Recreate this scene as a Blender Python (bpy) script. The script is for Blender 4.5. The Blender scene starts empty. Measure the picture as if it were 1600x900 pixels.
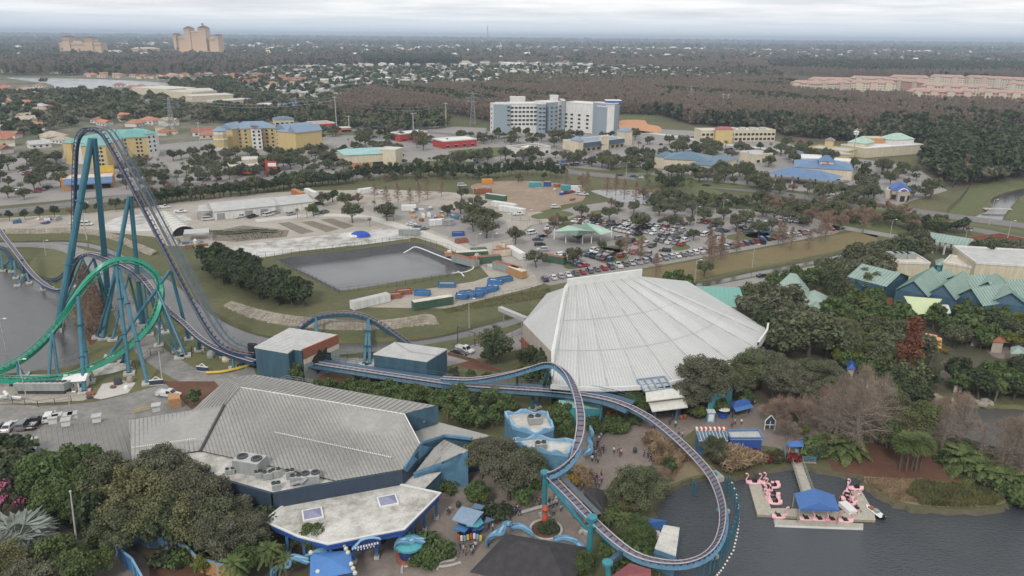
import bpy,bmesh,math,random
import numpy as np
from mathutils import Vector,Matrix
from mathutils.geometry import delaunay_2d_cdt
random.seed(7)
RAD=math.radians
C=bpy.context.scene.collection
sc=bpy.context.scene
HAZE=0.000115
# ---------------------------------------------------------------- camera
CAM_H=80.0
FPX=1155.0
PITCH=math.atan((450-57.5)/FPX)
ROLL=RAD(0.573)
r0=Vector((1,0,0));f0=Vector((0,math.cos(PITCH),-math.sin(PITCH)));u0=Vector((0,math.sin(PITCH),math.cos(PITCH)))
RGT=r0*math.cos(ROLL)+u0*math.sin(ROLL)
UPV=u0*math.cos(ROLL)-r0*math.sin(ROLL)
FWD=f0
cd=bpy.data.cameras.new('camera');cam=bpy.data.objects.new('camera',cd);C.objects.link(cam)
cd.sensor_width=36.0;cd.lens=36.0*FPX/1600.0
cd.clip_start=1.0;cd.clip_end=90000.0
m3=Matrix((RGT,UPV,-FWD)).transposed().to_4x4();m3 .translation=Vector((0,0,CAM_H))
cam.matrix_world=m3
sc.camera=cam
# ---------------------------------------------------------------- light and exposure
SUN_EL,SUN_ROT=RAD(42),RAD(200)
sc.view_settings.view_transform='Standard';sc.view_settings.look='None'
sc.view_settings.gamma=1.0;sc.view_settings.exposure=0.37;sc.view_settings.use_curve_mapping=False
sc.cycles.use_denoising=True
sc.cycles.max_bounces=5;sc.cycles.diffuse_bounces=2;sc.cycles.glossy_bounces=2;sc.cycles.transmission_bounces=2
sc.cycles.volume_bounces=0;sc.cycles.transparent_max_bounces=4
w=bpy.data.worlds.new("World");sc.world=w;w.use_nodes=True
nt=w.node_tree;nt.nodes.clear()
def N(nt,t,**kw):
 n=nt.nodes.new(t)
 for k,v in kw.items():setattr(n,k,v)
 return n
out=N(nt,'ShaderNodeOutputWorld');bg=N(nt,'ShaderNodeBackground');bg.inputs[1].default_value=0.10
sky=N(nt,'ShaderNodeTexSky',sky_type='NISHITA',sun_disc=False,sun_elevation=SUN_EL,sun_rotation=SUN_ROT)
tc=N(nt,'ShaderNodeTexCoord');sep=N(nt,'ShaderNodeSeparateXYZ');nt.links.new(tc.outputs['Generated'],sep.inputs[0])
def math_(nt,op,a,b=None,clamp=False):
 n=N(nt,'ShaderNodeMath',operation=op,use_clamp=clamp)
 for i,v in enumerate((a,b)):
  if v is None:continue
  if isinstance(v,(int,float)):n.inputs[i].default_value=v
  else:nt.links.new(v,n.inputs[i])
 return n.outputs[0]
zc=math_(nt,'MAXIMUM',sep.outputs[2],0.0)
den=math_(nt,'ADD',zc,0.045)
cx_=math_(nt,'DIVIDE',sep.outputs[0],den);cy_=math_(nt,'DIVIDE',sep.outputs[1],den)
cv=N(nt,'ShaderNodeCombineXYZ');nt.links.new(cx_,cv.inputs[0]);nt.links.new(cy_,cv.inputs[1])
def wnoise(scale,det,rough,off):
 mp=N(nt,'ShaderNodeMapping');mp.inputs['Scale'].default_value=(scale,scale*1.3,1);mp.inputs['Location'].default_value=(off,off*.7,0)
 nt.links.new(cv.outputs[0],mp.inputs[0])
 n=N(nt,'ShaderNodeTexNoise');n.inputs['Scale'].default_value=1;n.inputs['Detail'].default_value=det;n.inputs['Roughness'].default_value=rough
 nt.links.new(mp.outputs[0],n.inputs[0]);return n.outputs[0]
def ramp(nt,src,stops):
 r=N(nt,'ShaderNodeValToRGB');nt.links.new(src,r.inputs[0])
 e=r.color_ramp.elements
 while len(e)<len(stops):e.new(0.5)
 for i,(p,c)in enumerate(stops):
  e[i].position=p;e[i].color=(*c,1)if len(c)==3 else c
 return r.outputs[0]
def mixc(nt,f,a,b,bt='MIX'):
 n=N(nt,'ShaderNodeMix',data_type='RGBA',blend_type=bt)
 for i,v in((0,f),(6,a),(7,b)):
  if isinstance(v,(int,float)):n.inputs[i].default_value=v
  elif isinstance(v,tuple):n.inputs[i].default_value=(*v,1)
  else:nt.links.new(v,n.inputs[i])
 return n.outputs[2]
n1=wnoise(0.36,8,0.6,3.1)
cloud=ramp(nt,n1,[(0.30,(5.8,5.95,6.2)),(0.42,(6.6,6.75,7.0)),(0.52,(7.7,7.75,7.8)),(0.66,(9.0,8.95,8.9))])
elev=ramp(nt,zc,[(0.0,(0,0,0)),(0.010,(0.05,0.05,0.05)),(0.024,(0.7,0.7,0.7)),(0.036,(1,1,1))])
band=mixc(nt,0.85,sky.outputs[0],(6.0,6.8,7.8))
skyc=mixc(nt,elev,band,cloud)
nt.links.new(skyc,bg.inputs[0]);nt.links.new(bg.outputs[0],out.inputs[0])
sd=bpy.data.lights.new('sun','SUN');sd.energy=1.5;sd.angle=RAD(11);sd.color=(1.0,0.96,0.9)
sun=bpy.data.objects.new('sun',sd);C.objects.link(sun)
sun.rotation_euler=(RAD(90)-SUN_EL,0,math.pi-SUN_ROT+math.pi)if False else(0,0,0)
_d=Vector((math.sin(SUN_ROT)*math.cos(SUN_EL),math.cos(SUN_ROT)*math.cos(SUN_EL),math.sin(SUN_EL)))
sun.rotation_euler=_d.to_track_quat('Z','Y').to_euler()
# ---------------------------------------------------------------- photogrammetry: photo pixel -> place in the world
def ray(px,py):
 return(FWD*FPX+RGT*(px-800)+UPV*(450-py))
def U(px,py,z=0.0):
 d=ray(px,py);t=(z-CAM_H)/d.z
 return Vector((d.x*t,d.y*t,z))
def R(px,py,Y):
 d=ray(px,py);t=Y/d.y
 return Vector((d.x*t,Y,CAM_H+d.z*t))
def PX(p):
 d=Vector(p)-Vector((0,0,CAM_H));k=d.dot(FWD)
 return(800+FPX*d.dot(RGT)/k,450-FPX*d.dot(UPV)/k)if k>1 else(-9999,-9999)
def xy(v):return(v.x,v.y)
# ---------------------------------------------------------------- materials
MATS={}
def _new(name):
 m=bpy.data.materials.new(name);m.use_nodes=True;m.node_tree.nodes.clear();MATS[name]=m
 t=m.node_tree;o=N(t,'ShaderNodeOutputMaterial');b=N(t,'ShaderNodeBsdfPrincipled');t.links.new(b.outputs[0],o.inputs[0])
 return m,t,b,o
def tnoise(t,scale,det=5,rough=0.6,coord='Object',vscale=None,dist=0):
 c=N(t,'ShaderNodeTexCoord');src=c.outputs[coord]
 if coord=='World':
  g=N(t,'ShaderNodeNewGeometry');src=g.outputs['Position']
 if vscale:
  mp=N(t,'ShaderNodeMapping');mp.inputs['Scale'].default_value=vscale;t.links.new(src,mp.inputs[0]);src=mp.outputs[0]
 n=N(t,'ShaderNodeTexNoise');n.inputs['Scale'].default_value=scale;n.inputs['Detail'].default_value=det;n.inputs['Roughness'].default_value=rough
 n.inputs['Distortion'].default_value=dist
 t.links.new(src,n.inputs[0]);return n.outputs[0]
def geo_pos(t):
 return N(t,'ShaderNodeNewGeometry').outputs['Position']
def ground_mat(name,cs,scales=(0.02,0.15,1.5),rough=0.95,bump=0.15,contrast=0.18):
 """cs: three colours mixed by large, middle and fine noise in world space"""
 m,t,b,o=_new(name)
 def nz(s,det):
  n=N(t,'ShaderNodeTexNoise');n.inputs['Scale'].default_value=s;n.inputs['Detail'].default_value=det;n.inputs['Roughness'].default_value=0.65
  t.links.new(geo_pos(t),n.inputs[0]);return n.outputs[0]
 a,bb,c=(nz(s,6)for s in scales)
 k=contrast
 f1=ramp(t,a,[(0.5-k,(0,0,0)),(0.5+k,(1,1,1))]);f2=ramp(t,bb,[(0.5-k,(0,0,0)),(0.5+k,(1,1,1))])
 x=mixc(t,f1,cs[0],cs[1]);x=mixc(t,math_(t,'MULTIPLY',f2,0.6),x,cs[2])
 x=mixc(t,0.35,x,ramp(t,c,[(0.25,(0.3,0.3,0.3)),(0.75,(0.9,0.9,0.9))]),'OVERLAY')
 t.links.new(x,b.inputs['Base Color']);b.inputs['Roughness'].default_value=rough;b.inputs['Specular IOR Level'].default_value=0.2
 if bump:
  bp=N(t,'ShaderNodeBump');bp.inputs['Strength'].default_value=bump;bp.inputs['Distance'].default_value=0.2
  t.links.new(c,bp.inputs['Height']);t.links.new(bp.outputs[0],b.inputs['Normal'])
 return m
def paint(name,col,rough=0.55,var=0.12,scale=1.2,metallic=0.0,col2=None,dirt=0.25,spec=0.4,streak=False):
 """painted or plain surface with stains and slight unevenness"""
 m,t,b,o=_new(name)
 n=N(t,'ShaderNodeTexNoise');n.inputs['Scale'].default_value=scale;n.inputs['Detail'].default_value=6;n.inputs['Roughness'].default_value=0.65
 src=geo_pos(t)
 if streak:
  mp=N(t,'ShaderNodeMapping');mp.inputs['Scale'].default_value=(1,1,0.15);t.links.new(src,mp.inputs[0]);src=mp.outputs[0]
 t.links.new(src,n.inputs[0])
 c2=col2 or tuple(c*(1-dirt)for c in col)
 x=mixc(t,ramp(t,n.outputs[0],[(0.38,(0,0,0)),(0.68,(1,1,1))]),col,c2)
 n2=N(t,'ShaderNodeTexNoise');n2 .inputs['Scale'].default_value=scale*9;n2 .inputs['Detail'].default_value=3;t.links.new(geo_pos(t),n2 .inputs[0])
 x=mixc(t,var,x,ramp(t,n2 .outputs[0],[(0.3,(0.15,0.15,0.15)),(0.7,(0.95,0.95,0.95))]),'OVERLAY')
 t.links.new(x,b.inputs['Base Color']);b.inputs['Roughness'].default_value=rough;b.inputs['Metallic'].default_value=metallic
 b.inputs['Specular IOR Level'].default_value=spec
 return m
def tinted(name,rough=0.4,lo=0.85,metallic=0.0,coat=0.0):
 """one paint shared by many copies: the colour is the object's own"""
 m,t,b,o=_new(name)
 oi=N(t,'ShaderNodeObjectInfo')
 n=N(t,'ShaderNodeTexNoise');n.inputs['Scale'].default_value=0.8;n.inputs['Detail'].default_value=5;t.links.new(geo_pos(t),n.inputs[0])
 x=mixc(t,1.0,oi.outputs['Color'],ramp(t,n.outputs[0],[(0.35,(lo,lo,lo)),(0.65,(1,1,1))]),'MULTIPLY')
 t.links.new(x,b.inputs['Base Color']);b.inputs['Roughness'].default_value=rough;b.inputs['Metallic'].default_value=metallic
 b.inputs['Coat Weight'].default_value=coat
 return m
def leaf_mat(name,c1,c2,c3=None,rough=0.7,transl=0.25):
 m,t,b,o=_new(name)
 g=N(t,'ShaderNodeNewGeometry');oi=N(t,'ShaderNodeObjectInfo')
 x=mixc(t,g.outputs['Random Per Island'],c1,c2)
 if c3:x=mixc(t,ramp(t,oi.outputs['Random'],[(0.3,(0,0,0)),(1.0,(0.8,0.8,0.8))]),x,c3)
 n=N(t,'ShaderNodeTexNoise');n.inputs['Scale'].default_value=0.45;n.inputs['Detail'].default_value=3;t.links.new(geo_pos(t),n.inputs[0])
 x=mixc(t,0.55,x,ramp(t,n.outputs[0],[(0.3,(0.22,0.22,0.22)),(0.7,(0.85,0.85,0.85))]),'OVERLAY')
 t.links.new(x,b.inputs['Base Color']);b.inputs['Roughness'].default_value=rough;b.inputs['Specular IOR Level'].default_value=0.25
 tr=N(t,'ShaderNodeBsdfTranslucent');t.links.new(x,tr.inputs[0]);mx=N(t,'ShaderNodeMixShader');mx.inputs[0].default_value=transl
 t.links.new(b.outputs[0],mx.inputs[1]);t.links.new(tr.outputs[0],mx.inputs[2]);t.links.new(mx.outputs[0],o.inputs[0])
 return m
def water_mat(name,col,bump=0.35,scale=1.2,rough=0.12,spec=0.5,stretch=(1,2.2,1)):
 m,t,b,o=_new(name)
 mp=N(t,'ShaderNodeMapping');mp.inputs['Scale'].default_value=stretch;mp.inputs['Rotation'].default_value=(0,0,RAD(12));t.links.new(geo_pos(t),mp.inputs[0])
 n=N(t,'ShaderNodeTexNoise');n.inputs['Scale'].default_value=scale;n.inputs['Detail'].default_value=5;n.inputs['Roughness'].default_value=0.6;t.links.new(mp.outputs[0],n.inputs[0])
 n2=N(t,'ShaderNodeTexNoise');n2 .inputs['Scale'].default_value=0.03;n2 .inputs['Detail'].default_value=3;t.links.new(geo_pos(t),n2 .inputs[0])
 x=mixc(t,ramp(t,n2 .outputs[0],[(0.4,(0,0,0)),(0.6,(1,1,1))]),col,tuple(c*1.5 for c in col))
 t.links.new(x,b.inputs['Base Color']);b.inputs['Roughness'].default_value=rough;b.inputs['Specular IOR Level'].default_value=spec
 st=math_(t,'MULTIPLY',ramp(t,n2 .outputs[0],[(0.35,(0.5,0.5,0.5)),(0.65,(1,1,1))]),bump)
 bp=N(t,'ShaderNodeBump');bp.inputs['Distance'].default_value=0.5
 t.links.new(st,bp.inputs['Strength']);t.links.new(n.outputs[0],bp.inputs['Height']);t.links.new(bp.outputs[0],b.inputs['Normal'])
 return m
 # ---------------------------------------------------------------- material library
ground_mat('terrain',[(0.085,0.092,0.045),(0.13,0.115,0.06),(0.07,0.08,0.04)],(0.006,0.05,0.5),contrast=0.12)
ground_mat('woodland_floor',[(0.075,0.068,0.048),(0.115,0.092,0.068),(0.075,0.078,0.045)],(0.02,0.12,0.9))
ground_mat('suburb_ground',[(0.10,0.10,0.06),(0.2,0.18,0.15),(0.07,0.085,0.045)],(0.012,0.06,0.4),contrast=0.1)
ground_mat('grass',[(0.105,0.112,0.05),(0.15,0.135,0.07),(0.085,0.095,0.042)],(0.05,0.35,2.5))
ground_mat('green_grass',[(0.09,0.112,0.045),(0.13,0.13,0.06),(0.075,0.09,0.04)],(0.05,0.35,2.5))
ground_mat('dry_grass',[(0.16,0.12,0.065),(0.125,0.12,0.05),(0.19,0.145,0.085)],(0.04,0.3,2.0))
ground_mat('sand',[(0.33,0.30,0.26),(0.24,0.21,0.175),(0.39,0.36,0.32)],(0.03,0.15,1.0))
ground_mat('dirt',[(0.24,0.18,0.13),(0.33,0.26,0.2),(0.17,0.125,0.09)],(0.05,0.3,1.5))
ground_mat('orange_soil',[(0.46,0.22,0.11),(0.38,0.22,0.14),(0.5,0.27,0.15)],(0.05,0.3,1.5))
ground_mat('concrete',[(0.46,0.44,0.41),(0.38,0.36,0.33),(0.52,0.5,0.47)],(0.08,0.5,3))
ground_mat('old_concrete',[(0.42,0.405,0.385),(0.25,0.235,0.215),(0.54,0.53,0.51)],(0.06,0.22,1.3),contrast=0.06)
ground_mat('asphalt',[(0.155,0.15,0.148),(0.2,0.19,0.182),(0.125,0.122,0.12)],(0.04,0.25,2.5))
ground_mat('lot_asphalt',[(0.235,0.222,0.212),(0.28,0.262,0.248),(0.195,0.185,0.178)],(0.03,0.25,2.5))
ground_mat('worn_asphalt',[(0.185,0.178,0.17),(0.27,0.255,0.24),(0.13,0.126,0.12)],(0.09,0.5,3.0),contrast=0.13)
ground_mat('pavement',[(0.19,0.16,0.14),(0.245,0.205,0.18),(0.15,0.125,0.108)],(0.08,0.5,3.5),contrast=0.13,rough=0.8)
ground_mat('bed',[(0.17,0.145,0.12),(0.12,0.10,0.08),(0.22,0.195,0.165)],(0.1,0.6,3.0))
ground_mat('mulch',[(0.105,0.052,0.035),(0.15,0.078,0.052),(0.075,0.04,0.028)],(0.08,0.6,4.0))
ground_mat('liner',[(0.055,0.055,0.062),(0.085,0.085,0.092),(0.045,0.045,0.05)],(0.05,0.3,1.0),rough=0.6)
ground_mat('rock',[(0.30,0.26,0.22),(0.18,0.15,0.125),(0.38,0.34,0.3)],(0.3,1.2,4),bump=0.6)
ground_mat('red_rock',[(0.2,0.12,0.085),(0.28,0.18,0.13),(0.13,0.08,0.06)],(0.3,1.2,4),bump=0.6)
ground_mat('slab_bank',[(0.235,0.205,0.165),(0.33,0.30,0.25),(0.14,0.12,0.09)],(0.12,0.7,3),contrast=0.12)
ground_mat('roof_membrane',[(0.47,0.455,0.425),(0.27,0.255,0.225),(0.56,0.55,0.52)],(0.12,0.4,2.2),contrast=0.10,bump=0.02)
ground_mat('reed_soil',[(0.2,0.16,0.1),(0.27,0.21,0.14),(0.14,0.12,0.07)],(0.2,0.9,4))
water_mat('lake_water',(0.042,0.048,0.054),bump=0.9,scale=1.1,rough=0.16,spec=0.42)
water_mat('left_lake_water',(0.055,0.053,0.05),bump=0.35,scale=1.2,rough=0.12,spec=0.6)
water_mat('canal_water',(0.06,0.058,0.055),bump=0.08,scale=0.8,rough=0.08,spec=0.6)
water_mat('pond_water',(0.085,0.088,0.09),bump=0.10,scale=0.8,rough=0.2,spec=0.5)
water_mat('far_water',(0.2,0.21,0.22),bump=0.05,scale=0.5,rough=0.25,spec=0.6)
P=paint
P('white_metal',(0.66,0.66,0.64),0.5,dirt=0.14,scale=0.25);P('white_paint',(0.74,0.74,0.72),0.5,dirt=0.15)
P('white_roof',(0.49,0.495,0.485),0.45,dirt=0.1,scale=0.16,var=0.06);P('roof_rib',(0.455,0.46,0.45),0.45,dirt=0.1)
P('roof_seam',(0.42,0.43,0.43),0.6)
P('grey_roof',(0.31,0.30,0.28),0.55,dirt=0.2,scale=0.14,var=0.1);P('grey_rib',(0.25,0.242,0.228),0.55)
P('dark_grey_roof',(0.20,0.195,0.185),0.6,dirt=0.15,scale=0.15);P('light_grey_roof',(0.42,0.42,0.41),0.5,dirt=0.2,scale=0.3)
P('cream_roof',(0.58,0.54,0.45),0.7,dirt=0.25,scale=0.4)
P('tan_wall',(0.42,0.37,0.32),0.8,streak=True);P('cream_wall',(0.60,0.53,0.40),0.8,streak=True);P('white_wall',(0.66,0.65,0.62),0.7,streak=True)
P('yellow_wall',(0.52,0.40,0.19),0.8,streak=True,dirt=0.15);P('orange_wall',(0.50,0.25,0.11),0.8,streak=True)
P('beige_wall',(0.50,0.38,0.28),0.8,streak=True,dirt=0.12);P('pink_roof',(0.42,0.28,0.235),0.8,scale=0.3);P('pink_wall',(0.62,0.47,0.40),0.8,streak=True)
P('bluegrey_wall',(0.25,0.30,0.34),0.7,dirt=0.1,streak=True);P('red_wall',(0.42,0.05,0.045),0.6);P('brown_wall',(0.15,0.085,0.055),0.8)
P('navy_wall',(0.035,0.055,0.085),0.6,dirt=0.2,streak=True);P('blue_wall',(0.055,0.12,0.17),0.65,dirt=0.35,streak=True,scale=0.6)
P('sky_blue_wall',(0.11,0.24,0.36),0.6,dirt=0.3,scale=0.7);P('bright_blue',(0.05,0.16,0.36),0.55,dirt=0.15);P('royal_blue',(0.03,0.085,0.32),0.55,dirt=0.2)
P('deep_blue',(0.02,0.04,0.16),0.5);P('aqua_wall',(0.07,0.30,0.34),0.6,dirt=0.2)
P('teal_steel',(0.035,0.15,0.21),0.42,dirt=0.35,scale=0.5,streak=True,spec=0.5);P('bright_teal',(0.04,0.22,0.27),0.4,dirt=0.2)
P('navy_steel',(0.03,0.06,0.125),0.4,dirt=0.2);P('rail_steel',(0.20,0.15,0.17),0.45,dirt=0.3);P('rail_light',(0.42,0.37,0.40),0.45,dirt=0.2);P('track_bed',(0.17,0.15,0.17),0.6)
P('mid_blue_steel',(0.04,0.095,0.15),0.4,dirt=0.2)
P('green_track',(0.02,0.26,0.17),0.35,dirt=0.15);P('walkway',(0.10,0.12,0.14),0.7)
P('aqua_roof',(0.26,0.34,0.30),0.5,dirt=0.15,scale=0.2);P('aqua_rib',(0.14,0.26,0.22),0.5);P('teal_roof',(0.15,0.36,0.34),0.5,dirt=0.12,scale=0.2)
P('pale_teal_roof',(0.27,0.47,0.46),0.5,dirt=0.2,scale=0.2);P('mint_roof',(0.36,0.50,0.42),0.5,scale=0.3);P('lagoon_roof',(0.12,0.34,0.28),0.45,dirt=0.1)
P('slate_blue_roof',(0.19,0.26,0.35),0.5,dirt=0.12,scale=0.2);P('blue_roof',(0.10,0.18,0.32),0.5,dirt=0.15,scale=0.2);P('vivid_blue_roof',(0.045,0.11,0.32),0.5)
P('dull_blue_roof',(0.085,0.155,0.22),0.5,dirt=0.15,scale=0.2);P('yellow_paint',(0.60,0.42,0.06),0.6);P('orange_paint',(0.62,0.26,0.04),0.6);P('orange_tent',(0.62,0.30,0.10),0.6)
P('lime_tent',(0.48,0.55,0.32),0.6,dirt=0.1);P('canvas',(0.56,0.55,0.5),0.7,dirt=0.2);P('canopy_blue',(0.055,0.14,0.36),0.6,dirt=0.12);P('tarp_blue',(0.02,0.07,0.40),0.6)
P('sky_canopy',(0.07,0.19,0.45),0.6,dirt=0.1);P('shingle_dark',(0.045,0.042,0.045),0.85,dirt=0.35,scale=0.8);P('red_roof',(0.33,0.10,0.11),0.6,dirt=0.15)
P('timber',(0.42,0.24,0.11),0.8,scale=2);P('weathered_wood',(0.33,0.29,0.22),0.85,scale=2);P('dock_wood',(0.40,0.37,0.31),0.8,scale=1.5)
P('orange_box',(0.42,0.17,0.07),0.6);P('green_box',(0.06,0.12,0.085),0.6);P('grey_box',(0.30,0.32,0.31),0.6,streak=True);P('rust',(0.27,0.10,0.06),0.8);P('blue_box',(0.07,0.15,0.27),0.6)
P('white_box',(0.68,0.68,0.66),0.5,streak=True);P('dark_rubber',(0.03,0.03,0.032),0.8);P('grey_metal',(0.32,0.33,0.34),0.5,metallic=0.3);P('dark_metal',(0.06,0.065,0.07),0.5)
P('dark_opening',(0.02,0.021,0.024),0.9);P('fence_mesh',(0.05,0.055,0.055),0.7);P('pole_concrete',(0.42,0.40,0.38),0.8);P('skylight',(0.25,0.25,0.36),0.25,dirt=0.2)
P('bark',(0.12,0.095,0.075),0.9,scale=3);P('pale_bark',(0.20,0.17,0.145),0.9,scale=3);P('flamingo_pink',(0.74,0.42,0.45),0.4,dirt=0.08);P('flamingo_dark',(0.60,0.26,0.29),0.4)
P('black',(0.015,0.015,0.017),0.5);P('skin',(0.45,0.27,0.19),0.6);P('hair',(0.04,0.025,0.018),0.7);P('trousers',(0.035,0.045,0.075),0.8);P('concrete_trim',(0.44,0.42,0.39),0.85)
P('coral',(0.50,0.10,0.05),0.6);P('wave_blue',(0.22,0.40,0.56),0.45);P('lemon',(0.62,0.55,0.08),0.5);P('copper_peak',(0.16,0.07,0.05),0.8)
tinted('car_paint',0.28,0.92,0.1,0.5);tinted('roof_tint',0.85,0.75);tinted('cloth_tint',0.8,0.85);tinted('plain_tint',0.7,0.8)
m,t,b,o=_new('glass');b.inputs['Base Color'].default_value=(0.02,0.025,0.03,1);b.inputs['Roughness'].default_value=0.12;b.inputs['Specular IOR Level'].default_value=0.7
def condo_mat(name,wall,dark,sx,sz):
 m,t,b,o=_new(name)
 c=N(t,'ShaderNodeTexCoord');br=N(t,'ShaderNodeTexBrick');br.offset=0.0
 sp=N(t,'ShaderNodeSeparateXYZ');t.links.new(c.outputs['Object'],sp.inputs[0]);cb=N(t,'ShaderNodeCombineXYZ')
 t.links.new(math_(t,'ADD',sp.outputs[0],sp.outputs[1]),cb.inputs[0]);t.links.new(sp.outputs[2],cb.inputs[1]);t.links.new(cb.outputs[0],br.inputs[0])
 br.inputs['Color1'].default_value=(*dark,1);br.inputs['Color2'].default_value=(*[d*1.8 for d in dark],1);br.inputs['Mortar'].default_value=(*wall,1)
 br.inputs['Scale'].default_value=1;br.inputs['Brick Width'].default_value=sx;br.inputs['Row Height'].default_value=sz;br.inputs['Mortar Size'].default_value=sz*0.28;br.inputs['Mortar Smooth'].default_value=0.0
 t.links.new(br.outputs[0],b.inputs['Base Color']);b.inputs['Roughness'].default_value=0.8
 return m
condo_mat('condo_wall',(0.60,0.53,0.44),(0.10,0.09,0.08),4.2,3.3)
condo_mat('condo_pink_wall',(0.55,0.33,0.27),(0.12,0.09,0.08),5.2,3.3)
condo_mat('resort_wall',(0.56,0.40,0.27),(0.26,0.19,0.15),17.0,75.0)
leaf_mat('oak_leaf',(0.09,0.108,0.055),(0.148,0.16,0.085),(0.10,0.10,0.06))
leaf_mat('grey_oak_leaf',(0.105,0.112,0.072),(0.165,0.165,0.108),(0.12,0.12,0.078))
leaf_mat('gold_oak_leaf',(0.125,0.125,0.06),(0.20,0.19,0.095),(0.14,0.15,0.07))
leaf_mat('green_leaf',(0.06,0.10,0.034),(0.115,0.16,0.055),(0.09,0.12,0.042))
leaf_mat('dark_leaf',(0.042,0.062,0.032),(0.08,0.105,0.05),(0.06,0.07,0.035))
leaf_mat('pine_leaf',(0.055,0.078,0.042),(0.085,0.108,0.06),(0.07,0.08,0.05))
leaf_mat('palm_leaf',(0.08,0.12,0.038),(0.145,0.175,0.06),(0.10,0.12,0.045))
leaf_mat('silver_leaf',(0.17,0.20,0.18),(0.27,0.30,0.27))
leaf_mat('lime_leaf',(0.12,0.14,0.03),(0.19,0.20,0.05))
leaf_mat('pink_leaf',(0.42,0.10,0.20),(0.55,0.20,0.32))
leaf_mat('red_leaf',(0.16,0.02,0.025),(0.26,0.05,0.04))
leaf_mat('rust_leaf',(0.16,0.055,0.03),(0.22,0.09,0.05),(0.15,0.07,0.045))
leaf_mat('twig',(0.20,0.16,0.13),(0.30,0.24,0.19),(0.23,0.17,0.13),transl=0.1)
leaf_mat('pink_twig',(0.22,0.15,0.11),(0.31,0.215,0.16),(0.24,0.17,0.12),transl=0.1)
leaf_mat('cypress_far_leaf',(0.215,0.165,0.13),(0.33,0.255,0.20),(0.22,0.19,0.145),transl=0.3)
leaf_mat('reed_leaf',(0.09,0.11,0.04),(0.19,0.17,0.08));leaf_mat('straw_leaf',(0.24,0.17,0.10),(0.36,0.27,0.17))
leaf_mat('amber_leaf',(0.22,0.13,0.03),(0.30,0.19,0.05))
MT=lambda n:MATS[n]if isinstance(n,str)else n
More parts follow.
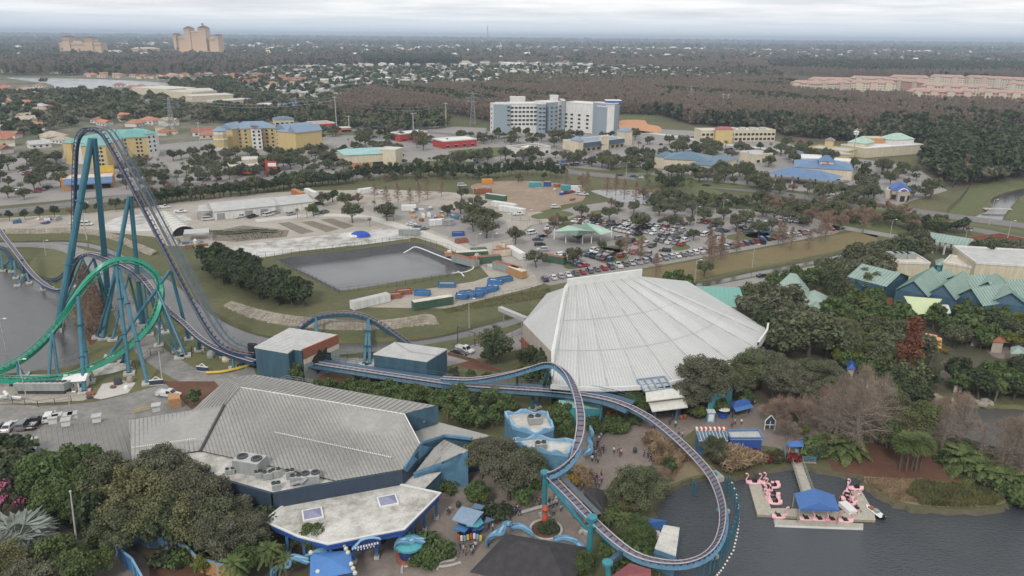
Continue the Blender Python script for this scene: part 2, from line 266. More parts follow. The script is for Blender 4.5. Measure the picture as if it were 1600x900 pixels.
# ---------------------------------------------------------------- mesh collecting
class MB:
 def __init__(s):s.v=[];s.f=[];s.m=[];s.mats=[]
 def mi(s,mat):
  mat=MT(mat)
  if mat not in s.mats:s.mats.append(mat)
  return s.mats.index(mat)
 def poly(s,pts,mat):
  i=len(s.v);s.v+=[tuple(p)for p in pts];s.f.append(tuple(range(i,i+len(pts))));s.m.append(s.mi(mat));return s
 def mesh(s,vs,fs,mat):
  i=len(s.v);s.v+=[tuple(p)for p in vs];k=s.mi(mat)
  for f in fs:s.f.append(tuple(i+a for a in f));s.m.append(k)
  return s
 def prism(s,poly,z0,z1,side,top=None,bottom=False):
  """poly: list of (x,y); z1 may be a list of heights"""
  n=len(poly);zt=z1 if isinstance(z1,(list,tuple))else[z1]*n
  a=sum(poly[i][0]*poly[(i+1)%n][1]-poly[(i+1)%n][0]*poly[i][1]for i in range(n))
  if a<0:poly=poly[::-1];zt=list(zt)[::-1]
  lo=[(p[0],p[1],z0)for p in poly];hi=[(p[0],p[1],z)for p,z in zip(poly,zt)]
  for i in range(n):
   j=(i+1)%n;s.poly([lo[i],lo[j],hi[j],hi[i]],side)
  s.poly(hi,top or side)
  if bottom:s.poly(lo[::-1],side)
  return s
 def box(s,c,size,mat,rot=0.0,top=None):
  """c = centre of the base"""
  x,y,z=c;a,b,h=size;ca,sa=math.cos(rot),math.sin(rot)
  pts=[(x+ca*u-sa*v,y+sa*u+ca*v)for u,v in((-a/2,-b/2),(a/2,-b/2),(a/2,b/2),(-a/2,b/2))]
  return s.prism(pts,z,z+h,mat,top,bottom=True)
 def bar(s,p,q,w,h,mat):
  p,q=Vector(p),Vector(q);d=(q-p).normalized();u=Vector((0,0,1))if abs(d.z)<0.95 else Vector((0,1,0))
  x=d.cross(u).normalized();y=x.cross(d).normalized();vs=[]
  for e in(p,q):
   for a,b in((-1,-1),(1,-1),(1,1),(-1,1)):vs.append(e+x*a*w/2+y*b*h/2)
  return s.mesh(vs,[(0,3,2,1),(4,5,6,7),(0,1,5,4),(1,2,6,5),(2,3,7,6),(3,0,4,7)],mat)
 def tube(s,pts,r,mat,n=8,cap=True):
  pts=[Vector(p)for p in pts];rr=r if isinstance(r,(list,tuple))else[r]*len(pts);base=len(s.v);k=s.mi(mat)
  up=None
  for i,p in enumerate(pts):
   d=(pts[min(i+1,len(pts)-1)]-pts[max(i-1,0)]).normalized()
   if up is None:up=Vector((0,0,1))if abs(d.z)<0.9 else Vector((1,0,0))
   x=d.cross(up).normalized();y=x.cross(d).normalized();up=y
   for j in range(n):
    a=2*math.pi*j/n;s.v.append(tuple(p+(x*math.cos(a)+y*math.sin(a))*rr[i]))
  for i in range(len(pts)-1):
   for j in range(n):
    a=base+i*n+j;b=base+i*n+(j+1)%n;s.f.append((a,b,b+n,a+n));s.m.append(k)
  if cap:
   s.f.append(tuple(base+j for j in range(n))[::-1]);s.m.append(k)
   e=base+(len(pts)-1)*n;s.f.append(tuple(e+j for j in range(n)));s.m.append(k)
  return s
 def lathe(s,c,prof,mat,n=12,sx=1,sy=1):
  """prof: list of (r, z)"""
  base=len(s.v);k=s.mi(mat)
  for r,z in prof:
   for j in range(n):
    a=2*math.pi*j/n;s.v.append((c[0]+r*math.cos(a)*sx,c[1]+r*math.sin(a)*sy,c[2]+z))
  for i in range(len(prof)-1):
   for j in range(n):
    a=base+i*n+j;b=base+i*n+(j+1)%n;s.f.append((a,b,b+n,a+n));s.m.append(k)
  s.f.append(tuple(base+j for j in range(n))[::-1]);s.m.append(k)
  e=base+(len(prof)-1)*n;s.f.append(tuple(e+j for j in range(n)));s.m.append(k)
  return s
 def data(s,name,origin=None,smooth=False):
  me=bpy.data.meshes.new(name);v=s.v
  if origin is not None:v=[(a-origin[0],b-origin[1],c-origin[2])for a,b,c in v]
  me.from_pydata(v,[],s.f)
  for m_ in s.mats:me.materials.append(m_)
  me.polygons.foreach_set('material_index',s.m)
  if smooth:me.polygons.foreach_set('use_smooth',[True]*len(s.f))
  me.update();return me
 def build(s,name,parent=None,smooth=False,local=False):
  """vertices are world positions unless local"""
  org=None if(local or parent is None)else world_org(parent)
  o=bpy.data.objects.new(name,s.data(name,org,smooth));C.objects.link(o)
  if parent is not None:o.parent=parent
  return o
def world_org(o):
 v=Vector((0,0,0))
 while o is not None:v+=o.location;o=o.parent
 return v
REG=[]
def reg(o,desc,cat,zone='',group=None):
 o['label']=desc;o['category']=cat
 if group:o['group']=group
 REG.append((o,desc,zone));return o
def thing(name,loc,desc,cat,zone='',group=None,rz=0):
 o=bpy.data.objects.new(name,None);C.objects.link(o);o.location=loc;o.rotation_euler=(0,0,rz);o.empty_display_size=0.5
 return reg(o,desc,cat,zone,group)
def single(mb,name,loc,desc,cat,zone='',group=None,smooth=False,local=False):
 o=bpy.data.objects.new(name,mb.data(name,None if local else loc,smooth));C.objects.link(o);o.location=loc
 return reg(o,desc,cat,zone,group)
def child(name,me,parent,color=None):
 o=bpy.data.objects.new(name,me);C.objects.link(o);o.parent=parent
 if color:o.color=(*color,1)
 return o
ORD='first second third fourth fifth sixth seventh eighth ninth tenth eleventh twelfth thirteenth fourteenth fifteenth sixteenth seventeenth eighteenth nineteenth'.split()
TENS={2:'twenty',3:'thirty',4:'forty',5:'fifty',6:'sixty',7:'seventy',8:'eighty',9:'ninety'}
TENTH={2:'twentieth',3:'thirtieth',4:'fortieth',5:'fiftieth',6:'sixtieth',7:'seventieth',8:'eightieth',9:'ninetieth'}
def ordinal(n):
 if n<20:return ORD[n-1]
 if n>99:return f'{n}th'
 return TENTH[n//10]if n%10==0 else TENS[n//10]+'-'+ORD[n%10-1]
def finish_labels():
 by={}
 for o,d,z in REG:by.setdefault((d+' '+z).strip(),[]).append(o)
 for k,os_ in by.items():
  if len(os_)==1:os_[0]['label']=k;continue
  os_.sort(key=lambda o:PX(world_org(o))[0]);n=len(os_)
  for i,o in enumerate(os_):
   w_='leftmost such one' if i==0 else 'rightmost such one' if i==n-1 else(f'{ordinal(i + 1)} from the left' if i<(n+1)//2 else f'{ordinal(n - i)} from the right')
   o['label']=f'{k}, {w_}'
   if 'group' not in o:o['group']=k
def struct(o):o['kind']='structure';return o
def catmull(pts,n=8,closed=False):
 pts=[Vector(p)for p in pts];L=len(pts);outp=[]
 rng=range(L if closed else L-1)
 for i in rng:
  g=(lambda k:pts[k%L])if closed else(lambda k:pts[max(0,min(L-1,k))])
  p0,p1,p2,p3=g(i-1),g(i),g(i+1),g(i+2)
  for j in range(n):
   t_=j/n;outp.append(0.5*((2*p1)+(p2-p0)*t_+(2*p0-5*p1+4*p2-p3)*t_**2+(3*p1-p0-3*p2+p3)*t_**3))
 if not closed:outp.append(pts[-1])
 return outp
def sheet(name,px,z,mat,smooth=False,kind='structure'):
 pts=[U(a,b,0)for a,b in px]
 if smooth:pts=catmull(pts,5,True)
 pl=[(p.x,p.y)for p in pts];x0,x1,y0,y1=min(p[0]for p in pl),max(p[0]for p in pl),min(p[1]for p in pl),max(p[1]for p in pl);cut=[w_ for w_ in wp.values()if min(p[0]for p in w_)<x1 and max(p[0]for p in w_)>x0 and min(p[1]for p in w_)<y1 and max(p[1]for p in w_)>y0]
 vs=[];ed=[]
 for q in[pl]+cut:
  i=len(vs);n=len(q);vs+=[Vector(p)for p in q];ed+=[(i+j,i+(j+1)%n)for j in range(n)]
 cv,_,cf,_,_,_=delaunay_2d_cdt(vs,ed,[],1,1e-4);fs=[]
 for f in cf:
  x=sum(cv[i].x for i in f)/len(f);y=sum(cv[i].y for i in f)/len(f)
  if inpoly(x,y,pl)and not any(inpoly(x,y,w_)for w_ in cut):
   a=sum(cv[f[k-1]].x*cv[f[k]].y-cv[f[k]].x*cv[f[k-1]].y for k in range(len(f)));fs.append(tuple(f)if a>0 else tuple(f)[::-1])
 mb=MB();mb.mesh([(v.x,v.y,z)for v in cv],fs,mat)
 o=mb.build(name);o['kind']=kind
 return o
def strip_mesh(pts,w,z,mat,mb=None):
 mb=mb or MB();L,Rr=[],[]
 for i,p in enumerate(pts):
  d=(pts[min(i+1,len(pts)-1)]-pts[max(i-1,0)]);d.z=0;d.normalize();nrm=Vector((-d.y,d.x,0))
  L.append(p+nrm*w/2);Rr.append(p-nrm*w/2)
 vs=[(p.x,p.y,z)for p in L]+[(p.x,p.y,z)for p in Rr];n=len(L)
 mb.mesh(vs,[(n+i,n+i+1,i+1,i)for i in range(n-1)],mat);return mb
def road(name,px,w,z,mat,lines=None,world=False):
 pts=catmull([U(a,b)for a,b in px]if not world else px,8)
 o=strip_mesh(pts,w,z,mat).build(name);o['kind']='structure'
 if lines:
  for off in lines:
   mb=MB();q=[]
   for i,p in enumerate(pts):
    d=(pts[min(i+1,len(pts)-1)]-pts[max(i-1,0)]);d.z=0;d.normalize();q.append(p+Vector((-d.y,d.x,0))*off)
   strip_mesh(q,0.3,z+0.01,'white_paint',mb);l=mb.build('road_line');l['kind']='structure'
 return pts
def inpoly(x,y,poly):
 r=False;j=len(poly)-1
 for i in range(len(poly)):
  xi,yi=poly[i][0],poly[i][1];xj,yj=poly[j][0],poly[j][1]
  if(yi>y)!=(yj>y)and x<(xj-xi)*(y-yi)/(yj-yi)+xi:r=not r
  j=i
 return r
 # ---------------------------------------------------------------- terrain with the waters cut out of it
WATERS={'left_lake':([(-260,405),(-60,408),(0,418),(40,424),(72,436),(96,452),(112,480),(126,515),(139,545),(137,562),(112,571),(70,578),(0,584),(-260,596)],-0.7,'left_lake_water','grass',1.5),'canal':([(-200,366),(0,372),(60,372),(120,372),(160,379),(200,396),(222,408),(262,430),(292,452),(335,487),(390,512),(440,522),(520,530),(600,528),(650,524),(700,516),(760,500),(830,484),(838,492),(800,508),(740,524),(690,534),(620,545),(540,553),(460,556),(400,549),(340,538),(305,520),(272,490),(246,460),(222,430),(190,405),(150,389),(110,382),(50,380),(0,381),(-200,380)],-0.9,'canal_water','grass',1.0),'side_canal':([(1078,441),(1120,433),(1152,426),(1186,419),(1215,414),(1250,407),(1290,399),(1350,386),(1352,392),(1292,408),(1250,416),(1215,423),(1186,430),(1150,437),(1110,446),(1084,450)],-0.6,'canal_water','grass',.8),'creek':([(1512,338),(1530,330),(1546,322),(1544,311),(1558,301),(1600,290),(1720,270),(1720,288),(1610,302),(1590,315),(1580,326),(1574,334),(1567,344),(1540,343)],-1.0,'canal_water','grass',2.0),'small_pond':([(920,296),(950,292),(1000,294),(1045,302),(1040,310),(1005,319),(975,316),(950,309)],-0.7,'canal_water','grass',2.0),'retention_pond':([(431,405),(480,398),(560,389),(640,378),(662,381),(700,397),(737,415),(727,424),(640,437),(545,453),(526,454),(480,431)],-2.4,'pond_water','liner',6.0),'far_lake':([(8,121),(90,121.5),(180,124),(262,129),(250,134),(205,134),(160,138),(90,139),(76,131)],-0.6,'far_water','grass',2.0),'main_lake':([(1040,1150),(1052,905),(1040,878),(1030,850),(1022,815),(1022,790),(1034,770),(1060,757),(1085,748),(1120,744),(1150,743),(1180,736),(1215,731),(1262,729),(1300,738),(1345,744),(1352,760),(1400,786),(1440,794),(1500,797),(1560,794),(1575,782),(1610,777),(1800,760),(2100,760),(2100,1150)],-0.7,'lake_water','woodland_floor',1.0),'upper_lagoon':([(1440,624),(1470,627),(1510,630),(1545,631),(1600,634),(1760,640),(1760,752),(1620,741),(1578,722),(1530,704),(1490,694),(1470,676),(1450,655),(1432,640)],-0.7,'left_lake_water','grass',1.5),}
wp={}
for k,v in WATERS.items():
 pts=[U(a,b)for a,b in v[0]]
 if k!='retention_pond':
  pts=catmull(pts,5,True);jr=random.Random(4);jt=.45 if k in('main_lake','upper_lagoon','left_lake')else 0;pts=[p+Vector((jr.uniform(-jt,jt),jr.uniform(-jt,jt),0))for p in pts]
 wp[k]=[(p.x,p.y)for p in pts]
 a=sum(wp[k][i][0]*wp[k][(i+1)%len(wp[k])][1]-wp[k][(i+1)%len(wp[k])][0]*wp[k][i][1]for i in range(len(wp[k])))
 if a<0:wp[k]=wp[k][::-1]
EXT=22000.0
vs=[Vector((-EXT,-200)),Vector((EXT,-200)),Vector((EXT,EXT)),Vector((-EXT,EXT))]
ed=[(0,1),(1,2),(2,3),(3,0)]
for k,pl in wp.items():
 i=len(vs);n=len(pl);vs+=[Vector(p)for p in pl];ed+=[(i+j,i+(j+1)%n)for j in range(n)]
cv_,ce_,cf_,_,_,_=delaunay_2d_cdt(vs,ed,[],1,1e-4)
mb=MB();mb.mi('terrain');fs=[]
for f in cf_:
 x=sum(cv_[i].x for i in f)/len(f);y=sum(cv_[i].y for i in f)/len(f)
 if not any(inpoly(x,y,pl)for pl in wp.values()):fs.append(tuple(f))
mb.mesh([(v.x,v.y,0)for v in cv_],fs,'terrain')
g=mb.build('ground');struct(g)
bmx=bmesh.new();bmx.from_mesh(g.data);bmesh.ops.recalc_face_normals(bmx,faces=bmx.faces)
if sum(f.normal.z for f in bmx.faces)<0:bmesh.ops.reverse_faces(bmx,faces=bmx.faces)
bmx.to_mesh(g.data);bmx.free()
for k,pl in wp.items():
 _,lvl,mat,bank,bw=WATERS[k];n=len(pl);inner=[]
 for i in range(n):
  p,q,r_=Vector(pl[i-1]),Vector(pl[i]),Vector(pl[(i+1)%n])
  e1,e2=(q-p).normalized(),(r_-q).normalized();n1_,n2_=Vector((-e1 .y,e1 .x)),Vector((-e2 .y,e2 .x));b_=(n1_+n2_)
  b_=b_.normalized()if b_.length>1e-3 else n1_
  inner.append(q+b_*bw/max(0.85,b_.dot(n1_)))
 mb=MB();depth=lvl-0.8
 vs_=[(p[0],p[1],0)for p in pl]+[(p.x,p.y,depth)for p in inner]
 mb.mesh(vs_,[(i,(i+1)%n,n+(i+1)%n,n+i)for i in range(n)],bank);o=mb.build(k+'_bank');struct(o)
 mb=MB();mb.poly([(p[0],p[1],lvl)for p in pl],mat);o=mb.build(k.replace('_pond','_pond')+'_water');struct(o)
 # ---------------------------------------------------------------- ground covers: sheets stacked a few mm apart near, more far away
S=sheet
S('suburb_floor',[(-900,100),(-200,95),(380,120),(420,105),(700,100),(1200,105),(1260,130),(1020,140),(780,140),(560,148),(480,168),(520,200),(0,250),(-900,300)],0.10,'suburb_ground')
S('woodland_floor',[(480,172),(560,148),(800,137),(1230,128),(1240,118),(2400,125),(2400,260),(1620,285),(1560,280),(1490,300),(1430,262),(1440,236),(1300,224),(1215,216),(1090,198),(1030,182),(975,181),(1000,200),(760,205),(760,190),(700,186),(560,186)],0.12,'woodland_floor')
S('woodland_floor',[(-900,88),(380,84),(700,88),(700,98),(420,104),(380,119),(130,119),(-900,116)],0.12,'woodland_floor')
S('commercial_ground',[(-400,200),(300,188),(500,190),(760,200),(1000,200),(1090,205),(1210,220),(1320,245),(1440,262),(1480,298),(1398,322),(1300,305),(1200,293),(1100,282),(900,262),(800,258),(640,266),(560,276),(240,300),(0,322),(-400,340)],0.06,'lot_asphalt')
road('far_road',[(-500,352),(-100,337),(0,331),(100,321),(237,303),(330,294),(450,284),(560,275),(640,269),(740,262),(800,259),(860,262),(900,270),(1000,279),(1100,289),(1200,300),(1300,314),(1400,326),(1500,340),(1600,353),(1800,380)],13,0.10,'asphalt',[])
road('median_strip',[(1385,332),(1450,341),(1520,351),(1600,363),(1800,392)],7,0.03,'green_grass')
road('second_carriageway',[(1240,318),(1340,336),(1390,342),(1460,350),(1530,360),(1600,374),(1800,400)],9,0.05,'asphalt',[])
for q in([(1000,274),(1050,276),(1100,283),(1170,292),(1170,296),(1090,291),(1000,283)],[(560,262),(700,250),(740,254),(650,264)],[(500,205),(600,206),(640,214),(560,212),(500,210)],[(700,237),(790,230),(840,236),(760,246)],[(960,262),(1020,262),(1020,270),(960,269)],[(380,245),(420,243),(415,251),(385,252)],[(970,180),(1030,178),(1025,186),(975,190)],[(990,300),(1090,292),(1130,306),(1060,316)],[(1280,288),(1310,288),(1318,298),(1285,300)],[(1315,322),(1400,330),(1450,345),(1350,345)]):
 S('grass_island',q,0.14,'green_grass',True)
S('bare_earth',[(968,189),(1005,188),(1012,194),(1030,198),(1030,207),(975,205)],0.16,'orange_soil',True)
S('bare_earth',[(735,291),(770,284),(830,283),(905,292),(912,312),(880,320),(845,330),(812,330),(790,318),(760,308)],0.03,'dirt',True)
road('plaza_road',[(980,203),(1060,214),(1120,224),(1190,232),(1260,240)],10,0.16,'concrete')
road('avenue',[(540,196),(640,204),(740,214),(830,226),(900,236),(960,252),(1000,278)],12,0.13,'asphalt')
road('side_street',[(0,250),(50,240),(100,262),(140,300)],9,0.14,'asphalt');road('side_street',[(210,250),(250,268),(275,292)],8,0.14,'asphalt')
S('yard_ground',[(-300,352),(0,341),(120,334),(240,322),(330,306),(480,298),(600,296),(700,300),(760,306),(800,322),(850,332),(860,346),(830,352),(800,372),(820,400),(845,432),(848,444),(820,452),(700,482),(560,480),(600,462),(740,440),(764,432),(745,410),(690,384),(650,371),(560,380),(480,390),(405,404),(330,392),(300,385),(262,384),(240,370),(160,362),(60,358),(-300,362)],0.010,'sand')
S('concrete_pad',[(345,388),(400,379),(520,366),(600,356),(632,360),(640,373),(560,383),(470,392),(404,402),(370,404)],0.018,'old_concrete')
S('concrete_pad',[(160,358),(190,338),(260,330),(300,345),(240,360)],0.018,'old_concrete',True)
for q in([(332,362),(380,352),(452,360),(448,370),(370,378),(332,376)],[(434,349),(452,347),(492,362),(470,366)],[(470,347),(488,345),(530,358),(510,363)],[(500,343),(518,341),(554,353),(538,358)]):S('nursery_bed',q,0.022,'bed')
S('inner_yard',[(560,322),(640,318),(760,330),(790,345),(800,372),(740,384),(690,366),(640,345),(590,336)],0.020,'lot_asphalt')
road('yard_lane',[(400,345),(480,337),(560,338),(620,352),(680,372),(730,395),(790,420)],6,0.030,'concrete')
S('car_park',[(832,352),(865,346),(860,334),(900,322),(960,314),(1010,322),(1080,322),(1180,328),(1260,338),(1330,356),(1300,366),(1180,388),(1100,402),(1000,420),(930,432),(860,446),(845,442),(820,410),(800,375)],0.014,'lot_asphalt')
for q in([(872,352),(900,338),(912,340),(884,356)],[(832,336),(870,329),(897,334),(880,340),(838,342)],[(925,330),(965,326),(968,331),(930,335)],[(900,394),(960,384),(980,400),(978,406),(948,412),(925,404)],[(1050,386),(1072,382),(1078,388),(1056,392)],[(1135,368),(1190,362),(1200,370),(1150,376)],[(945,386),(976,392),(975,396),(945,390)],[(1165,366),(1210,360),(1215,368),(1180,372)],[(1090,344),(1125,340),(1130,345),(1095,350)],[(880,406),(905,404),(912,416),(885,420)],[(965,350),(975,348),(1010,372),(1000,376)]):
 S('planting_island',q,0.022,'green_grass',True)
S('meadow',[(1002,424),(1100,405),(1180,391),(1260,376),(1335,362),(1372,366),(1370,376),(1350,383),(1290,396),(1215,411),(1150,423),(1078,438),(1040,448),(1015,452)],0.012,'dry_grass',False)
S('green_verge',[(1300,340),(1350,338),(1440,352),(1460,372),(1400,376),(1340,362)],0.012,'green_grass',True)
S('green_verge',[(1482,332),(1510,300),(1560,282),(1700,262),(1710,268),(1600,288),(1552,301),(1540,312),(1541,321),(1505,337)],0.012,'green_grass')
S('green_verge',[(1572,342),(1586,320),(1612,306),(1720,292),(1720,345),(1620,345)],0.012,'green_grass')
road('guest_road',[(1290,352),(1330,358),(1390,368),(1440,376),(1480,384),(1530,390)],7,0.032,'lot_asphalt');road('entrance_road',[(1530,390),(1580,388),(1640,394)],16,0.036,'sand')
road('bank_path',[(1085,456),(1150,444),(1220,430),(1300,414),(1370,398)],5,0.028,'lot_asphalt')
road('service_road',[(1200,446),(1290,424),(1330,412),(1400,402),(1440,400)],8,0.040,'asphalt')
S('coaster_lawn',[(96,386),(140,390),(185,408),(215,434),(240,464),(262,492),(300,524),(335,543),(390,556),(402,572),(330,584),(265,602),(205,616),(160,622),(110,620),(100,584),(138,566),(142,545),(128,512),(116,480),(100,452),(76,434),(40,420),(60,395)],0.012,'grass',False)
S('bush_bed',[(116,440),(150,450),(172,480),(160,515),(142,540),(130,512),(118,480)],0.018,'mulch',True)
road('coaster_path',[(-260,372),(-60,379),(0,383),(60,383),(110,390),(150,412),(180,450),(202,500),(232,545),(282,580),(330,600)],6.5,0.030,'worn_asphalt')
S('backstage_road',[(-260,640),(-100,636),(0,632),(90,634),(150,628),(200,616),(250,602),(320,586),(395,572),(402,590),(350,604),(318,640),(210,654),(120,680),(60,712),(0,740),(-260,760)],0.034,'worn_asphalt')
S('gravel_strip',[(-260,590),(0,590),(60,600),(112,612),(150,618),(130,626),(60,630),(-260,634)],0.020,'sand')
S('equipment_pad',[(160,600),(192,594),(212,598),(200,614),(158,624),(146,622)],0.024,'concrete')
S('equipment_pad',[(140,572),(186,566),(208,574),(180,582),(148,588)],0.024,'old_concrete')
def slab_bank(px_top,px_bot,zt,zb):
 a=catmull([U(x,y,zt)for x,y in px_top],6);b=catmull([U(x,y,zb)for x,y in px_bot],6);n=len(a)
 mb=MB();rows=7
 for i in range(n-1):
  for r_ in range(rows):
   t0,t1=r_/rows,(r_+0.9)/rows
   for u0_,u1_ in((0.0,0.47),(0.5,0.97)):
    A0,A1=a[i].lerp(a[i+1],u0_),a[i].lerp(a[i+1],u1_);B0,B1=b[i].lerp(b[i+1],u0_),b[i].lerp(b[i+1],u1_)
    j=Vector((0,0,random.uniform(0.0,0.16)))
    q=[A0 .lerp(B0,t0)+j,A0 .lerp(B0,t1)+j,A1 .lerp(B1,t1)+j,A1 .lerp(B1,t0)+j];lo=[p-Vector((0,0,0.35))for p in q]
    mb.poly(q,'slab_bank')
    for e in range(4):mb.poly([q[e],lo[e],lo[(e+1)%4],q[(e+1)%4]],'slab_bank')
 mb2=mb;mb2 .mesh([p-Vector((0,0,.12))for p in a]+[p-Vector((0,0,.12))for p in b],[(i,n+i,n+i+1,i+1)for i in range(n-1)],'reed_soil')
 o=mb.build('stone_slab_bank');struct(o)
slab_bank([(362,470),(400,482),(450,492),(520,499),(600,500),(668,491),(684,500)],[(338,482),(376,504),(440,520),(520,526),(600,525),(660,520),(690,512)],1.2,-0.9)
slab_bank([(8,357),(60,357),(120,356),(170,363),(215,380),(245,392)],[(8,370),(60,370),(122,370),(165,377),(205,394),(228,404)],1.4,-0.9)
S('park_plaza',[(520,905),(545,862),(600,850),(640,800),(690,772),(715,742),(755,735),(800,738),(850,716),(872,735),(900,690),(905,668),(940,655),(985,650),(1010,640),(1040,640),(1080,652),(1140,644),(1185,630),(1215,650),(1225,670),(1190,672),(1090,668),(1060,690),(1042,712),(1052,740),(1030,752),(1005,770),(965,765),(940,766),(928,800),(920,850),(925,905),(905,1000),(520,1000)],0.030,'pavement')
S('park_plaza',[(1090,668),(1190,672),(1225,670),(1290,640),(1330,600),(1440,600),(1445,612),(1380,640),(1300,668),(1262,702),(1230,708),(1215,700),(1150,690)],0.026,'pavement')
S('park_path',[(55,820),(90,815),(150,845),(190,855),(230,880),(240,1000),(160,1000),(150,905),(110,860),(60,842)],0.026,'pavement',True)
S('park_path',[(1470,580),(1530,576),(1620,585),(1700,600),(1700,612),(1560,600),(1480,596)],0.026,'pavement',True)
S('park_path',[(1545,545),(1600,530),(1700,520),(1700,560),(1600,560),(1560,560)],0.026,'pavement',True)
S('mulch_bed',[(1290,700),(1370,690),(1440,708),(1490,716),(1540,735),(1600,752),(1700,760),(1700,772),(1580,778),(1500,776),(1440,770),(1380,758),(1350,742),(1300,736)],0.022,'mulch')
S('mulch_bed',[(240,830),(310,838),(345,870),(330,1000),(225,1000),(235,880)],0.034,'mulch')
S('mulch_bed',[(500,582),(560,590),(620,600),(680,610),(760,624),(760,640),(690,640),(640,625),(560,604),(500,594)],0.018,'mulch')
S('mulch_bed',[(700,555),(760,565),(772,580),(730,576),(700,566)],0.018,'mulch')
S('mulch_bed',[(255,596),(335,596),(345,606),(300,640),(290,632)],0.05,'mulch')
S('sandy_shore',[(1000,768),(1030,752),(1062,724),(1100,722),(1120,738),(1085,744),(1058,753),(1034,766),(1024,780)],0.036,'reed_soil',True)
S('reed_bed',[(1350,745),(1390,748),(1450,750),(1520,760),(1570,780),(1555,790),(1500,793),(1440,790),(1400,781),(1356,758)],0.040,'reed_soil',True)
road('bank_lane',[(700,560),(740,548),(790,532),(815,520),(860,500)],5.5,0.040,'lot_asphalt')
S('service_yard',[(520,558),(590,560),(720,545),(800,520),(822,545),(780,552),(700,572),(540,580)],0.024,'lot_asphalt')
S('garden_floor',[(1180,500),(1300,480),(1440,470),(1620,500),(1900,520),(1900,620),(1560,618),(1440,612),(1330,596),(1290,636),(1230,660),(1180,620),(1150,580)],0.016,'woodland_floor')
S('garden_floor',[(-400,700),(60,716),(200,720),(300,712),(420,790),(470,850),(540,858),(515,1000),(-400,1000)],0.016,'woodland_floor')
# ---------------------------------------------------------------- roller coasters
def frames(pts,bank):
 out=[]
 for i,p in enumerate(pts):
  d=(pts[min(i+1,len(pts)-1)]-pts[max(i-1,0)]).normalized()
  up=Vector((0,0,1));s_=d.cross(up)
  if s_.length<0.15 and out:s_=out[-1][1].copy()
  s_.normalize();u=s_.cross(d).normalized()
  a=RAD(bank[i]);s2=s_*math.cos(a)+u*math.sin(a);u2=u*math.cos(a)-s_*math.sin(a)
  out.append((p,s2,u2,d))
 return out
def resample(pts,bank,step):
 P_,B_=[pts[0]],[bank[0]];acc=0
 for i in range(1,len(pts)):
  seg=(pts[i]-pts[i-1]).length
  if seg<1e-6:continue
  while acc+seg>=step:
   t_=(step-acc)/seg;q=pts[i-1].lerp(pts[i],t_);P_.append(q);B_.append(bank[i-1]+(bank[i]-bank[i-1])*t_)
   pts[i-1]=q;seg=(pts[i]-q).length;acc=0
  acc+=seg
 P_.append(pts[-1]);B_.append(bank[-1]);return P_,B_
def sweep(mb,fr,prof,mat,skip=1):
 """prof: closed outline in (side, up)"""
 n=len(prof);base=len(mb.v);k=mb.mi(mat)
 for p,s_,u,d in fr:
  for a,b in prof:mb.v.append(tuple(p+s_*a+u*b))
 for i in range(len(fr)-1):
  for j in range(n):
   a=base+i*n+j;b=base+i*n+(j+1)%n;mb.f.append((a,b,b+n,a+n));mb.m.append(k)
 for e in(0,len(fr)-1):mb.f.append(tuple(base+e*n+j for j in range(n)));mb.m.append(k)
def ring(cx,cz,r,n=6):return[(cx+r*math.cos(2*math.pi*i/n),cz+r*math.sin(2*math.pi*i/n))for i in range(n)]
def track(root,ctrl,spine,rail,tie,step=1.5,gauge=0.52,spw=0.38,sph=0.6,drop=0.6,rail_r=0.11,walk=None,walk_mat='walkway',name='track',deck=None):
 """ctrl: (Vector, bank degrees)"""
 P3=catmull([c[0]for c in ctrl],12);bk=[]
 for i in range(len(ctrl)-1):
  for j in range(12):bk.append(ctrl[i][1]+(ctrl[i+1][1]-ctrl[i][1])*j/12)
 bk.append(ctrl[-1][1]);P3,bk=resample(P3,bk,step);fr=frames(P3,bk)
 m1=MB();sweep(m1,fr,[(-spw,-drop-sph),(spw,-drop-sph),(spw,-drop),(-spw,-drop)],spine)
 if deck:sweep(m1,fr,[(-gauge*.95,-.22),(gauge*.95,-.22),(gauge*.95,-.12),(-gauge*.95,-.12)],deck);
 for sgn in(-1,1):
  m2=MB();sweep(m2,fr,ring(sgn*gauge*1.25,0,rail_r),rail);m2 .build('rail',root)
 m3_=m1
 for p,s_,u,d in fr[::1]:
  a=p-s_*gauge*1.35-u*0.1;b=p+s_*gauge*1.35-u*0.1;c=p-u*(drop+0.1)
  m3_.bar(a,b,0.2,0.14,tie);m3_.bar(a,c-s_*0.3,0.14,0.14,tie);m3_.bar(b,c+s_*0.3,0.14,0.14,tie)
 m1 .build(name+'_spine',root)
 if walk:
  for(o0,o1)in walk:
   m4=MB();sweep(m4,fr,[(o0,-0.25),(o1,-0.25),(o1,-0.15),(o0,-0.15)],walk_mat);w_=m4 .build('catwalk',root)
   m5=MB();e=o1 if abs(o1)>abs(o0)else o0
   sweep(m5,fr,ring(e,0.95,0.05,4),'mid_blue_steel');sweep(m5,fr,ring(e,0.4,0.035,4),'mid_blue_steel')
   for p,s_,u,d in fr[::2]:m5 .bar(p+s_*e-u*0.2,p+s_*e+u*0.95,0.07,0.07,'mid_blue_steel')
   m5 .build('handrail',w_)
 return fr
def support(root,top,base,r,mat='teal_steel',foot=True,fs=2.4):
 r=r*.85;s_=MB();s_.tube([base+Vector((0,0,0.2)),top],[r,r*0.9],mat,10)
 d=(top-base);L=d.length
 for t_ in((0.0,0.34,0.67)if L>22 else(0.0,)):
  q=base+Vector((0,0,0.35))+d*t_;dn=d.normalized();s_.tube([q-dn*0.09,q+dn*0.09],r*1.35,mat,10)
 o=s_.build('support',root,smooth=False)
 if foot:f=MB();f.box((base.x,base.y,base.z-0.9),(fs,fs,1.25),'concrete_trim',rot=0.4);f.build('footing',o)
 return o
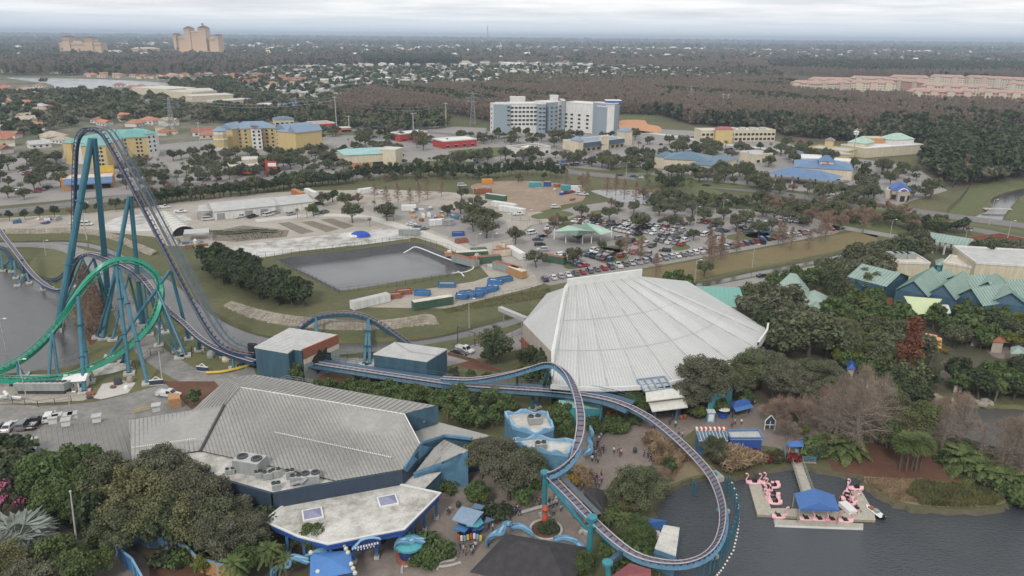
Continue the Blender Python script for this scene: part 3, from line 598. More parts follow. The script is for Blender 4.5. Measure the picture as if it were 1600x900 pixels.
co=thing('roller_coaster',U(145,560),'tall roller coaster with dark blue track on teal supports beside the lake','roller coaster')
peakY=205
lift=[(U(395,553,4.3),0),(R(368,548,171),0),(R(345,536,173),0),(R(325,512,176),0),(R(297,463,181),0),(R(262,396,188),0),(R(225,325,195),0),(R(190,258,201),0),(R(172,225,204),0),(R(160,206,205.5),0),(R(148,199.5,207),0)]
fr=track(co,lift,'navy_steel','rail_steel','mid_blue_steel',step=1.6,walk=[(1.35,2.1),(3.0,3.5)],name='lift_track')
drop_=[(R(148,199.5,207),0),(R(133,200,209),0),(R(123,210,211),0),(R(118.5,228,213),0),(R(116.5,262,215),0),(R(115.5,310,218),0),(R(115,350,221),0),(R(113,385,224),10),(R(108,412,228),20),(R(97,428,233),25),(R(80,436,238),15),(R(55,432,243),0),(R(30,415,248),-10),(R(14,396,252),-15),(R(0,385,256),0),(R(-40,380,262),0)]
track(co,drop_,'navy_steel','navy_steel','mid_blue_steel',name='drop_track')
back=[(R(-60,340,270),0),(R(-10,352,262),0),(R(8,372,254),0),(R(28,398,244),0),(R(48,424,236),0),(R(66,441,229),5),(R(82,450,224),15),(R(96,452,220),20),(R(106,441,217),15),(R(112,419,215),5),(R(120,402,213),0),(R(137,394.5,212),0),(R(160,399,209),0),(R(190,412,204),0),(R(210,423,200),0),(R(228,440,196),0),(R(246,464,191),0),(R(264,485,187),0),(R(286,503,183),0),(R(312,527,178),0),(R(338,543,174.5),0),(R(368,555,171),0),(U(398,564,3.8),0)]
track(co,back,'navy_steel','rail_light','mid_blue_steel',walk=None,name='return_track',deck='track_bed',step=1.2)
mid=[(R(146,396,211),0),(R(160,399,209),0),(R(190,412,204),0),(R(212,424.5,199.5),0),(R(226,437,196.4),0)]
track(co,mid,'mid_blue_steel','rail_steel','mid_blue_steel',walk=[(1.1,2.6),(-1.1,-2.6)],name='brake_track',gauge=0.5)
for tx,ty,tY,bx,by,r in((143,216,206.5,90,514,1.15),(147,216,206.5,171,484,1.0),(202,306,199,161,529,0.75),(204,306,199,222,507,0.75),(266,422,187,171,557,0.55),(267,424,187,295,530,0.55),(129,404,212.5,96,486,0.38),(129,404,212.5,165,482,0.38),(146,404,210.5,97,487,0.38),(146,404,210.5,165,482,0.42),(147,406,210.5,172,483,0.5),(201,429,202,176,531,0.42),(201,429,202,219,502,0.42),(216,432,199,226,506,0.5),(224,442,196.5,233,523,0.45),(228,443,196,250,512,0.35),(235,455,194,259,519,0.35),(250,472,190,248,540,0.4),(239,508,188,280,559,0.3),(311,530,178,311,547,0.7),(336,548,175,350,556,0.8),(364,560,171.5,365,576,0.45),(376,562,171,378,573,0.45),(112,425,215,122,448,0.4),(103,446,219,128,500,0.35)):
 top=R(tx,ty,tY);base=U(bx,by,0.1);support(co,top,base,r)
for tx,ty,tY,bx,by in((2,396,255,5,423),(12,400,252,20,421),(17,405,251,18,424),(22,408,249,25,434),(40,428,244,27,446),(41,428,244,46,442),(34,404,241,38,430),(66,447,229,68,452),(70,438,240,80,450)):
 support(co,R(tx,ty,tY),U(bx,by,-0.5),0.4,fs=1.8)
m_=MB();m_.tube([R(2,410,255),R(18,419,251)],0.3,'teal_steel');m_.tube([R(2,420,254),R(19,404,251)],0.3,'teal_steel');m_.build('brace',co)
hill=[(U(455,522,5),0),(R(465,512,193),0),(R(480,499,195),0),(R(500,490.5,197),0),(R(530,487,198.5),0),(R(556,488.5,198.5),0),(R(580,496,197),0),(R(605,511,194),0),(R(628,527,190),0),(R(645,540,186),0)]
track(co,hill,'mid_blue_steel','rail_steel','mid_blue_steel',name='hill_track',sph=1.0)
support(co,R(494,497,196.5),U(494,560,0),0.55);support(co,R(575,498,197.3),U(569,570,0),0.5);support(co,R(576,498,197.3),U(578,571,0),0.5)
run=[(U(470,560,3.8),0),(U(497,567,4.0),0),(U(560,577,4.2),0),(U(640,589,4.3),0),(U(720,600,4.5),0),(U(790,605,4.8),0),(U(850,609,5.5),0),(U(900,614,6.5),0),(U(950,623,7),0),(U(985,635,6.5),-5),(U(1020,655,6),-10),(U(1056,684,5.5),-15),(U(1088,715,5),-25),(U(1112,745,4.6),-35),(U(1126,780,4.4),-42),(U(1129,812,4.4),-46),(U(1121,843,4.6),-42),(U(1102,865,5.0),-32),(U(1070,877,5.6),-22),(U(1030,876,6.4),-12),(U(990,864,7.3),-6),(U(950,834,8.4),0),(U(915,800,9.2),0),(U(885,769,9.6),0),(U(862,746,10.0),8),(U(858,740,10.6),20),(U(868,737,11.6),35),(U(884,725,13.6),35),(U(898,703,16),25),(U(906,675,18),10),(U(907,645,19.2),0),(U(900,612,19.6),-10),(U(888,586,19.2),-25),(U(872,571,18),-30),(U(855,567,16.5),-20),(U(832,572,14),-5),(U(800,581,11),0),(U(765,588,8.2),0),(U(730,592,6.6),0),(U(690,590,5.6),0)]
fr=track(co,run[:10],'teal_steel','rail_light','navy_steel',spw=0.8,sph=0.9,walk=[(1.3,2.8),(-1.3,-2.8)],walk_mat='mid_blue_steel',name='run_track',deck='track_bed')
fr2=track(co,run[9:],'sky_blue_wall','rail_light','navy_steel',spw=0.3,sph=0.75,drop=.4,name='turn_track',deck='track_bed',step=1.15)
m_=MB()
sub=[f for f in fr2 if 9<f[0].z<10.4 and PX(f[0])[1]>735][:26]
if len(sub)>3:sweep(m_,sub,[(1.2,-0.2),(2.2,-0.2),(2.2,-0.1),(1.2,-0.1)],'walkway');sweep(m_,sub,ring(2.2,0.8,0.05,4),'dark_metal');m_.build('catwalk',co)
for tx,ty,tz,bx,by,r in((555,585,3.2,556,594,.35),(578,589,3.4,566,594,.3),(623,594,3.4,620,611,.35),(650,597,3.4,655,610,.35),(684,600,3.5,688,617,.35),(740,605,3.7,735,636,.45),(742,605,3.7,746,632,.4),(833,612,4.3,832,640,.5),(846,612,4.3,840,636,.35),(906,622,5.2,930,670,.45),(856,575,14.5,862,602,.45),(858,577,14.5,846,612,.4),(808,585,9.5,808,604,.35),(940,630,5.8,939,670,.45),(941,630,5.8,935,674,.35),(1060,694,4.4,1062,702,.4)):
 support(co,U(tx,ty,tz),U(bx,by,0.05),r,fs=1.5)
support(co,U(851.5,741,9.4),U(851,806,0.3),0.55,'bright_teal',fs=1.6);support(co,U(852,749,8.8),U(917,829,0.3),0.42,'bright_teal',fs=1.6)
support(co,U(925,811,9.6),U(918,886,0.1),0.6,'bright_teal',fs=1.6);support(co,U(928,821,8.8),U(957,859,0.3),0.42,'bright_teal',fs=1.4)
support(co,U(949,882,6.6),U(954,935,0.1),0.55,'bright_teal',fs=1.6);support(co,U(1108,736,3.6),U(1117,744,0),0.5,'bright_teal',fs=2.5)
support(co,U(1122,796,3.0),U(1133,798,-0.4),0.4,'bright_teal',fs=1.2);support(co,U(1110,862,3.6),U(1114,868,-0.4),0.5,'mid_blue_steel',fs=1.4)
for px_,py_,z_ in((851.5,741,9.4),(925,811,9.6),(949,882,6.6)):
 q=U(px_,py_,z_);m_=MB();m_.lathe(tuple(q),[(0.6,0),(0.82,0.1),(0.82,0.5),(0.6,0.6)],'bright_teal',12);m_.build('column_cap',co)
 m_=MB();b_=min(fr2,key=lambda f:(f[0]-q).length)[0];m_.bar(q+Vector((0,0,.1)),b_-Vector((0,0,1.1)),0.7,0.7,'mid_blue_steel');m_.build('bracket',co)
gc=thing('roller_coaster',U(122,600),'looping roller coaster with bright green track and paired blue legs','roller coaster')
loop=[(R(-60,583,158),0),(R(0,587.5,156.5),5),(R(45,588.5,156.5),10),(R(95,585,158),15),(R(140,570,161.5),25),(R(178,551,167),35),(R(212,525,174),50),(R(236,497,180),70),(R(246.5,465,184),90),(R(242,437,185),115),(R(226,420,184.5),140),(R(205,411.5,183),160),(R(184,412,181),160),(R(164,421,179),140),(R(144,438,177),115),(R(122,463,174),90),(R(100,492,171),70),(R(78,518,169),50),(R(52,543,167),30),(R(26,561,165),15),(R(0,573,163),5),(R(-50,586,160),0)]
track(gc,loop,'green_track','green_track','green_track',step=1.4,spw=0.55,sph=1.0,rail_r=0.12,name='track')
for tx,ty,tY,bx,by,r in((181,414,181,202,584,.6),(185,420,181,231,599,.55),(181,430,181,152,527,.4),(122,464,174,132,613,.6),(123,466,174,140,597,.5),(81,520,169,76,603,.45),(82,520,169,92,597,.42),(247,455,184,290,556,.5),(248,462,184,277,548,.42),(196,545,169,196,569,.4),(193,546,169,192,566,.4),(26,566,165,30,596,.3),(26,568,165,37,586,.3),(17,590,156.6,18,604,.4),(91,520,170,92,505,.3)):
 support(gc,R(tx,ty,tY),U(bx,by,0.1),r,'teal_steel',fs=2.6)
 # ---------------------------------------------------------------- large roofs near the camera
def plane_frame(pts):
 n=Vector((0,0,0));L=len(pts)
 for i in range(L):n+=pts[i].cross(pts[(i+1)%L])
 n.normalize();
 if n.z<0:n=-n
 return n
def ribs(mb,pts,d,spacing,h,w_,mat,lift=0.02):
 """standing ribs along direction d across the flat outline pts"""
 pts=[Vector(p)for p in pts];n=plane_frame(pts);d=(d-n*d.dot(n)).normalized();s_=n.cross(d).normalized();o=pts[0]
 q=[((p-o).dot(s_),(p-o).dot(d),(p-o).dot(n))for p in pts];lo=min(a for a,_,_ in q);hi=max(a for a,_,_ in q);k=lo+spacing*0.5
 while k<hi:
  xs=[]
  for i in range(len(q)):
   a,b=q[i],q[(i+1)%len(q)]
   if(a[0]>k)!=(b[0]>k):
    t_=(k-a[0])/(b[0]-a[0]);xs.append((a[1]+t_*(b[1]-a[1]),a[2]+t_*(b[2]-a[2])))
  xs.sort()
  for i in range(0,len(xs)-1,2):
   A=o+s_*k+d*xs[i][0]+n*(xs[i][1]+lift);B=o+s_*k+d*xs[i+1][0]+n*(xs[i+1][1]+lift)
   if(B-A).length<0.4:continue
   c=s_*w_/2;mb.mesh([A-c,A+c,B+c,B-c,A-c*.6+n*h,A+c*.6+n*h,B+c*.6+n*h,B-c*.6+n*h],[(4,5,6,7),(0,4,7,3),(1,2,6,5),(0,1,5,4),(3,7,6,2)],mat)
  k+=spacing
def tri_poly(mb,pts,mat,thick=0.0):
 """an outline that may be bent: fan from its centre so that nothing is non-flat"""
 pts=[Vector(p)for p in pts]
 if len(pts)<=4:mb.poly(pts,mat)
 else:
  c=sum(pts,Vector())/len(pts)
  for i in range(len(pts)):mb.poly([pts[i],pts[(i+1)%len(pts)],c],mat)
def walls(mb,pts,z0,mat,inset=0.0):
 """vertical walls from the 3D outline pts down to z0"""
 L=len(pts);c=sum(pts,Vector())/L
 for i in range(L):
  a,b=Vector(pts[i]),Vector(pts[(i+1)%L])
  if inset:
   a=a+(Vector((c.x,c.y,a.z))-a).normalized()*inset;b=b+(Vector((c.x,c.y,b.z))-b).normalized()*inset
  a.z-=0.05;b.z-=0.05
  mb.poly([(a.x,a.y,z0),(b.x,b.y,z0),tuple(b),tuple(a)],mat)
def roof_slab(mb,pts,th,top,edge):
 lo=[p-Vector((0,0,th))for p in pts];L=len(pts);mb.poly(pts,top)
 for i in range(L):mb.poly([pts[i],lo[i],lo[(i+1)%L],pts[(i+1)%L]],edge)
 mb.poly(lo[::-1],edge)
def UU(l):return[U(*p)for p in l]
# --- grey standing seam theatre
th=thing('theatre',U(500,700),'large grey standing seam roof theatre with navy and blue walls','theatre')
zr=13
RA,RB,RC,RD=U(375,605,zr),U(400,606,zr),U(525,629,zr),U(632,647,zr)
BA,BB,BC,BD=U(356,590.5,11.6),U(400,585.5,11.6),U(600,620,11.6),U(683,634,11.6)
main=[RA,RC,RD,U(656,693,10.2),U(630,733,7.9),U(525,751,7.9),U(470,738,7.9),U(313,704,7.9),U(350,633,11)]
lft1=[BA,RA,U(350,633,11),U(300,641,9.5)];lft2=[U(350,633,11),U(313,704,7.9),U(206,719,7.6),U(201,656,8.3),U(300,641,9.5)]
backs=[BA,BB,BC,BD,RD,RC,RA]
mb=MB()
for pl in(main,lft1,lft2,backs):tri_poly(mb,pl,'grey_roof')
rf=mb.build('roof',th)
mb=MB();dmain=U(313,704,7.9)-U(350,633,11);dm=Vector((math.cos(RAD(-38)),math.sin(RAD(-38)),0))
ribs(mb,[U(350,633,11),U(313,704,7.9),U(400,723,7.9),U(525,751,7.9),U(630,733,7.9),U(656,693,10.2),RD,RC,RA],(U(560,745,7.9)-U(500,624,13)),0.62,0.05,0.12,'grey_rib',0.03)
ribs(mb,lft2,(U(250,712,7.9)-U(246,649,9)),0.75,0.08,0.16,'grey_rib',0.03);ribs(mb,lft1,(U(310,641,9.5)-BA),0.75,0.08,0.16,'grey_rib',0.03)
ribs(mb,backs,(U(500,607,11.6)-U(470,620,13)),1.1,0.07,0.2,'grey_rib',0.03)
mb.build('roof_rib_layer' if False else 'seam',rf)
mb=MB();mb.tube([RA,RC,RD],0.1,'white_metal',6);mb.tube([RD,U(656,693,10.3)],0.12,'white_metal',6);mb.tube([U(350,633,11.1),RA+Vector((0,0,.1))],0.18,'grey_rib',6);mb.build('ridge_cap',rf)
mb=MB();mb.tube([U(350,633,11.15),U(313,704,8.05)],0.28,'dark_metal',6);mb.build('gutter',rf)
def snow_guard(a,b,n):
 m_=MB()
 for i in range(n):p=a.lerp(b,i/(n-1));m_.box((p.x,p.y,p.z+.02),(0.2,0.2,0.14),'white_metal',0.5)
 m_.build('snow_guard',rf)
snow_guard(U(430,676,11.0),U(610,715,9.5),60);snow_guard(U(207,700,8.2),U(305,686,9.6),34)
mb=MB();outline=[BA,BB,BC,BD,RD,U(656,693,10.2),U(630,733,7.9),U(525,751,7.9),U(470,738,7.9),U(313,704,7.9),U(206,719,7.6),U(201,656,8.3),U(300,641,9.5)]
walls(mb,outline,0,'navy_wall',0.3);mb.build('wall',th)
mb=MB();g1=[RD+Vector((0,0,.15)),BD+Vector((0,0,.15)),U(683,661,8.2),U(645,673,8.2)];n_=Vector((0.25,-0.15,0))
mb.poly([p+n_ for p in g1],'blue_wall');mb.poly([p for p in g1][::-1],'blue_wall');mb.build('gable_wall',th)
mb=MB()
for k,(a,b)in enumerate(((652,656),(657,653),(661,651),(664,655),(668,650),(660,659),(672,648))):
 p=U(a,b,9.8)+Vector((.35,-.3,0));mb.box((p.x,p.y,p.z),(0.5,0.12,0.35),'pale_bark',0.3)
mb.build('gable_vent',th)
mb=MB();e1=[U(683,659,8.0),U(768,681,7.0),U(735,688,7.0),U(694,683,7.4),U(656,694,8),U(645,672,8.2)]
tri_poly(mb,e1,'grey_roof');walls(mb,e1,0,'blue_wall',.2);w1=mb.build('wing',th)
mb=MB();e2=[U(646,741,5.6),U(679,699,7.4),U(694,687,7.4),U(732,704,7.6),U(690,724,5.8)]
tri_poly(mb,e2,'grey_roof');ribs(mb,e2,U(668,732,5.8)-U(700,700,7),0.9,0.1,0.25,'grey_rib',0.03);walls(mb,e2,0,'sky_blue_wall',.1)
for a,b in(((630,734,7.9),(657,695,9.2)),((657,695,9.2),(694,683,7.9)),((694,683,7.9),(735,688,8.0)),((646,742,6.0),(690,726,7.6)),((690,726,7.6),(733,706,6.4))):
 A,B=U(*a),U(*b);mb.mesh([A,B,B+Vector((0,0,.5)),A+Vector((0,0,.5)),A+Vector((.4,.4,0)),B+Vector((.4,.4,0)),B+Vector((.4,.4,.5)),A+Vector((.4,.4,.5))],[(0,1,2,3),(4,7,6,5),(3,2,6,7),(0,3,7,4),(1,5,6,2)],'sky_blue_wall')
mb.mesh([U(630,734,7.9),U(657,695,9.2),U(679,699,6),U(646,742,4)],[(0,1,2,3)],'sky_blue_wall');mb.build('wing',th)
mb=MB();an=[U(58,672,5.5),U(200,648,5.5),U(206,719,5.5),U(120,720,5.5),U(62,700,5.5)];roof_slab(mb,an,.3,'dark_grey_roof','grey_metal');walls(mb,an,0,'grey_box',.3)
ribs(mb,an,U(100,700,5.5)-U(95,668,5.5),0.9,0.08,0.2,'grey_rib',0.02);mb.build('annex',th)
for a,b in((84,660),(104,664),(107,656),(91,656),(115,654),(152,658),(245,641)):
 m_=MB();p=U(a,b,5.6);m_.box((p.x,p.y,5.6),(1.5,1.5,1.1),'white_metal',.4);m_.box((p.x,p.y,6.7),(1.8,1.8,.25),'light_grey_roof',.4);m_.build('roof_fan',th)
mb=MB();wr=[U(286,710,7.6),U(313,704,7.6),U(400,722,7.6),U(525,751,7.6),U(500,757,7.6),U(426,770,7.6),U(345,747,7.6)];roof_slab(mb,wr,.3,'roof_membrane','navy_wall');walls(mb,wr,0,'navy_wall',.1);mb.build('flat_roof',th)
mb=MB()
for a,b in((U(290,716,7.6),U(345,748,7.6)),(U(345,748,7.6),U(426,771,7.6)),(U(426,771,7.6),U(500,757.5,7.6)),(U(500,757.5,7.6),U(628,735,7.6))):
 d=(b-a).normalized();nr=Vector((d.y,-d.x,0));h=.25
 mb.mesh([a,b,b+nr*.5,a+nr*.5]+[p+Vector((0,0,h))for p in(a,b,b+nr*.5,a+nr*.5)],[(4,5,6,7),(0,4,5,1),(3,2,6,7),(0,3,7,4),(1,5,6,2)],'navy_wall')
 mb.mesh([a+nr*.5-Vector((0,0,7.6)),b+nr*.5-Vector((0,0,7.6)),b+nr*.5,a+nr*.5],[(0,1,2,3)],'navy_wall')
mb.build('parapet',th)
mb=MB();q=U(438.5,777,6.4);c=q+Vector((.05,-.6,0));d=(U(500,757.5,7.6)-U(426,771,7.6)).normalized();nr=Vector((d.y,-d.x,0))
vs=[c+nr*.12+d*math.cos(2*math.pi*i/24)*1.0+Vector((0,0,1))*math.sin(2*math.pi*i/24)*1.0 for i in range(24)];mb.mesh(vs+[v-nr*.3 for v in vs],[tuple(range(24))]+[(i,(i+1)%24,24+(i+1)%24,24+i)for i in range(24)],'grey_box');mb.build('round_emblem',th)
def ac(px,py,z,s=(4,2.4,2),rot=.3,par=th):
 p=U(px,py,z);m_=MB();m_.box((p.x,p.y,z),s,'grey_box',rot,'light_grey_roof');b=m_.build('air_handler',par)
 m_=MB()
 for i in(-.28,.28):m_.lathe((p.x+i*s[0]*math.cos(rot),p.y+i*s[0]*math.sin(rot),z+s[2]),[(s[1]*.32,0),(s[1]*.32,.25),(s[1]*.2,.25),(s[1]*.2,.05)],'dark_metal',12)
 m_.build('fan',b)
ac(392,734,7.65,(5,3,2.4),-.25);ac(486,752,7.65,(3,2.4,1.6),.2);ac(463,754,7.65,(1.8,1.5,1.4),.2);ac(419,747,7.65,(1.6,1.2,1.2));ac(432,744,7.65,(1.6,1.2,1.3));ac(405,745,7.65,(1.2,1.2,1.0));ac(454,746,7.65,(1.4,1.2,1.4));ac(360,739,7.65,(1.6,1,.8));ac(432,763,7.65,(1.3,1.3,1.0))
m_=MB();m_.tube([U(470,755,8.3),U(478,748,9),U(490,746,8.4)],.35,'grey_metal');m_.tube([U(455,757,8.1),U(470,752,8.5)],.3,'grey_metal');m_.build('duct',th)
# --- terrace hall: the stained flat roof with skylights
tr=thing('terrace_hall',U(550,830),'open sided hall under a stained white flat roof with two skylights','hall')
roofp=[U(410,815,5),U(458,777,5),U(530,765,5),U(606,752,5),U(690,771,5),U(633,828,5),U(512,852,5),U(465,840,5)]
mb=MB();roof_slab(mb,roofp,.35,'roof_membrane','royal_blue');
for i in range(len(roofp)):
 a,b=roofp[i],roofp[(i+1)%len(roofp)];c=sum(roofp,Vector())/8;ai=a+(c-a).normalized()*.35;bi=b+(c-b).normalized()*.35
 mb.mesh([a,b,bi,ai]+[p+Vector((0,0,.22))for p in(a,b,bi,ai)],[(4,5,6,7),(0,1,5,4),(2,3,7,6)],'white_metal')
mb.build('roof',tr)
mb=MB()
for i in(0,4,5,6,7):
 a,b=roofp[i],roofp[(i+1)%len(roofp)];c=sum(roofp,Vector())/8;a=a+(c-a).normalized()*.5;b=b+(c-b).normalized()*.5
 mb.mesh([(a.x,a.y,3.7),(b.x,b.y,3.7),(b.x,b.y,4.6),(a.x,a.y,4.6)],[(0,1,2,3)],'royal_blue')
mb.build('fascia',tr)
mb=MB();c=sum(roofp,Vector())/8;core=[c+(p-c)*.55 for p in roofp];walls(mb,[Vector((p.x,p.y,4.6))for p in core],0,'dark_opening');mb.build('inner_wall',tr)  # near-black upright sheets stand in for the shade under the open hall roof
for i,p in enumerate([roofp[0].lerp(roofp[7],.5),roofp[7],roofp[6],roofp[6].lerp(roofp[5],.33),roofp[6].lerp(roofp[5],.66),roofp[5],roofp[5].lerp(roofp[4],.33),roofp[5].lerp(roofp[4],.66),roofp[4]]):
 p=p+(c-p).normalized()*1.0;m_=MB();m_.box((p.x,p.y,0),(.45,.45,4.6),'bright_blue');m_.box((p.x,p.y,0),(.8,.8,.6),'concrete_trim');m_.build('post',tr)
for a,b in((488.5,805),(606,784)):
 q=U(a,b,5.05);m_=MB();m_.box((q.x,q.y,5.02),(3.3,3.0,.35),'white_metal',.35);s_=m_.build('skylight',tr)
 m_=MB();ca,sa=math.cos(.35),math.sin(.35);cc=[Vector((q.x+ca*u-sa*v,q.y+sa*u+ca*v,5.38))for u,v in((-1.4,-1.25),(1.4,-1.25),(1.4,1.25),(-1.4,1.25))]
 for i in range(4):m_.poly([cc[i],cc[(i+1)%4],Vector((q.x,q.y,6.0))],'skylight')
 m_.build('pane',s_)
mb=MB();t2=[U(628,745,4.6),U(690,737,4.6),U(664,763,4.6),U(628,757,4.6)];roof_slab(mb,t2,.3,'roof_membrane','blue_wall');walls(mb,t2,0,'blue_wall',.1);mb.build('side_roof',tr)
a,b=U(549,852,5.2),U(594,842,5.2);d=(b-a).normalized();nr=Vector((d.y,-d.x,0))
mb=MB();pts=catmull([a+Vector((0,0,-.5)),a+d*1+Vector((0,0,.4)),a.lerp(b,.3)+Vector((0,0,.75)),a.lerp(b,.5)+Vector((0,0,.95)),a.lerp(b,.75)+Vector((0,0,.8)),b+Vector((0,0,.3))],4);low=[Vector((p.x,p.y,4.15+.2*math.sin(i)))for i,p in enumerate(pts)]
n=len(pts);f_=pts+low;bk_=[p-nr*.3 for p in f_];f2=[p+nr*.45 for p in f_];mb.mesh(f2,[(i,i+1,n+i+1,n+i)for i in range(n-1)],'deep_blue');mb.mesh([p for p in pts]+[p+nr*.45 for p in pts],[(i,i+1,n+i+1,n+i)for i in range(n-1)],'wave_blue')
mb.tube([p+nr*.5 for p in pts],.12,'wave_blue',5);sg=mb.build('sign_board',tr)
for k in range(9):
 q=a.lerp(b,.12+k*.095)+nr*.52;m_=MB();m_.box((q.x,q.y,4.75),(.26,.06,.38),'white_paint',math.atan2(d.y,d.x));m_.build('letter',sg)
for k in range(6):
 q=a.lerp(b,.2+k*.11)+nr*.52;m_=MB();m_.box((q.x,q.y,4.35),(.16,.06,.26),'white_paint',math.atan2(d.y,d.x));m_.build('letter',sg)
 # --- white fan-roofed theatre
wt=thing('theatre',U(1000,560),'big white fan shaped metal roof theatre beside the canal','theatre')
A=U(886,448,18.5);B=U(1003,432,18.5);cb=A.lerp(B,.5)
eave=[U(862,602,7.5),U(905,605.5,7.5),U(950,606,7.5),U(1000,603.5,7.5),U(1050,596,7.5),U(1100,584,7.5),U(1145,567,7.5),U(1182,544,7.5),U(1196,524,7.5),U(1198,513,7.5)]
mb=MB();apx=[A.lerp(B,min(1,k/8.5))for k in range(len(eave))]
for i in range(len(eave)-1):mb.poly([eave[i],eave[i+1],apx[i+1],apx[i]],'white_roof')
mb.poly([apx[-1],eave[-1],B],'white_roof')if(apx[-1]-B).length>.1 else None
rf=mb.build('roof',wt)
mb=MB()
for i in range(len(eave)-1):ribs(mb,[eave[i],eave[i+1],apx[i+1],apx[i]],(eave[i].lerp(eave[i+1],.5)-apx[i].lerp(apx[i+1],.5)),0.70,0.08,0.18,'roof_rib',0.03)
mb.build('seam',rf)
mb=MB()
for i in range(1,len(eave)-1):mb.bar(eave[i]+Vector((0,0,.12)),apx[i]+Vector((0,0,.12)),.16,.08,'roof_seam')
for t_ in(.38,.68):
 for i in range(len(eave)-1):mb.bar(apx[i].lerp(eave[i],t_)+Vector((0,0,.12)),apx[i+1].lerp(eave[i+1],t_)+Vector((0,0,.12)),.12,.06,'roof_rib')
mb.build('joint',rf)
lc,lf=U(817,504,7.5),U(861,549,7.5)
mb=MB();mb.poly([A,lc,lf],'white_roof');ribs(mb,[A,lc,lf],A-lc.lerp(lf,.5),0.9,.08,.2,'roof_rib',.03)
bk1=Vector((B.x+20,B.y+30,7.5));bk2=Vector((A.x-4,A.y+26,7.5));mb.poly([A,B,bk1,bk2],'white_roof');mb.poly([A,bk2,lc],'white_roof');mb.poly([B,eave[-1],bk1],'white_roof');mb.build('side_roof',wt)
mb=MB();up=Vector((0,0,2.0));bb=Vector((0,.7,0));mb.mesh([A,B,B+up,A+up,A+bb,B+bb,B+bb+up,A+bb+up],[(0,1,2,3),(4,7,6,5),(3,2,6,7),(0,3,7,4),(1,5,6,2)],'white_metal');mb.build('parapet',wt)
mb=MB();e0=eave[0];sh=Vector((-.8,-.2,0));mb.mesh([A+sh,lf,e0+Vector((0,0,.4)),A+Vector((.5,0,.4)),lf+Vector((.9,0,.7)),A+Vector((0,0,1.1))],[(0,1,4,5),(1,2,4),(5,4,2,3)],'white_metal');mb.build('edge_panel',wt)
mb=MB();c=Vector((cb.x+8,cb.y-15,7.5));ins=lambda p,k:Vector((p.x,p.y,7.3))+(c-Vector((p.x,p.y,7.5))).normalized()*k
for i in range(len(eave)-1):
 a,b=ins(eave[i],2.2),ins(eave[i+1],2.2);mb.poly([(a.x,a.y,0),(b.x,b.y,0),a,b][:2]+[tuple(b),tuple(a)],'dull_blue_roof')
for a,b in((lc,lf),(lf,e0),(lc,bk2),(bk2,bk1),(bk1,eave[-1])):mb.poly([(a.x,a.y,0),(b.x,b.y,0),tuple(b),tuple(a)],'tan_wall')
mb.build('wall',wt)
mb=MB()
for i in range(len(eave)-1):
 a,b=eave[i],eave[i+1];o_=(a-c).normalized()*.4;o2=(b-c).normalized()*.4;dz=Vector((0,0,.75));ux=Vector((0,0,.25))
 mb.mesh([a+ux,b+ux,b+o2+ux,a+o_+ux,a-dz,b-dz,b+o2-dz,a+o_-dz],[(0,1,2,3),(3,2,6,7),(4,7,6,5)],'white_metal')
mb.build('gutter',wt)
mb=MB();e7,e9=eave[7],eave[9]
for a,b in((eave[7],eave[8]),(eave[8],eave[9])):mb.mesh([a+Vector((0,0,-.4)),b+Vector((0,0,-.4)),b+Vector((0,0,1.6)),a+Vector((0,0,1.6))],[(0,1,2,3)],'white_metal');mb.mesh([a+Vector((.5,0,-.4)),b+Vector((.5,0,-.4)),b+Vector((.5,0,1.6)),a+Vector((.5,0,1.6))],[(0,1,2,3)],'white_metal');mb.mesh([a+Vector((0,0,1.6)),b+Vector((0,0,1.6)),b+Vector((.5,0,1.6)),a+Vector((.5,0,1.6))],[(0,1,2,3)],'white_metal')
mb.build('eave_fin',wt)
for a,b in((825,528),(833,537),(834.5,533)):
 p=U(a,b,3);d=(lf-lc).normalized();m_=MB();q=lc+d*(p-Vector((lc.x,lc.y,3))).dot(d)+Vector((d.y,-d.x,0))*.12;m_.box((q.x,q.y,0.1),(1.6,.3,3.2),'rust',math.atan2(d.y,d.x));m_.build('door',wt)
def canopy(name,c4,mat,rise,par):
 """c4: near-left, near-right, far-right, far-left"""
 m_=MB();n=10;rows=[]
 for i in range(n+1):
  t_=i/n;z=rise*math.sin(math.pi*t_*.5);rows.append((c4[0].lerp(c4[3],t_)+Vector((0,0,z)),c4[1].lerp(c4[2],t_)+Vector((0,0,z))))
 top=[p for r_ in rows for p in r_];bot=[p-Vector((0,0,.18))for p in top];k=len(top)
 fs=[(2*i,2*i+1,2*i+3,2*i+2)for i in range(n)];m_.mesh(top+bot,fs+[tuple(k+a for a in f[::-1])for f in fs]+[(2*i,2*i+2,k+2*i+2,k+2*i)for i in range(n)]+[(2*i+3,2*i+1,k+2*i+1,k+2*i+3)for i in range(n)]+[(0,k,k+1,1)],mat)
 return m_.build(name,par)
canopy('canopy',[U(1010,627,6),U(1069,620,6),U(1064,611,6),U(1007,614,6)],'canvas',1.0,wt)
canopy('canopy',[U(1019,643,4.2),U(1075,636,4.2),U(1067,625,4.2),U(1009,630,4.2)],'canvas',1.1,wt)
fa=[U(1007,612,7),U(1050,606,7),U(1038,588,8.4),U(995,593,8.4)];mb=MB()
for t_ in(0,.25,.5,.75,1):mb.bar(fa[0].lerp(fa[1],t_),fa[3].lerp(fa[2],t_),.3,.3,'slate_blue_roof')
for t_ in(0,.5,1):mb.bar(fa[0].lerp(fa[3],t_),fa[1].lerp(fa[2],t_),.25,.25,'slate_blue_roof')
mb.build('entrance_frame',wt)
for a,b in((1022,660),(1056,655),(1060,652)):q=U(a,b);m_=MB();m_.box((q.x,q.y,0),(.5,.5,4.3),'dull_blue_roof');m_.build('post',wt)
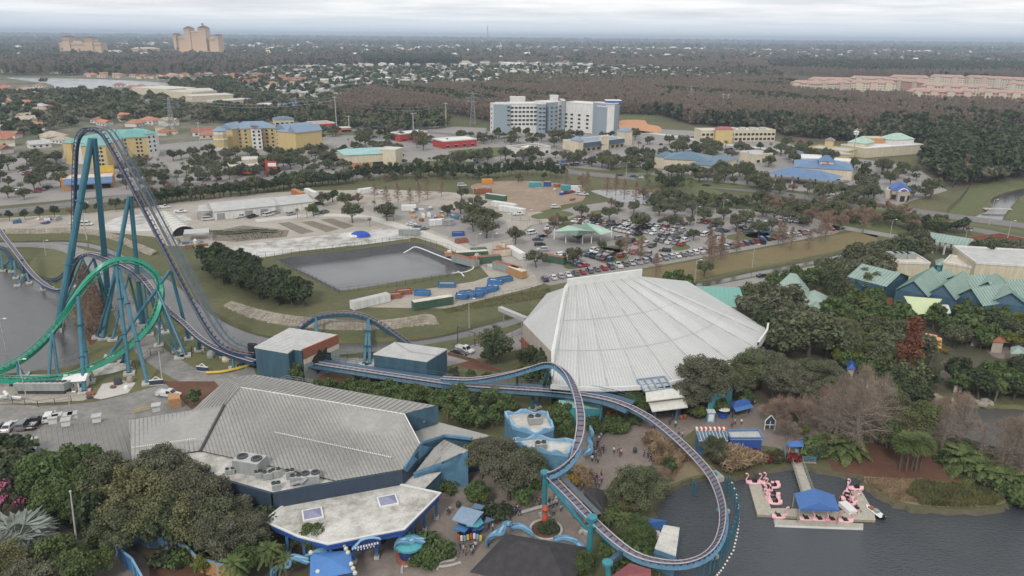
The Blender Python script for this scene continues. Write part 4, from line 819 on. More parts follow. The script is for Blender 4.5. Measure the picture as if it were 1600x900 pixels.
mb=MB();q1,q2=U(1012,648),U(1052,644);mb.prism([(q1 .x,q1 .y),(q2 .x,q2 .y),(q2 .x-.5,q2 .y+5),(q1 .x-.5,q1 .y+5)],0,3.6,'navy_wall');mb.build('entrance_wall',wt)
mb=MB();e=[U(1108,612,3.5),U(1146,588,5.5),U(1146,594,5.5),U(1110,622,3.5)];walls(mb,[U(1105,603,6),U(1148,586,6),U(1146,600,6),U(1108,618,6)],0,'aqua_wall');mb.poly([U(1105,603,6),U(1148,586,6),U(1146,600,6),U(1108,618,6)],'aqua_wall');mb.build('aqua_screen',wt)
mb=MB();walls(mb,[U(873,625,5),U(940,620,5),U(940,640,4),U(873,636,4)],0,'aqua_wall');mb.poly([U(873,625,5),U(940,620,5),U(940,640,4),U(873,636,4)],'pale_teal_roof');mb.build('porch',wt)
# --- station block of the big coaster
st=thing('station_building',U(450,590),'blue clad coaster station with white sloping roof and torn rust opening','building')
rp=[U(397,542,7.6),U(452,512,8.6),U(527,523,8.6),U(471,546,8.8),U(459,545,7.8),U(450,551,7.6)]
mb=MB();roof_slab(mb,rp,.3,'light_grey_roof','white_metal');ribs(mb,rp,U(500,518,8.6)-U(430,545,7.6),1.6,.06,.12,'white_metal',.02);mb.build('roof',st)
mb=MB();walls(mb,rp,0,'blue_wall',.12);mb.build('wall',st)
a,b=U(471,546,8.8),U(527,523,8.8);d=(b-a);dn=d.normalized();nr=Vector((dn.y,-dn.x,0));L=d.length
mb=MB();mb.poly([a+nr*.4+Vector((0,0,.1)),b+nr*.4+Vector((0,0,.1)),b+nr*.4+Vector((0,0,-2.3)),a+nr*.4+Vector((0,0,-2.6))][::-1],'rust');mb.poly([a+nr*.1+Vector((0,0,.1)),b+nr*.1+Vector((0,0,.1)),b+nr*.4+Vector((0,0,.1)),a+nr*.4+Vector((0,0,.1))],'coral')
mb.poly([a+nr*.36+Vector((0,0,-2.5)),b+nr*.36+Vector((0,0,-2.2)),b+nr*.36+Vector((0,0,-3.6)),a+nr*.36+Vector((0,0,-4.0))][::-1],'cream_wall');mb.build('rust_fascia',st)
mb=MB();cc=a+d*.48+nr*.45;cc.z=4.0;rim=[]
for i in range(18):
 an_=2*math.pi*i/18;r_=1.0+.35*math.sin(i*2.7)*.6;rim.append(cc+dn*math.cos(an_)*4.2*r_*.7+Vector((0,0,1))*math.sin(an_)*2.9*r_)
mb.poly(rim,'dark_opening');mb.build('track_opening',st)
mb=MB();mb.poly([a+nr*.3+Vector((0,0,-3.9)),b+nr*.3+Vector((0,0,-3.5)),Vector((b.x,b.y,0))+nr*.3,Vector((a.x,a.y,0))+nr*.3][::-1],'grey_box');mb.build('weathered_wall',st)
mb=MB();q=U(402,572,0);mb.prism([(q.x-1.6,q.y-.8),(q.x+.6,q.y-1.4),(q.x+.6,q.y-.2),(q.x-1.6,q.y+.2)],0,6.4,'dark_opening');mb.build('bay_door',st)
# --- storage shed of the coaster
sh=thing('shed',U(650,575),'blue metal maintenance shed with a pale flat roof beside the track','shed')
rp=[U(583,553,6.2),U(617,534,6.6),U(699,545,6.6),U(667,564.5,6.2)];mb=MB();roof_slab(mb,rp,.25,'light_grey_roof','white_metal');mb.tube([U(617,534,6.8),U(641,549,6.7),U(683,555,6.6)],.08,'grey_metal',5);mb.build('roof',sh)
mb=MB();walls(mb,rp,0,'blue_wall',.1);mb.build('wall',sh)
for a,b in((594,567),(616,571),(640,573),(663,575)):q=U(a,b,3);m_=MB();m_.box((q.x,q.y-.2,3),(.35,.3,.5),'white_paint');m_.build('wall_lamp',sh)
# --- small white deck by the theatre
dk=thing('roof_deck',U(463,597,0),'small white roof deck with grey railing by the station','deck');mb=MB();dp=[U(438,598,8),U(448,593,8),U(490,600,8),U(483,606,8)];roof_slab(mb,dp,.3,'white_metal','blue_wall');walls(mb,dp,0,'blue_wall',.1);mb.build('deck',dk)
mb=MB()
for i in range(4):
 a,b=dp[i],dp[(i+1)%4]
 for z_ in(.5,1.0):mb.bar(a+Vector((0,0,z_)),b+Vector((0,0,z_)),.06,.06,'grey_metal')
 for k in range(6):p=a.lerp(b,k/5);mb.bar(p,p+Vector((0,0,1.0)),.06,.06,'grey_metal')
mb.build('railing',dk)
# --- small blue-rimmed flat building with wave walls
wv=thing('show_building',U(850,690),'white roofed show building with wavy pale blue parapets under the track','building')
for pl,z in(([(788,648),(818,644),(856,648),(866,670),(838,680),(800,668)],5.5),([(800,690),(838,684),(900,692),(888,712),(858,708),(820,700)],4.6)):
 rp=[U(a,b,z)for a,b in pl];mb=MB();roof_slab(mb,rp,.3,'roof_membrane','wave_blue');walls(mb,rp,0,'sky_blue_wall',.1);mb.build('block',wv)
 mb=MB();n=len(rp)
 for i in range(n):
  a,b=rp[i],rp[(i+1)%n];pts=[a.lerp(b,k/8)for k in range(9)]
  for k in range(8):
   h1,h2=.6+.3*math.sin(k*1.1+i),.6+.3*math.sin((k+1)*1.1+i);p,q=pts[k],pts[k+1];c_=(sum(rp,Vector())/n);o1=(c_-p).normalized()*.5
   mb.mesh([p,q,q+Vector((0,0,h2)),p+Vector((0,0,h1)),p+o1,q+o1,q+o1+Vector((0,0,h2)),p+o1+Vector((0,0,h1))],[(0,1,2,3),(5,4,7,6),(3,2,6,7)],'wave_blue')
 mb.build('parapet',wv)
ac(835,660,5.6,(2.6,2,1.4),.2,wv);ac(845,700,4.7,(2,1.6,1.2),.2,wv)
# ---------------------------------------------------------------- buildings further off
UNIT={}
def window_mesh(w_,h,frame='white_paint'):
 k=(round(w_,2),round(h,2),frame)
 if k not in UNIT:
  m_=MB();m_.mesh([(-w_/2,0,0),(w_/2,0,0),(w_/2,0,h),(-w_/2,0,h),(-w_/2,-.12,0),(w_/2,-.12,0),(w_/2,-.12,h),(-w_/2,-.12,h)],[(4,5,6,7),(0,1,5,4),(2,3,7,6),(1,2,6,5),(3,0,4,7)],'glass')
  b_=.14
  for x0,x1,z0,z1 in((-w_/2-b_,w_/2+b_,-b_,0),(-w_/2-b_,w_/2+b_,h,h+b_)):m_.box(((x0+x1)/2,-.08,z0),(x1-x0,.2,z1-z0),frame)
  UNIT[k]=m_.data('window')
 return UNIT[k]
NWIN={}
def windows(par,a,b,zs,cols,ww,wh,frame='white_paint',cs=None):
 """windows on the wall from a to b (seen with a on the left); at most 100 a building"""
 a,b=Vector((a[0],a[1],0)),Vector((b[0],b[1],0));d=(b-a);rz=math.atan2(d.y,d.x);org=world_org(par);nr=Vector((d.y,-d.x,0)).normalized()*.03
 for z in zs:
  for c in(cs or[(k+.5)/cols for k in range(cols)]):
   if NWIN.get(par.name,0)>=100:return
   NWIN[par.name]=NWIN.get(par.name,0)+1
   o=bpy.data.objects.new('window',window_mesh(ww,wh,frame));C.objects.link(o);o.parent=par;p=a+d*c+nr;o.location=(p.x-org.x,p.y-org.y,z-org.z);o.rotation_euler=(0,0,rz)
def base4(fl,fr_,depth):
 a,b=U(*fl),U(*fr_);d=(b-a).normalized();n=Vector((-d.y,d.x,0));n=n if n.y>0 else-n
 return[a,b,b+n*depth,a+n*depth]
def hip(mb,q,z,rise,mat,over=.6,gable=False):
 """hip or gable roof over the rectangle q (near-left, near-right, far-right, far-left)"""
 c=sum(q,Vector())/4;e=[]
 u=(q[1]-q[0]).normalized();v=(q[3]-q[0]).normalized();L,W=(q[1]-q[0]).length,(q[3]-q[0]).length
 e=[q[0]-u*over-v*over,q[1]+u*over-v*over,q[2]+u*over+v*over,q[3]-u*over+v*over];e=[Vector((p.x,p.y,z))for p in e]
 if L>=W:r1,r2=c-u*((L-W)/2 if not gable else L/2+over),c+u*((L-W)/2 if not gable else L/2+over)
 else:r1,r2=c-v*((W-L)/2 if not gable else W/2+over),c+v*((W-L)/2 if not gable else W/2+over)
 r1=Vector((r1 .x,r1 .y,z+rise));r2=Vector((r2 .x,r2 .y,z+rise))
 if L>=W:
  mb.poly([e[0],e[1],r2,r1],mat);mb.poly([e[2],e[3],r1,r2],mat);mb.poly([e[1],e[2],r2],mat);mb.poly([e[3],e[0],r1],mat)
 else:
  mb.poly([e[1],e[2],r2,r1],mat);mb.poly([e[3],e[0],r1,r2],mat);mb.poly([e[0],e[1],r1],mat);mb.poly([e[2],e[3],r2],mat)
 mb.poly(e[::-1],'white_wall')
def flat(mb,q,z,mat,edge='white_wall',par_h=.6):
 mb.poly([Vector((p.x,p.y,z))for p in q],mat)
 for i in range(len(q)):
  a,b=q[i],q[(i+1)%len(q)];mb.bar((a.x,a.y,z+par_h/2-.1),(b.x,b.y,z+par_h/2-.1),.4,par_h+.2,edge)
def block(par,fl,fr_,depth,h,wall,roof,kind='flat',rise=3,edge='white_wall',name='wing',win=None,side_win=None,base=None):
 q=base or base4(fl,fr_,depth);mb=MB();mb.prism([(p.x,p.y)for p in q],0,h,wall,wall);w_=mb.build(name if name!='wing' else 'wall',par)
 m2=MB()
 if kind=='hip':hip(m2,q,h+.02,rise,roof)
 elif kind=='gable':hip(m2,q,h+.02,rise,roof,gable=True)
 else:flat(m2,q,h+.03,roof,edge)
 m2 .build('roof',par)
 if win:windows(par,q[0],q[1],*win)
 if side_win:windows(par,q[1],q[2],*side_win)
 return q
def bld(name,px,desc,cat='building',zone='',group=None):return thing(name,U(*px),desc,cat,zone,group)
h1=bld('hotel',(175,250),'yellow and white hotel under teal hip roofs behind the coaster crest','hotel')
q=block(h1,(150,247),(248,243),17,13.5,'white_wall','teal_roof','hip',4,win=([1.5,4.1,6.7,9.3],12,1.3,1.6))
q=block(h1,(197,249),(234,247),5,14.2,'yellow_wall','teal_roof','hip',4.5,win=([1.8,4.4,7.0,9.6,12.0][:5],5,1.2,1.5,'white_paint',[.08,.56,.72]))
block(h1,(234,247),(248,245),20,16,'white_wall','teal_roof','hip',2.6,win=([4,7,10,13],2,1.2,1.5))
block(h1,(104,255),(150,258),40,13.5,'white_wall','teal_roof','hip',4,win=([2,5,8,11],4,1.2,1.5))
block(h1,(103,256),(116,257),30,13.6,'yellow_wall','teal_roof','hip',2.0);block(h1,(132,263),(170,262),20,13.8,'yellow_wall','teal_roof','hip',4,win=([1.5,4,6.6,9.2,11.4],4,1.3,1.5,'white_paint',[.66,.8]))
r1=bld('restaurant',(130,295),'orange stucco restaurant with long blue awning roof','restaurant')
q=block(r1,(97,298),(178,293),16,5.5,'orange_wall','cream_roof','flat',edge='orange_wall')
mb=MB();a,b=q[0],q[1];d=(b-a).normalized();n_=Vector((d.y,-d.x,0));mb.poly([a+d*2+n_*3.5+Vector((0,0,3.6)),b+n_*3.5+Vector((0,0,3.6)),b+Vector((0,0,6.2)),a+d*2+Vector((0,0,6.2))],'blue_roof');mb.poly([a+d*2+n_*3.5+Vector((0,0,3.6)),b+n_*3.5+Vector((0,0,3.6)),b+n_*3.5+Vector((0,0,3.0)),a+d*2+n_*3.5+Vector((0,0,3.0))][::-1],'blue_roof');mb.build('awning',r1)
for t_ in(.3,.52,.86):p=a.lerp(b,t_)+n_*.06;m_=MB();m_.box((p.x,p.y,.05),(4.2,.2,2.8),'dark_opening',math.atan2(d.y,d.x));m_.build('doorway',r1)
q2=[q[3].lerp(q[2],.72),q[2],q[2]+Vector((0,1,0)),q[3].lerp(q[2],.72)+Vector((0,1,0))];mb=MB();mb.prism([(p.x,p.y)for p in q2],5,9.5,'yellow_paint');mb.build('sign_wall',r1)
h2=bld('hotel',(415,232),'yellow five storey hotel with slate blue gabled roofs','hotel')
q=block(h2,(366,233),(432,231),16,14.5,'yellow_wall','slate_blue_roof','hip',4.5,win=([1.2,4,6.8,9.6,12.2],8,1.4,1.5,'white_paint',[.05,.16,.3,.68,.8,.93]))
q=block(h2,(395,234),(411,233.5),4,15.5,'white_wall','slate_blue_roof','gable',4,win=([1.2,4,6.8,9.6,12.2],2,1.4,1.5))
sx=q[0].lerp(q[1],.5);m_=MB()
for k in range(8):m_.box((sx.x-2.6+k*.7,q[0].y-.8,16.6),(.5,.15,.8),'navy_wall')
m_.box((sx.x,q[0].y-.8,15.6),(3.2,.15,.7),'red_wall');m_.build('sign',h2)
block(h2,(347,234),(366,235),14,15,'yellow_wall','slate_blue_roof','gable',4)
for k,(z0,z1,mt)in enumerate(((0,4,'white_wall'),(4,9,'yellow_wall'),(9,10,'white_wall'),(10,13,'yellow_wall'),(13,15.4,'white_wall'))):
 p=U(347,238);m_=MB();m_.lathe((p.x,p.y,z0),[(4.6 if z1-z0>1.5 else 5.0,0),(4.6 if z1-z0>1.5 else 5.0,z1-z0)],mt,8);m_.build('turret_band',h2)
m_=MB();m_.lathe((p.x,p.y,15.4),[(5.4,0),(.1,3)],'slate_blue_roof',8);m_.build('turret_roof',h2)
for a_,b_,c_ in(((432,233),(453,238),24),((453,238),(464,240),22)):block(h2,a_,b_,c_,14.5,'yellow_wall','slate_blue_roof','gable',4.5,win=([1.2,4,6.8,9.6,12],3,1.1,1.4))
block(h2,(464,240),(494,235),18,14.5,'yellow_wall','slate_blue_roof','hip',4,win=([2,5,8,11],1,1.2,1.4,'white_paint',[.38]))
h3=bld('hotel',(865,205),'long white and blue grey hotel block with a flat white roof','hotel')
zs=[3.5,7,10.5,14,17.5,21][:6]
def seg(a,b,dep,h,wall,wins=None):return block(h3,a,b,dep,h,wall,'white_metal','flat',win=wins)
seg((766,207),(771,208.5),16,25,'white_wall',([4,8,12,16,20],1,1.4,1.6));seg((771,208.5),(797,209),17,24.8,'bluegrey_wall',([7,11,15,19,22],3,2.2,1.2,'bluegrey_wall',[.9]))
seg((797,208.5),(839,208),17,25,'white_wall',(zs[1:],7,2.4,1.7));seg((839,209),(852,209),19,25.2,'bluegrey_wall',(zs,2,2.2,1.2,'bluegrey_wall',[.35,.8]));seg((851,207),(858,206),17,25,'white_wall',(zs,1,2,1.6))
seg((857,208),(871,206.5),18,26,'bluegrey_wall',(zs,2,2,1.2,'bluegrey_wall',[.3,.8]));seg((871,205),(877,204.5),17,25.5,'white_wall',(zs,1,2,1.6));seg((877,205),(882,205),17,26.5,'bluegrey_wall')
seg((882,204.5),(931,209),17,25,'white_wall',(zs,5,2.6,1.7,'white_paint',[.04,.22,.46,.72,.94]));seg((931,210),(947,212),17,24,'bluegrey_wall');seg((947,212),(958,212),14,25,'white_wall',(zs,1,2.6,1.7));seg((958,212),(964,211),22,26.5,'bluegrey_wall')
block(h3,(797,203),(820,203),8,28.5,'white_wall','white_metal');block(h3,(859,202),(871,202),8,29.5,'white_wall','white_metal')
p=U(953,212);mb=MB();mb.box((p.x+3,p.y+14,26.6),(14,14,2.2),'vivid_blue_roof',top='white_metal');mb.build('sign_band',h3)
def resort(px0,px1,py,parts,desc):
 r_=bld('resort_tower',((px0+px1)/2,py),desc,'resort');Y0=U((px0+px1)/2,py).y
 for f0_,f1_,h,dy,rf_ in parts:
  a=R(px0+(px1-px0)*f0_,py,Y0+dy);b=R(px0+(px1-px0)*f1_,py,Y0+dy);q=[Vector((a.x,a.y,0)),Vector((b.x,b.y,0)),Vector((b.x,b.y+45,0)),Vector((a.x,a.y+45,0))]
  mb=MB();mb.prism([(p.x,p.y)for p in q],0,h,'resort_wall','beige_wall');mb.build('tower_block',r_)
  if rf_:mb=MB();hip(mb,q,h+.1,rf_,'copper_peak',2);mb.build('roof',r_)
  mb=MB();mb.prism([(p.x,p.y)for p in[q[0]+Vector((-1,-2,0)),q[1]+Vector((1,-2,0)),q[2],q[3]]],h-6,h-3,'beige_wall');mb.prism([(p.x,p.y)for p in[q[0]+Vector((-1,-2,0)),q[1]+Vector((1,-2,0)),q[2],q[3]]],h*.84,h*.86,'cream_wall');mb.build('cornice',r_)
 return r_
resort(96,160,88,[(0,1,46,0,0),(.08,.25,64,-5,5),(.62,.8,62,-5,5),(.35,.55,52,3,0)],'distant beige resort block with two short towers, left of its tall twin')
rr=resort(274,345,87.5,[(0,.25,70,0,0),(.78,1,68,-8,0),(.2,.82,62,10,0),(.25,.38,98,-6,8),(.35,.6,90,-2,0),(.56,.72,100,-6,10),(.0,.06,76,-10,5),(.9,.98,74,-12,5),(-.02,1.06,18,-30,0)],'distant tall beige resort with stepped towers and a flag on top')
a=R(319,48,U(310,87.5).y);m_=MB();m_.tube([(a.x,a.y,95),(a.x,a.y,a.z+28)],.9,'grey_metal',6);m_.build('flagpole',rr);m_=MB();m_.mesh([(a.x,a.y,a.z+26),(a.x-9,a.y,a.z+27),(a.x-9,a.y,a.z+21),(a.x,a.y,a.z+20),(a.x,a.y+.6,a.z+26),(a.x-9,a.y+.6,a.z+27),(a.x-9,a.y+.6,a.z+21),(a.x,a.y+.6,a.z+20)],[(0,1,2,3),(7,6,5,4)],'coral');m_.build('flag',rr)
for x0,x1,y,h in((162,195,86.5,14),(206,250,86,24),(246,276,85,16),(340,354,90,14)):
 r_=bld('conference_hall',((x0+x1)/2,y),'low tan resort hall near the distant beige towers','building');block(r_,(x0,y),(x1,y),40,h,'beige_wall','cream_roof','hip',4)
def condo(px0,y0,px1,y1,dep,h,desc,wall='condo_wall',bumps=3):
 r_=bld('condominium',((px0+px1)/2,(y0+y1)/2),desc,'apartment block','at the forest edge');q=base4((px0,y0),(px1,y1),dep);d=(q[1]-q[0]);rz=math.atan2(d.y,d.x);L=d.length
 m_=MB();m_.prism([(0,0),(L,0),(L,dep),(0,dep)],0,h,wall,'cream_roof');o=m_.build('wall',r_,local=True);o.rotation_euler=(0,0,rz);o.location=q[0]-r_.location
 m_=MB();hip(m_,q,h,4.5,'pink_roof',1.0);m_.build('roof',r_)
 for k in range(bumps):
  t_=(k+.5)/bumps;c0=q[0]+d*(t_-.5*9/L);c1=q[0]+d*(t_+.5*9/L);n_=(q[3]-q[0]).normalized();qq=[c0-n_*2,c1-n_*2,c1+n_*9,c0+n_*9]
  m_=MB();m_.prism([(p.x,p.y)for p in qq],0,h+1.5,'pink_wall' if k%2 else 'cream_wall');b_=m_.build('stair_tower',r_);m_=MB();hip(m_,qq,h+1.5,3,'pink_roof',.6);m_.build('tower_roof',r_)
for args in((1233,146,1275,148,13,16,'pink roofed condominium, long western block'),(1262,140,1330,142,12,16.5,'pink roofed condominium behind the western block'),(1272,149,1326,147,12,16.5,'salmon roofed condominium nearest the forest'),(1328,146,1398,148,12,16.5,'salmon roofed condominium in the middle row'),(1325,137,1390,140,12,16.5,'pink roofed condominium behind the middle row'),(1392,141,1440,147,12,16.5,'pink condominium with salmon walls','condo_pink_wall'),(1437,152,1545,156,12,16.5,'long cream condominium with rows of balconies'),(1388,135,1450,137,12,16.5,'pink roofed condominium in the rear row'),(1450,134,1505,136,12,16.5,'pale condominium with a domed centre in the rear row'),(1505,135,1640,143,12,16.5,'long pale condominium at the far end of the rear row'),(1418,163,1520,165,12,16.5,'salmon condominium mostly hidden by trees','condo_pink_wall'),(1530,165,1640,169,12,16.5,'salmon and cream condominium at the frame edge','condo_pink_wall'),(1568,148,1640,152,12,16.5,'tan roofed condominium between the rows')):
 condo(*args,bumps=max(2,int((args[2]-args[0])/22)))
s1=bld('store',(578,262),'cream store with pale teal roof and arched windows','store');q=block(s1,(540,264),(628,259),24,8.5,'cream_wall','pale_teal_roof','hip',2.5)
block(s1,(619,262),(630,258),12,11,'cream_wall','cream_roof');block(s1,(520,254),(556,262),14,7,'cream_wall','pale_teal_roof','hip',2.5)
d=q[1]-q[0];
for t_ in(.2,.38,.55,.7,.8):
 p=q[0]+d*t_;m_=MB();m_.box((p.x,p.y-.1,.1),(5.5,.4,3.4),'glass' if t_>.5 else 'orange_wall',math.atan2(d.y,d.x));m_.build('arched_window',s1)
p=q[0]+d*.78;m_=MB()
for k in range(9):m_.box((p.x+k*.95-3,p.y-.6+(k*.95-3)*d.y/d.x,6.1),(.7,.15,1.0),'red_wall')
m_.build('sign',s1)
def shop(px0,y0,px1,y1,dep,h,wall,roof,desc,kind='flat',rise=2.5,cols=4,zone='',cat='shop',edge='white_wall'):
 s_=bld('shop',((px0+px1)/2,(y0+y1)/2),desc,cat,zone);q=block(s_,(px0,y0),(px1,y1),dep,h,wall,roof,kind,rise,edge=edge)
 if cols:windows(s_,q[0],q[1],[.6],cols,2.6,2.0)
 return s_,q
rs,q=shop(362,276,406,273,16,5.5,'brown_wall','cream_roof','brown diner with tan roof box and red awning');m_=MB();p=q[0].lerp(q[1],.55);m_.box((p.x,p.y-1.2,1.6),(6,2.4,2.6),'coral');m_.build('awning',rs);block(rs,(380,270),(404,269),8,8,'tan_wall','cream_roof')
rg=thing('road_sign',U(424,276),'red roadside pylon sign with a white panel beside the diner','sign');p=U(418,276);m_=MB();m_.box((p.x,p.y,0),(1.2,.6,10),'red_wall');m_.build('post',rg);m_=MB();m_.box((p.x+3.4,p.y,4.6),(5.6,.5,4.6),'red_wall');m_.box((p.x+3.4,p.y-.3,6.2),(4.8,.1,2.0),'white_paint');m_.build('panel',rg)
shop(494,205,524,203,20,6,'red_wall','pink_roof','pink roofed shop with bright red front beyond the avenue');shop(534,208,549,207,8,4,'coral','white_metal','small coral kiosk building beyond the avenue')
shop(456,174,480,172,20,6,'cream_wall','vivid_blue_roof','vivid blue hip roofed shop among trees','hip',3);shop(430,196,460,195,20,5,'cream_wall','dull_blue_roof','pale blue roofed low shop behind the yellow hotel','hip')
shop(626,222,668,218,14,6,'red_wall','white_metal','red and white drive-in restaurant by the avenue');shop(693,233,745,229,18,5.5,'red_wall','white_metal','long red fast food restaurant with white roof units')
shop(402,168,424,170,14,4,'cream_wall','white_metal','white roofed workshop behind the trees');shop(815,245,860,240,18,5,'white_wall','dark_grey_roof','white filling station shop with an orange trimmed canopy');
fc=bld('fuel_canopy',(825,246),'orange edged fuel station canopy on posts','canopy');q=base4((812,243),(832,245),12);m_=MB();m_.prism([(p.x,p.y)for p in q],5,6,'orange_paint','white_metal',bottom=True);m_.build('roof',fc)
for t_ in(.2,.8):
 p=q[0].lerp(q[2],t_);m_=MB();m_.box((p.x,p.y,0),(.5,.5,5),'white_paint');m_.build('post',fc)
sm,q=shop(908,238,975,230,20,6.5,'cream_wall','slate_blue_roof','cream strip mall with blue awnings and corner turret','flat',cols=9);block(sm,(940,235),(951,234),4,10,'cream_wall','cream_roof','flat');block(sm,(903,240),(911,239),8,9,'cream_wall','slate_blue_roof','hip',3);block(sm,(974,228),(987,227),9,11,'cream_wall','slate_blue_roof','hip',3)
m_=MB();a,b=q[0],q[1];m_.poly([a+Vector((0,-3,4)),b+Vector((0,-3,4)),b+Vector((0,0,7)),a+Vector((0,0,7))],'navy_wall');m_.build('awning',sm)
ht,q=shop(1036,268,1108,272,24,8,'cream_wall','dull_blue_roof','cream hall with broad dull blue hip roof','hip',3.5,cols=6);block(ht,(1022,262),(1040,264),14,7.5,'cream_wall','dull_blue_roof','hip',2.5);block(ht,(1110,276),(1150,262),14,6.5,'cream_wall','dull_blue_roof','hip',2)
for t_ in(.55,.75):p=U(1115,277).lerp(U(1150,262),t_-.3);m_=MB();m_.box((p.x,p.y-.5,.2),(3,.4,4),'aqua_wall',.6);m_.build('doorway',ht)
of,q=shop(1095,222,1210,221,16,9,'cream_wall','cream_roof','long tan two storey office with arched entrance','flat',cols=0,cat='office',edge='cream_wall');windows(of,q[0],q[1],[1.2,5],18,2.4,2);block(of,(1117,223.5),(1144,224),6,11,'yellow_wall','red_roof','hip',2)
for k in range(5):p=q[0].lerp(q[1],.3+k*.14);m_=MB();m_.box((p.x,p.y+8,9),(5,4,1.8),'light_grey_roof');m_.build('air_handler',of)
def big_store():pass
bs=bld('supermarket',(1265,285),'store with broad blue hip roofs and small cream tower','supermarket');q=block(bs,(1240,276),(1330,282),30,6,'cream_wall','blue_roof','hip',4);q=block(bs,(1278,276),(1300,277),6,9.5,'cream_wall','blue_roof','hip',3.5)
p=q[0].lerp(q[1],.5);m_=MB()
for k in range(4):m_.box((p.x-2.4+k*1.6,p.y-.2,6.6),(1.2,.2,1.6),'red_wall')
m_.box((p.x+.4,p.y-.2,8.5),(1,.2,.6),'coral');m_.build('sign',bs)
block(bs,(1250,266),(1282,268),18,7.5,'cream_wall','white_metal','flat');block(bs,(1300,270),(1325,272),12,7.5,'cream_wall','white_metal')
fu=bld('fuel_canopy',(1245,290),'wide blue hip roof over fuel pumps on white columns','canopy');q=base4((1200,284),(1298,296),18);m_=MB();hip(m_,q,5,3.5,'blue_roof',1);m_.build('roof',fu)
for t_ in(.08,.36,.64,.92):
 for s_ in(.2,.8):p=q[0].lerp(q[1],t_).lerp(q[3].lerp(q[2],t_),s_);m_=MB();m_.box((p.x,p.y,0),(.8,.8,5),'white_wall');m_.build('post',fu)
bk=bld('bank',(1412,313),'small brown stone bank with a bright blue tiled roof','bank');q=block(bk,(1392,313),(1420,315),14,5.5,'tan_wall','vivid_blue_roof','hip',3.5);windows(bk,q[0],q[1],[.6],3,2.4,2.6,'timber',[.12,.85]);m_=MB();p=q[0].lerp(q[1],.5);m_.box((p.x,p.y-1,0),(5,2,5.4),'tan_wall');m_.box((p.x,p.y-2.05,0),(2.4,.1,3),'dark_opening');m_.build('porch',bk);m_=MB();m_.tube([(p.x-2.6,p.y-2.1,5.4),(p.x-1.5,p.y-2.1,6.5),(p.x,p.y-2.1,7),(p.x+1.5,p.y-2.1,6.5),(p.x+2.6,p.y-2.1,5.4)],.25,'white_paint',6);m_.box((p.x,p.y-2.2,5.3),(1.6,.1,.8),'red_wall');m_.build('arch_sign',bk)
block(bk,(1383,310),(1392,311),8,4.5,'cream_wall','cream_roof')
yl,q=shop(1262,245,1322,252,18,6.5,'yellow_wall','light_grey_roof','yellow restaurant with grey roof and square tower','flat',cols=5,edge='yellow_wall',cat='restaurant');block(yl,(1286,243),(1299,244),7,11,'yellow_wall','dark_grey_roof','hip',2);block(yl,(1300,252),(1330,253),12,5,'yellow_wall','light_grey_roof','hip',2)
gc2=bld('shopping_hall',(1380,245),'cream hall with mint green hip roofs and a cupola','hall');block(gc2,(1322,241),(1350,244),18,9,'cream_wall','mint_roof','hip',4);block(gc2,(1350,247),(1440,240),22,6.5,'cream_wall','white_metal');block(gc2,(1392,240),(1425,238),14,10,'white_wall','mint_roof','hip',4);block(gc2,(1354,238),(1378,238),8,10.5,'orange_wall','cream_roof',edge='cream_wall')
p=U(1338,238);m_=MB();m_.lathe((p.x,p.y+5,12.5),[(1.8,0),(1.8,2),(2.4,2),(.2,3.4)],'white_metal',8);m_.build('cupola',gc2)
shop(1180,256,1206,254,16,6,'cream_wall','light_grey_roof','plain cream shop with a grey flat roof',cols=3);shop(1238,250,1262,250,10,4.5,'white_wall','dull_blue_roof','little white cafe with a pale blue roof','hip',1.5,cols=3);shop(1120,262,1152,258,12,4,'aqua_wall','aqua_roof','low aqua roofed annex beside the dull blue hall','hip',1.5,cols=0)
for k,(x0,y0,x1,y1,dep,h)in enumerate(((208,147,262,151,45,9),(258,152,300,155,40,8),(296,153,335,152,40,9),(300,160,366,157,30,7),(340,167,392,163,20,6))):
 shop(x0,y0,x1,y1,dep,h,'cream_wall','cream_roof','flat cream roofed shopping centre block',cols=0,zone='behind the left hotels',cat='store')
for x0,y0,x1,y1,h in((815,84,836,84,14),(836,80,866,82,16),(560,63,668,64,18),(756,66.5,810,67.5,18),(790,64,800,64,14),(1120,68,1180,69,12),(1190,76,1230,77,18),(1290,76,1400,78,16),(1420,79,1456,79,14),(1375,68,1420,69,14),(860,66,880,66,12),(1030,78,1042,78,10),(85,60,115,60,20),(190,55,240,56,22),(960,74,1000,75,14),(1490,80,1530,81,14)):
 w_=bld('warehouse',((x0+x1)/2,y0),'tiny pale warehouse far off in the haze','warehouse','near the horizon');q=base4((x0,y0),(x1,y1),80);mb=MB();mb.prism([(p.x,p.y)for p in q],0,h,'white_wall','white_metal');mb.build('block',w_);mb=MB();flat(mb,q,h+.2,'white_metal',par_h=2);mb.build('roof',w_)
def shed(px0,y0,px1,y1,dep,h,rise,wall,roof,desc,zone='',doors=()):
 s_=bld('shed',((px0+px1)/2,y0),desc,'shed',zone);q=block(s_,(px0,y0),(px1,y1),dep,h,wall,roof,'gable',rise)
 d=q[1]-q[0]
 for t_ in doors:p=q[0]+d*t_;m_=MB();m_.box((p.x,p.y,.05),(3.4,.2,2.8),'grey_metal',math.atan2(d.y,d.x));m_.build('door',s_)
 return s_,q
shed(336,344,432,334,15,4,2.6,'white_wall','light_grey_roof','long white nursery shed with a grey gabled roof',doors=(.1,.55,.8));shed(430,333,488,326,15,3.6,2.4,'white_wall','light_grey_roof','shorter nursery shed half hidden by palms')
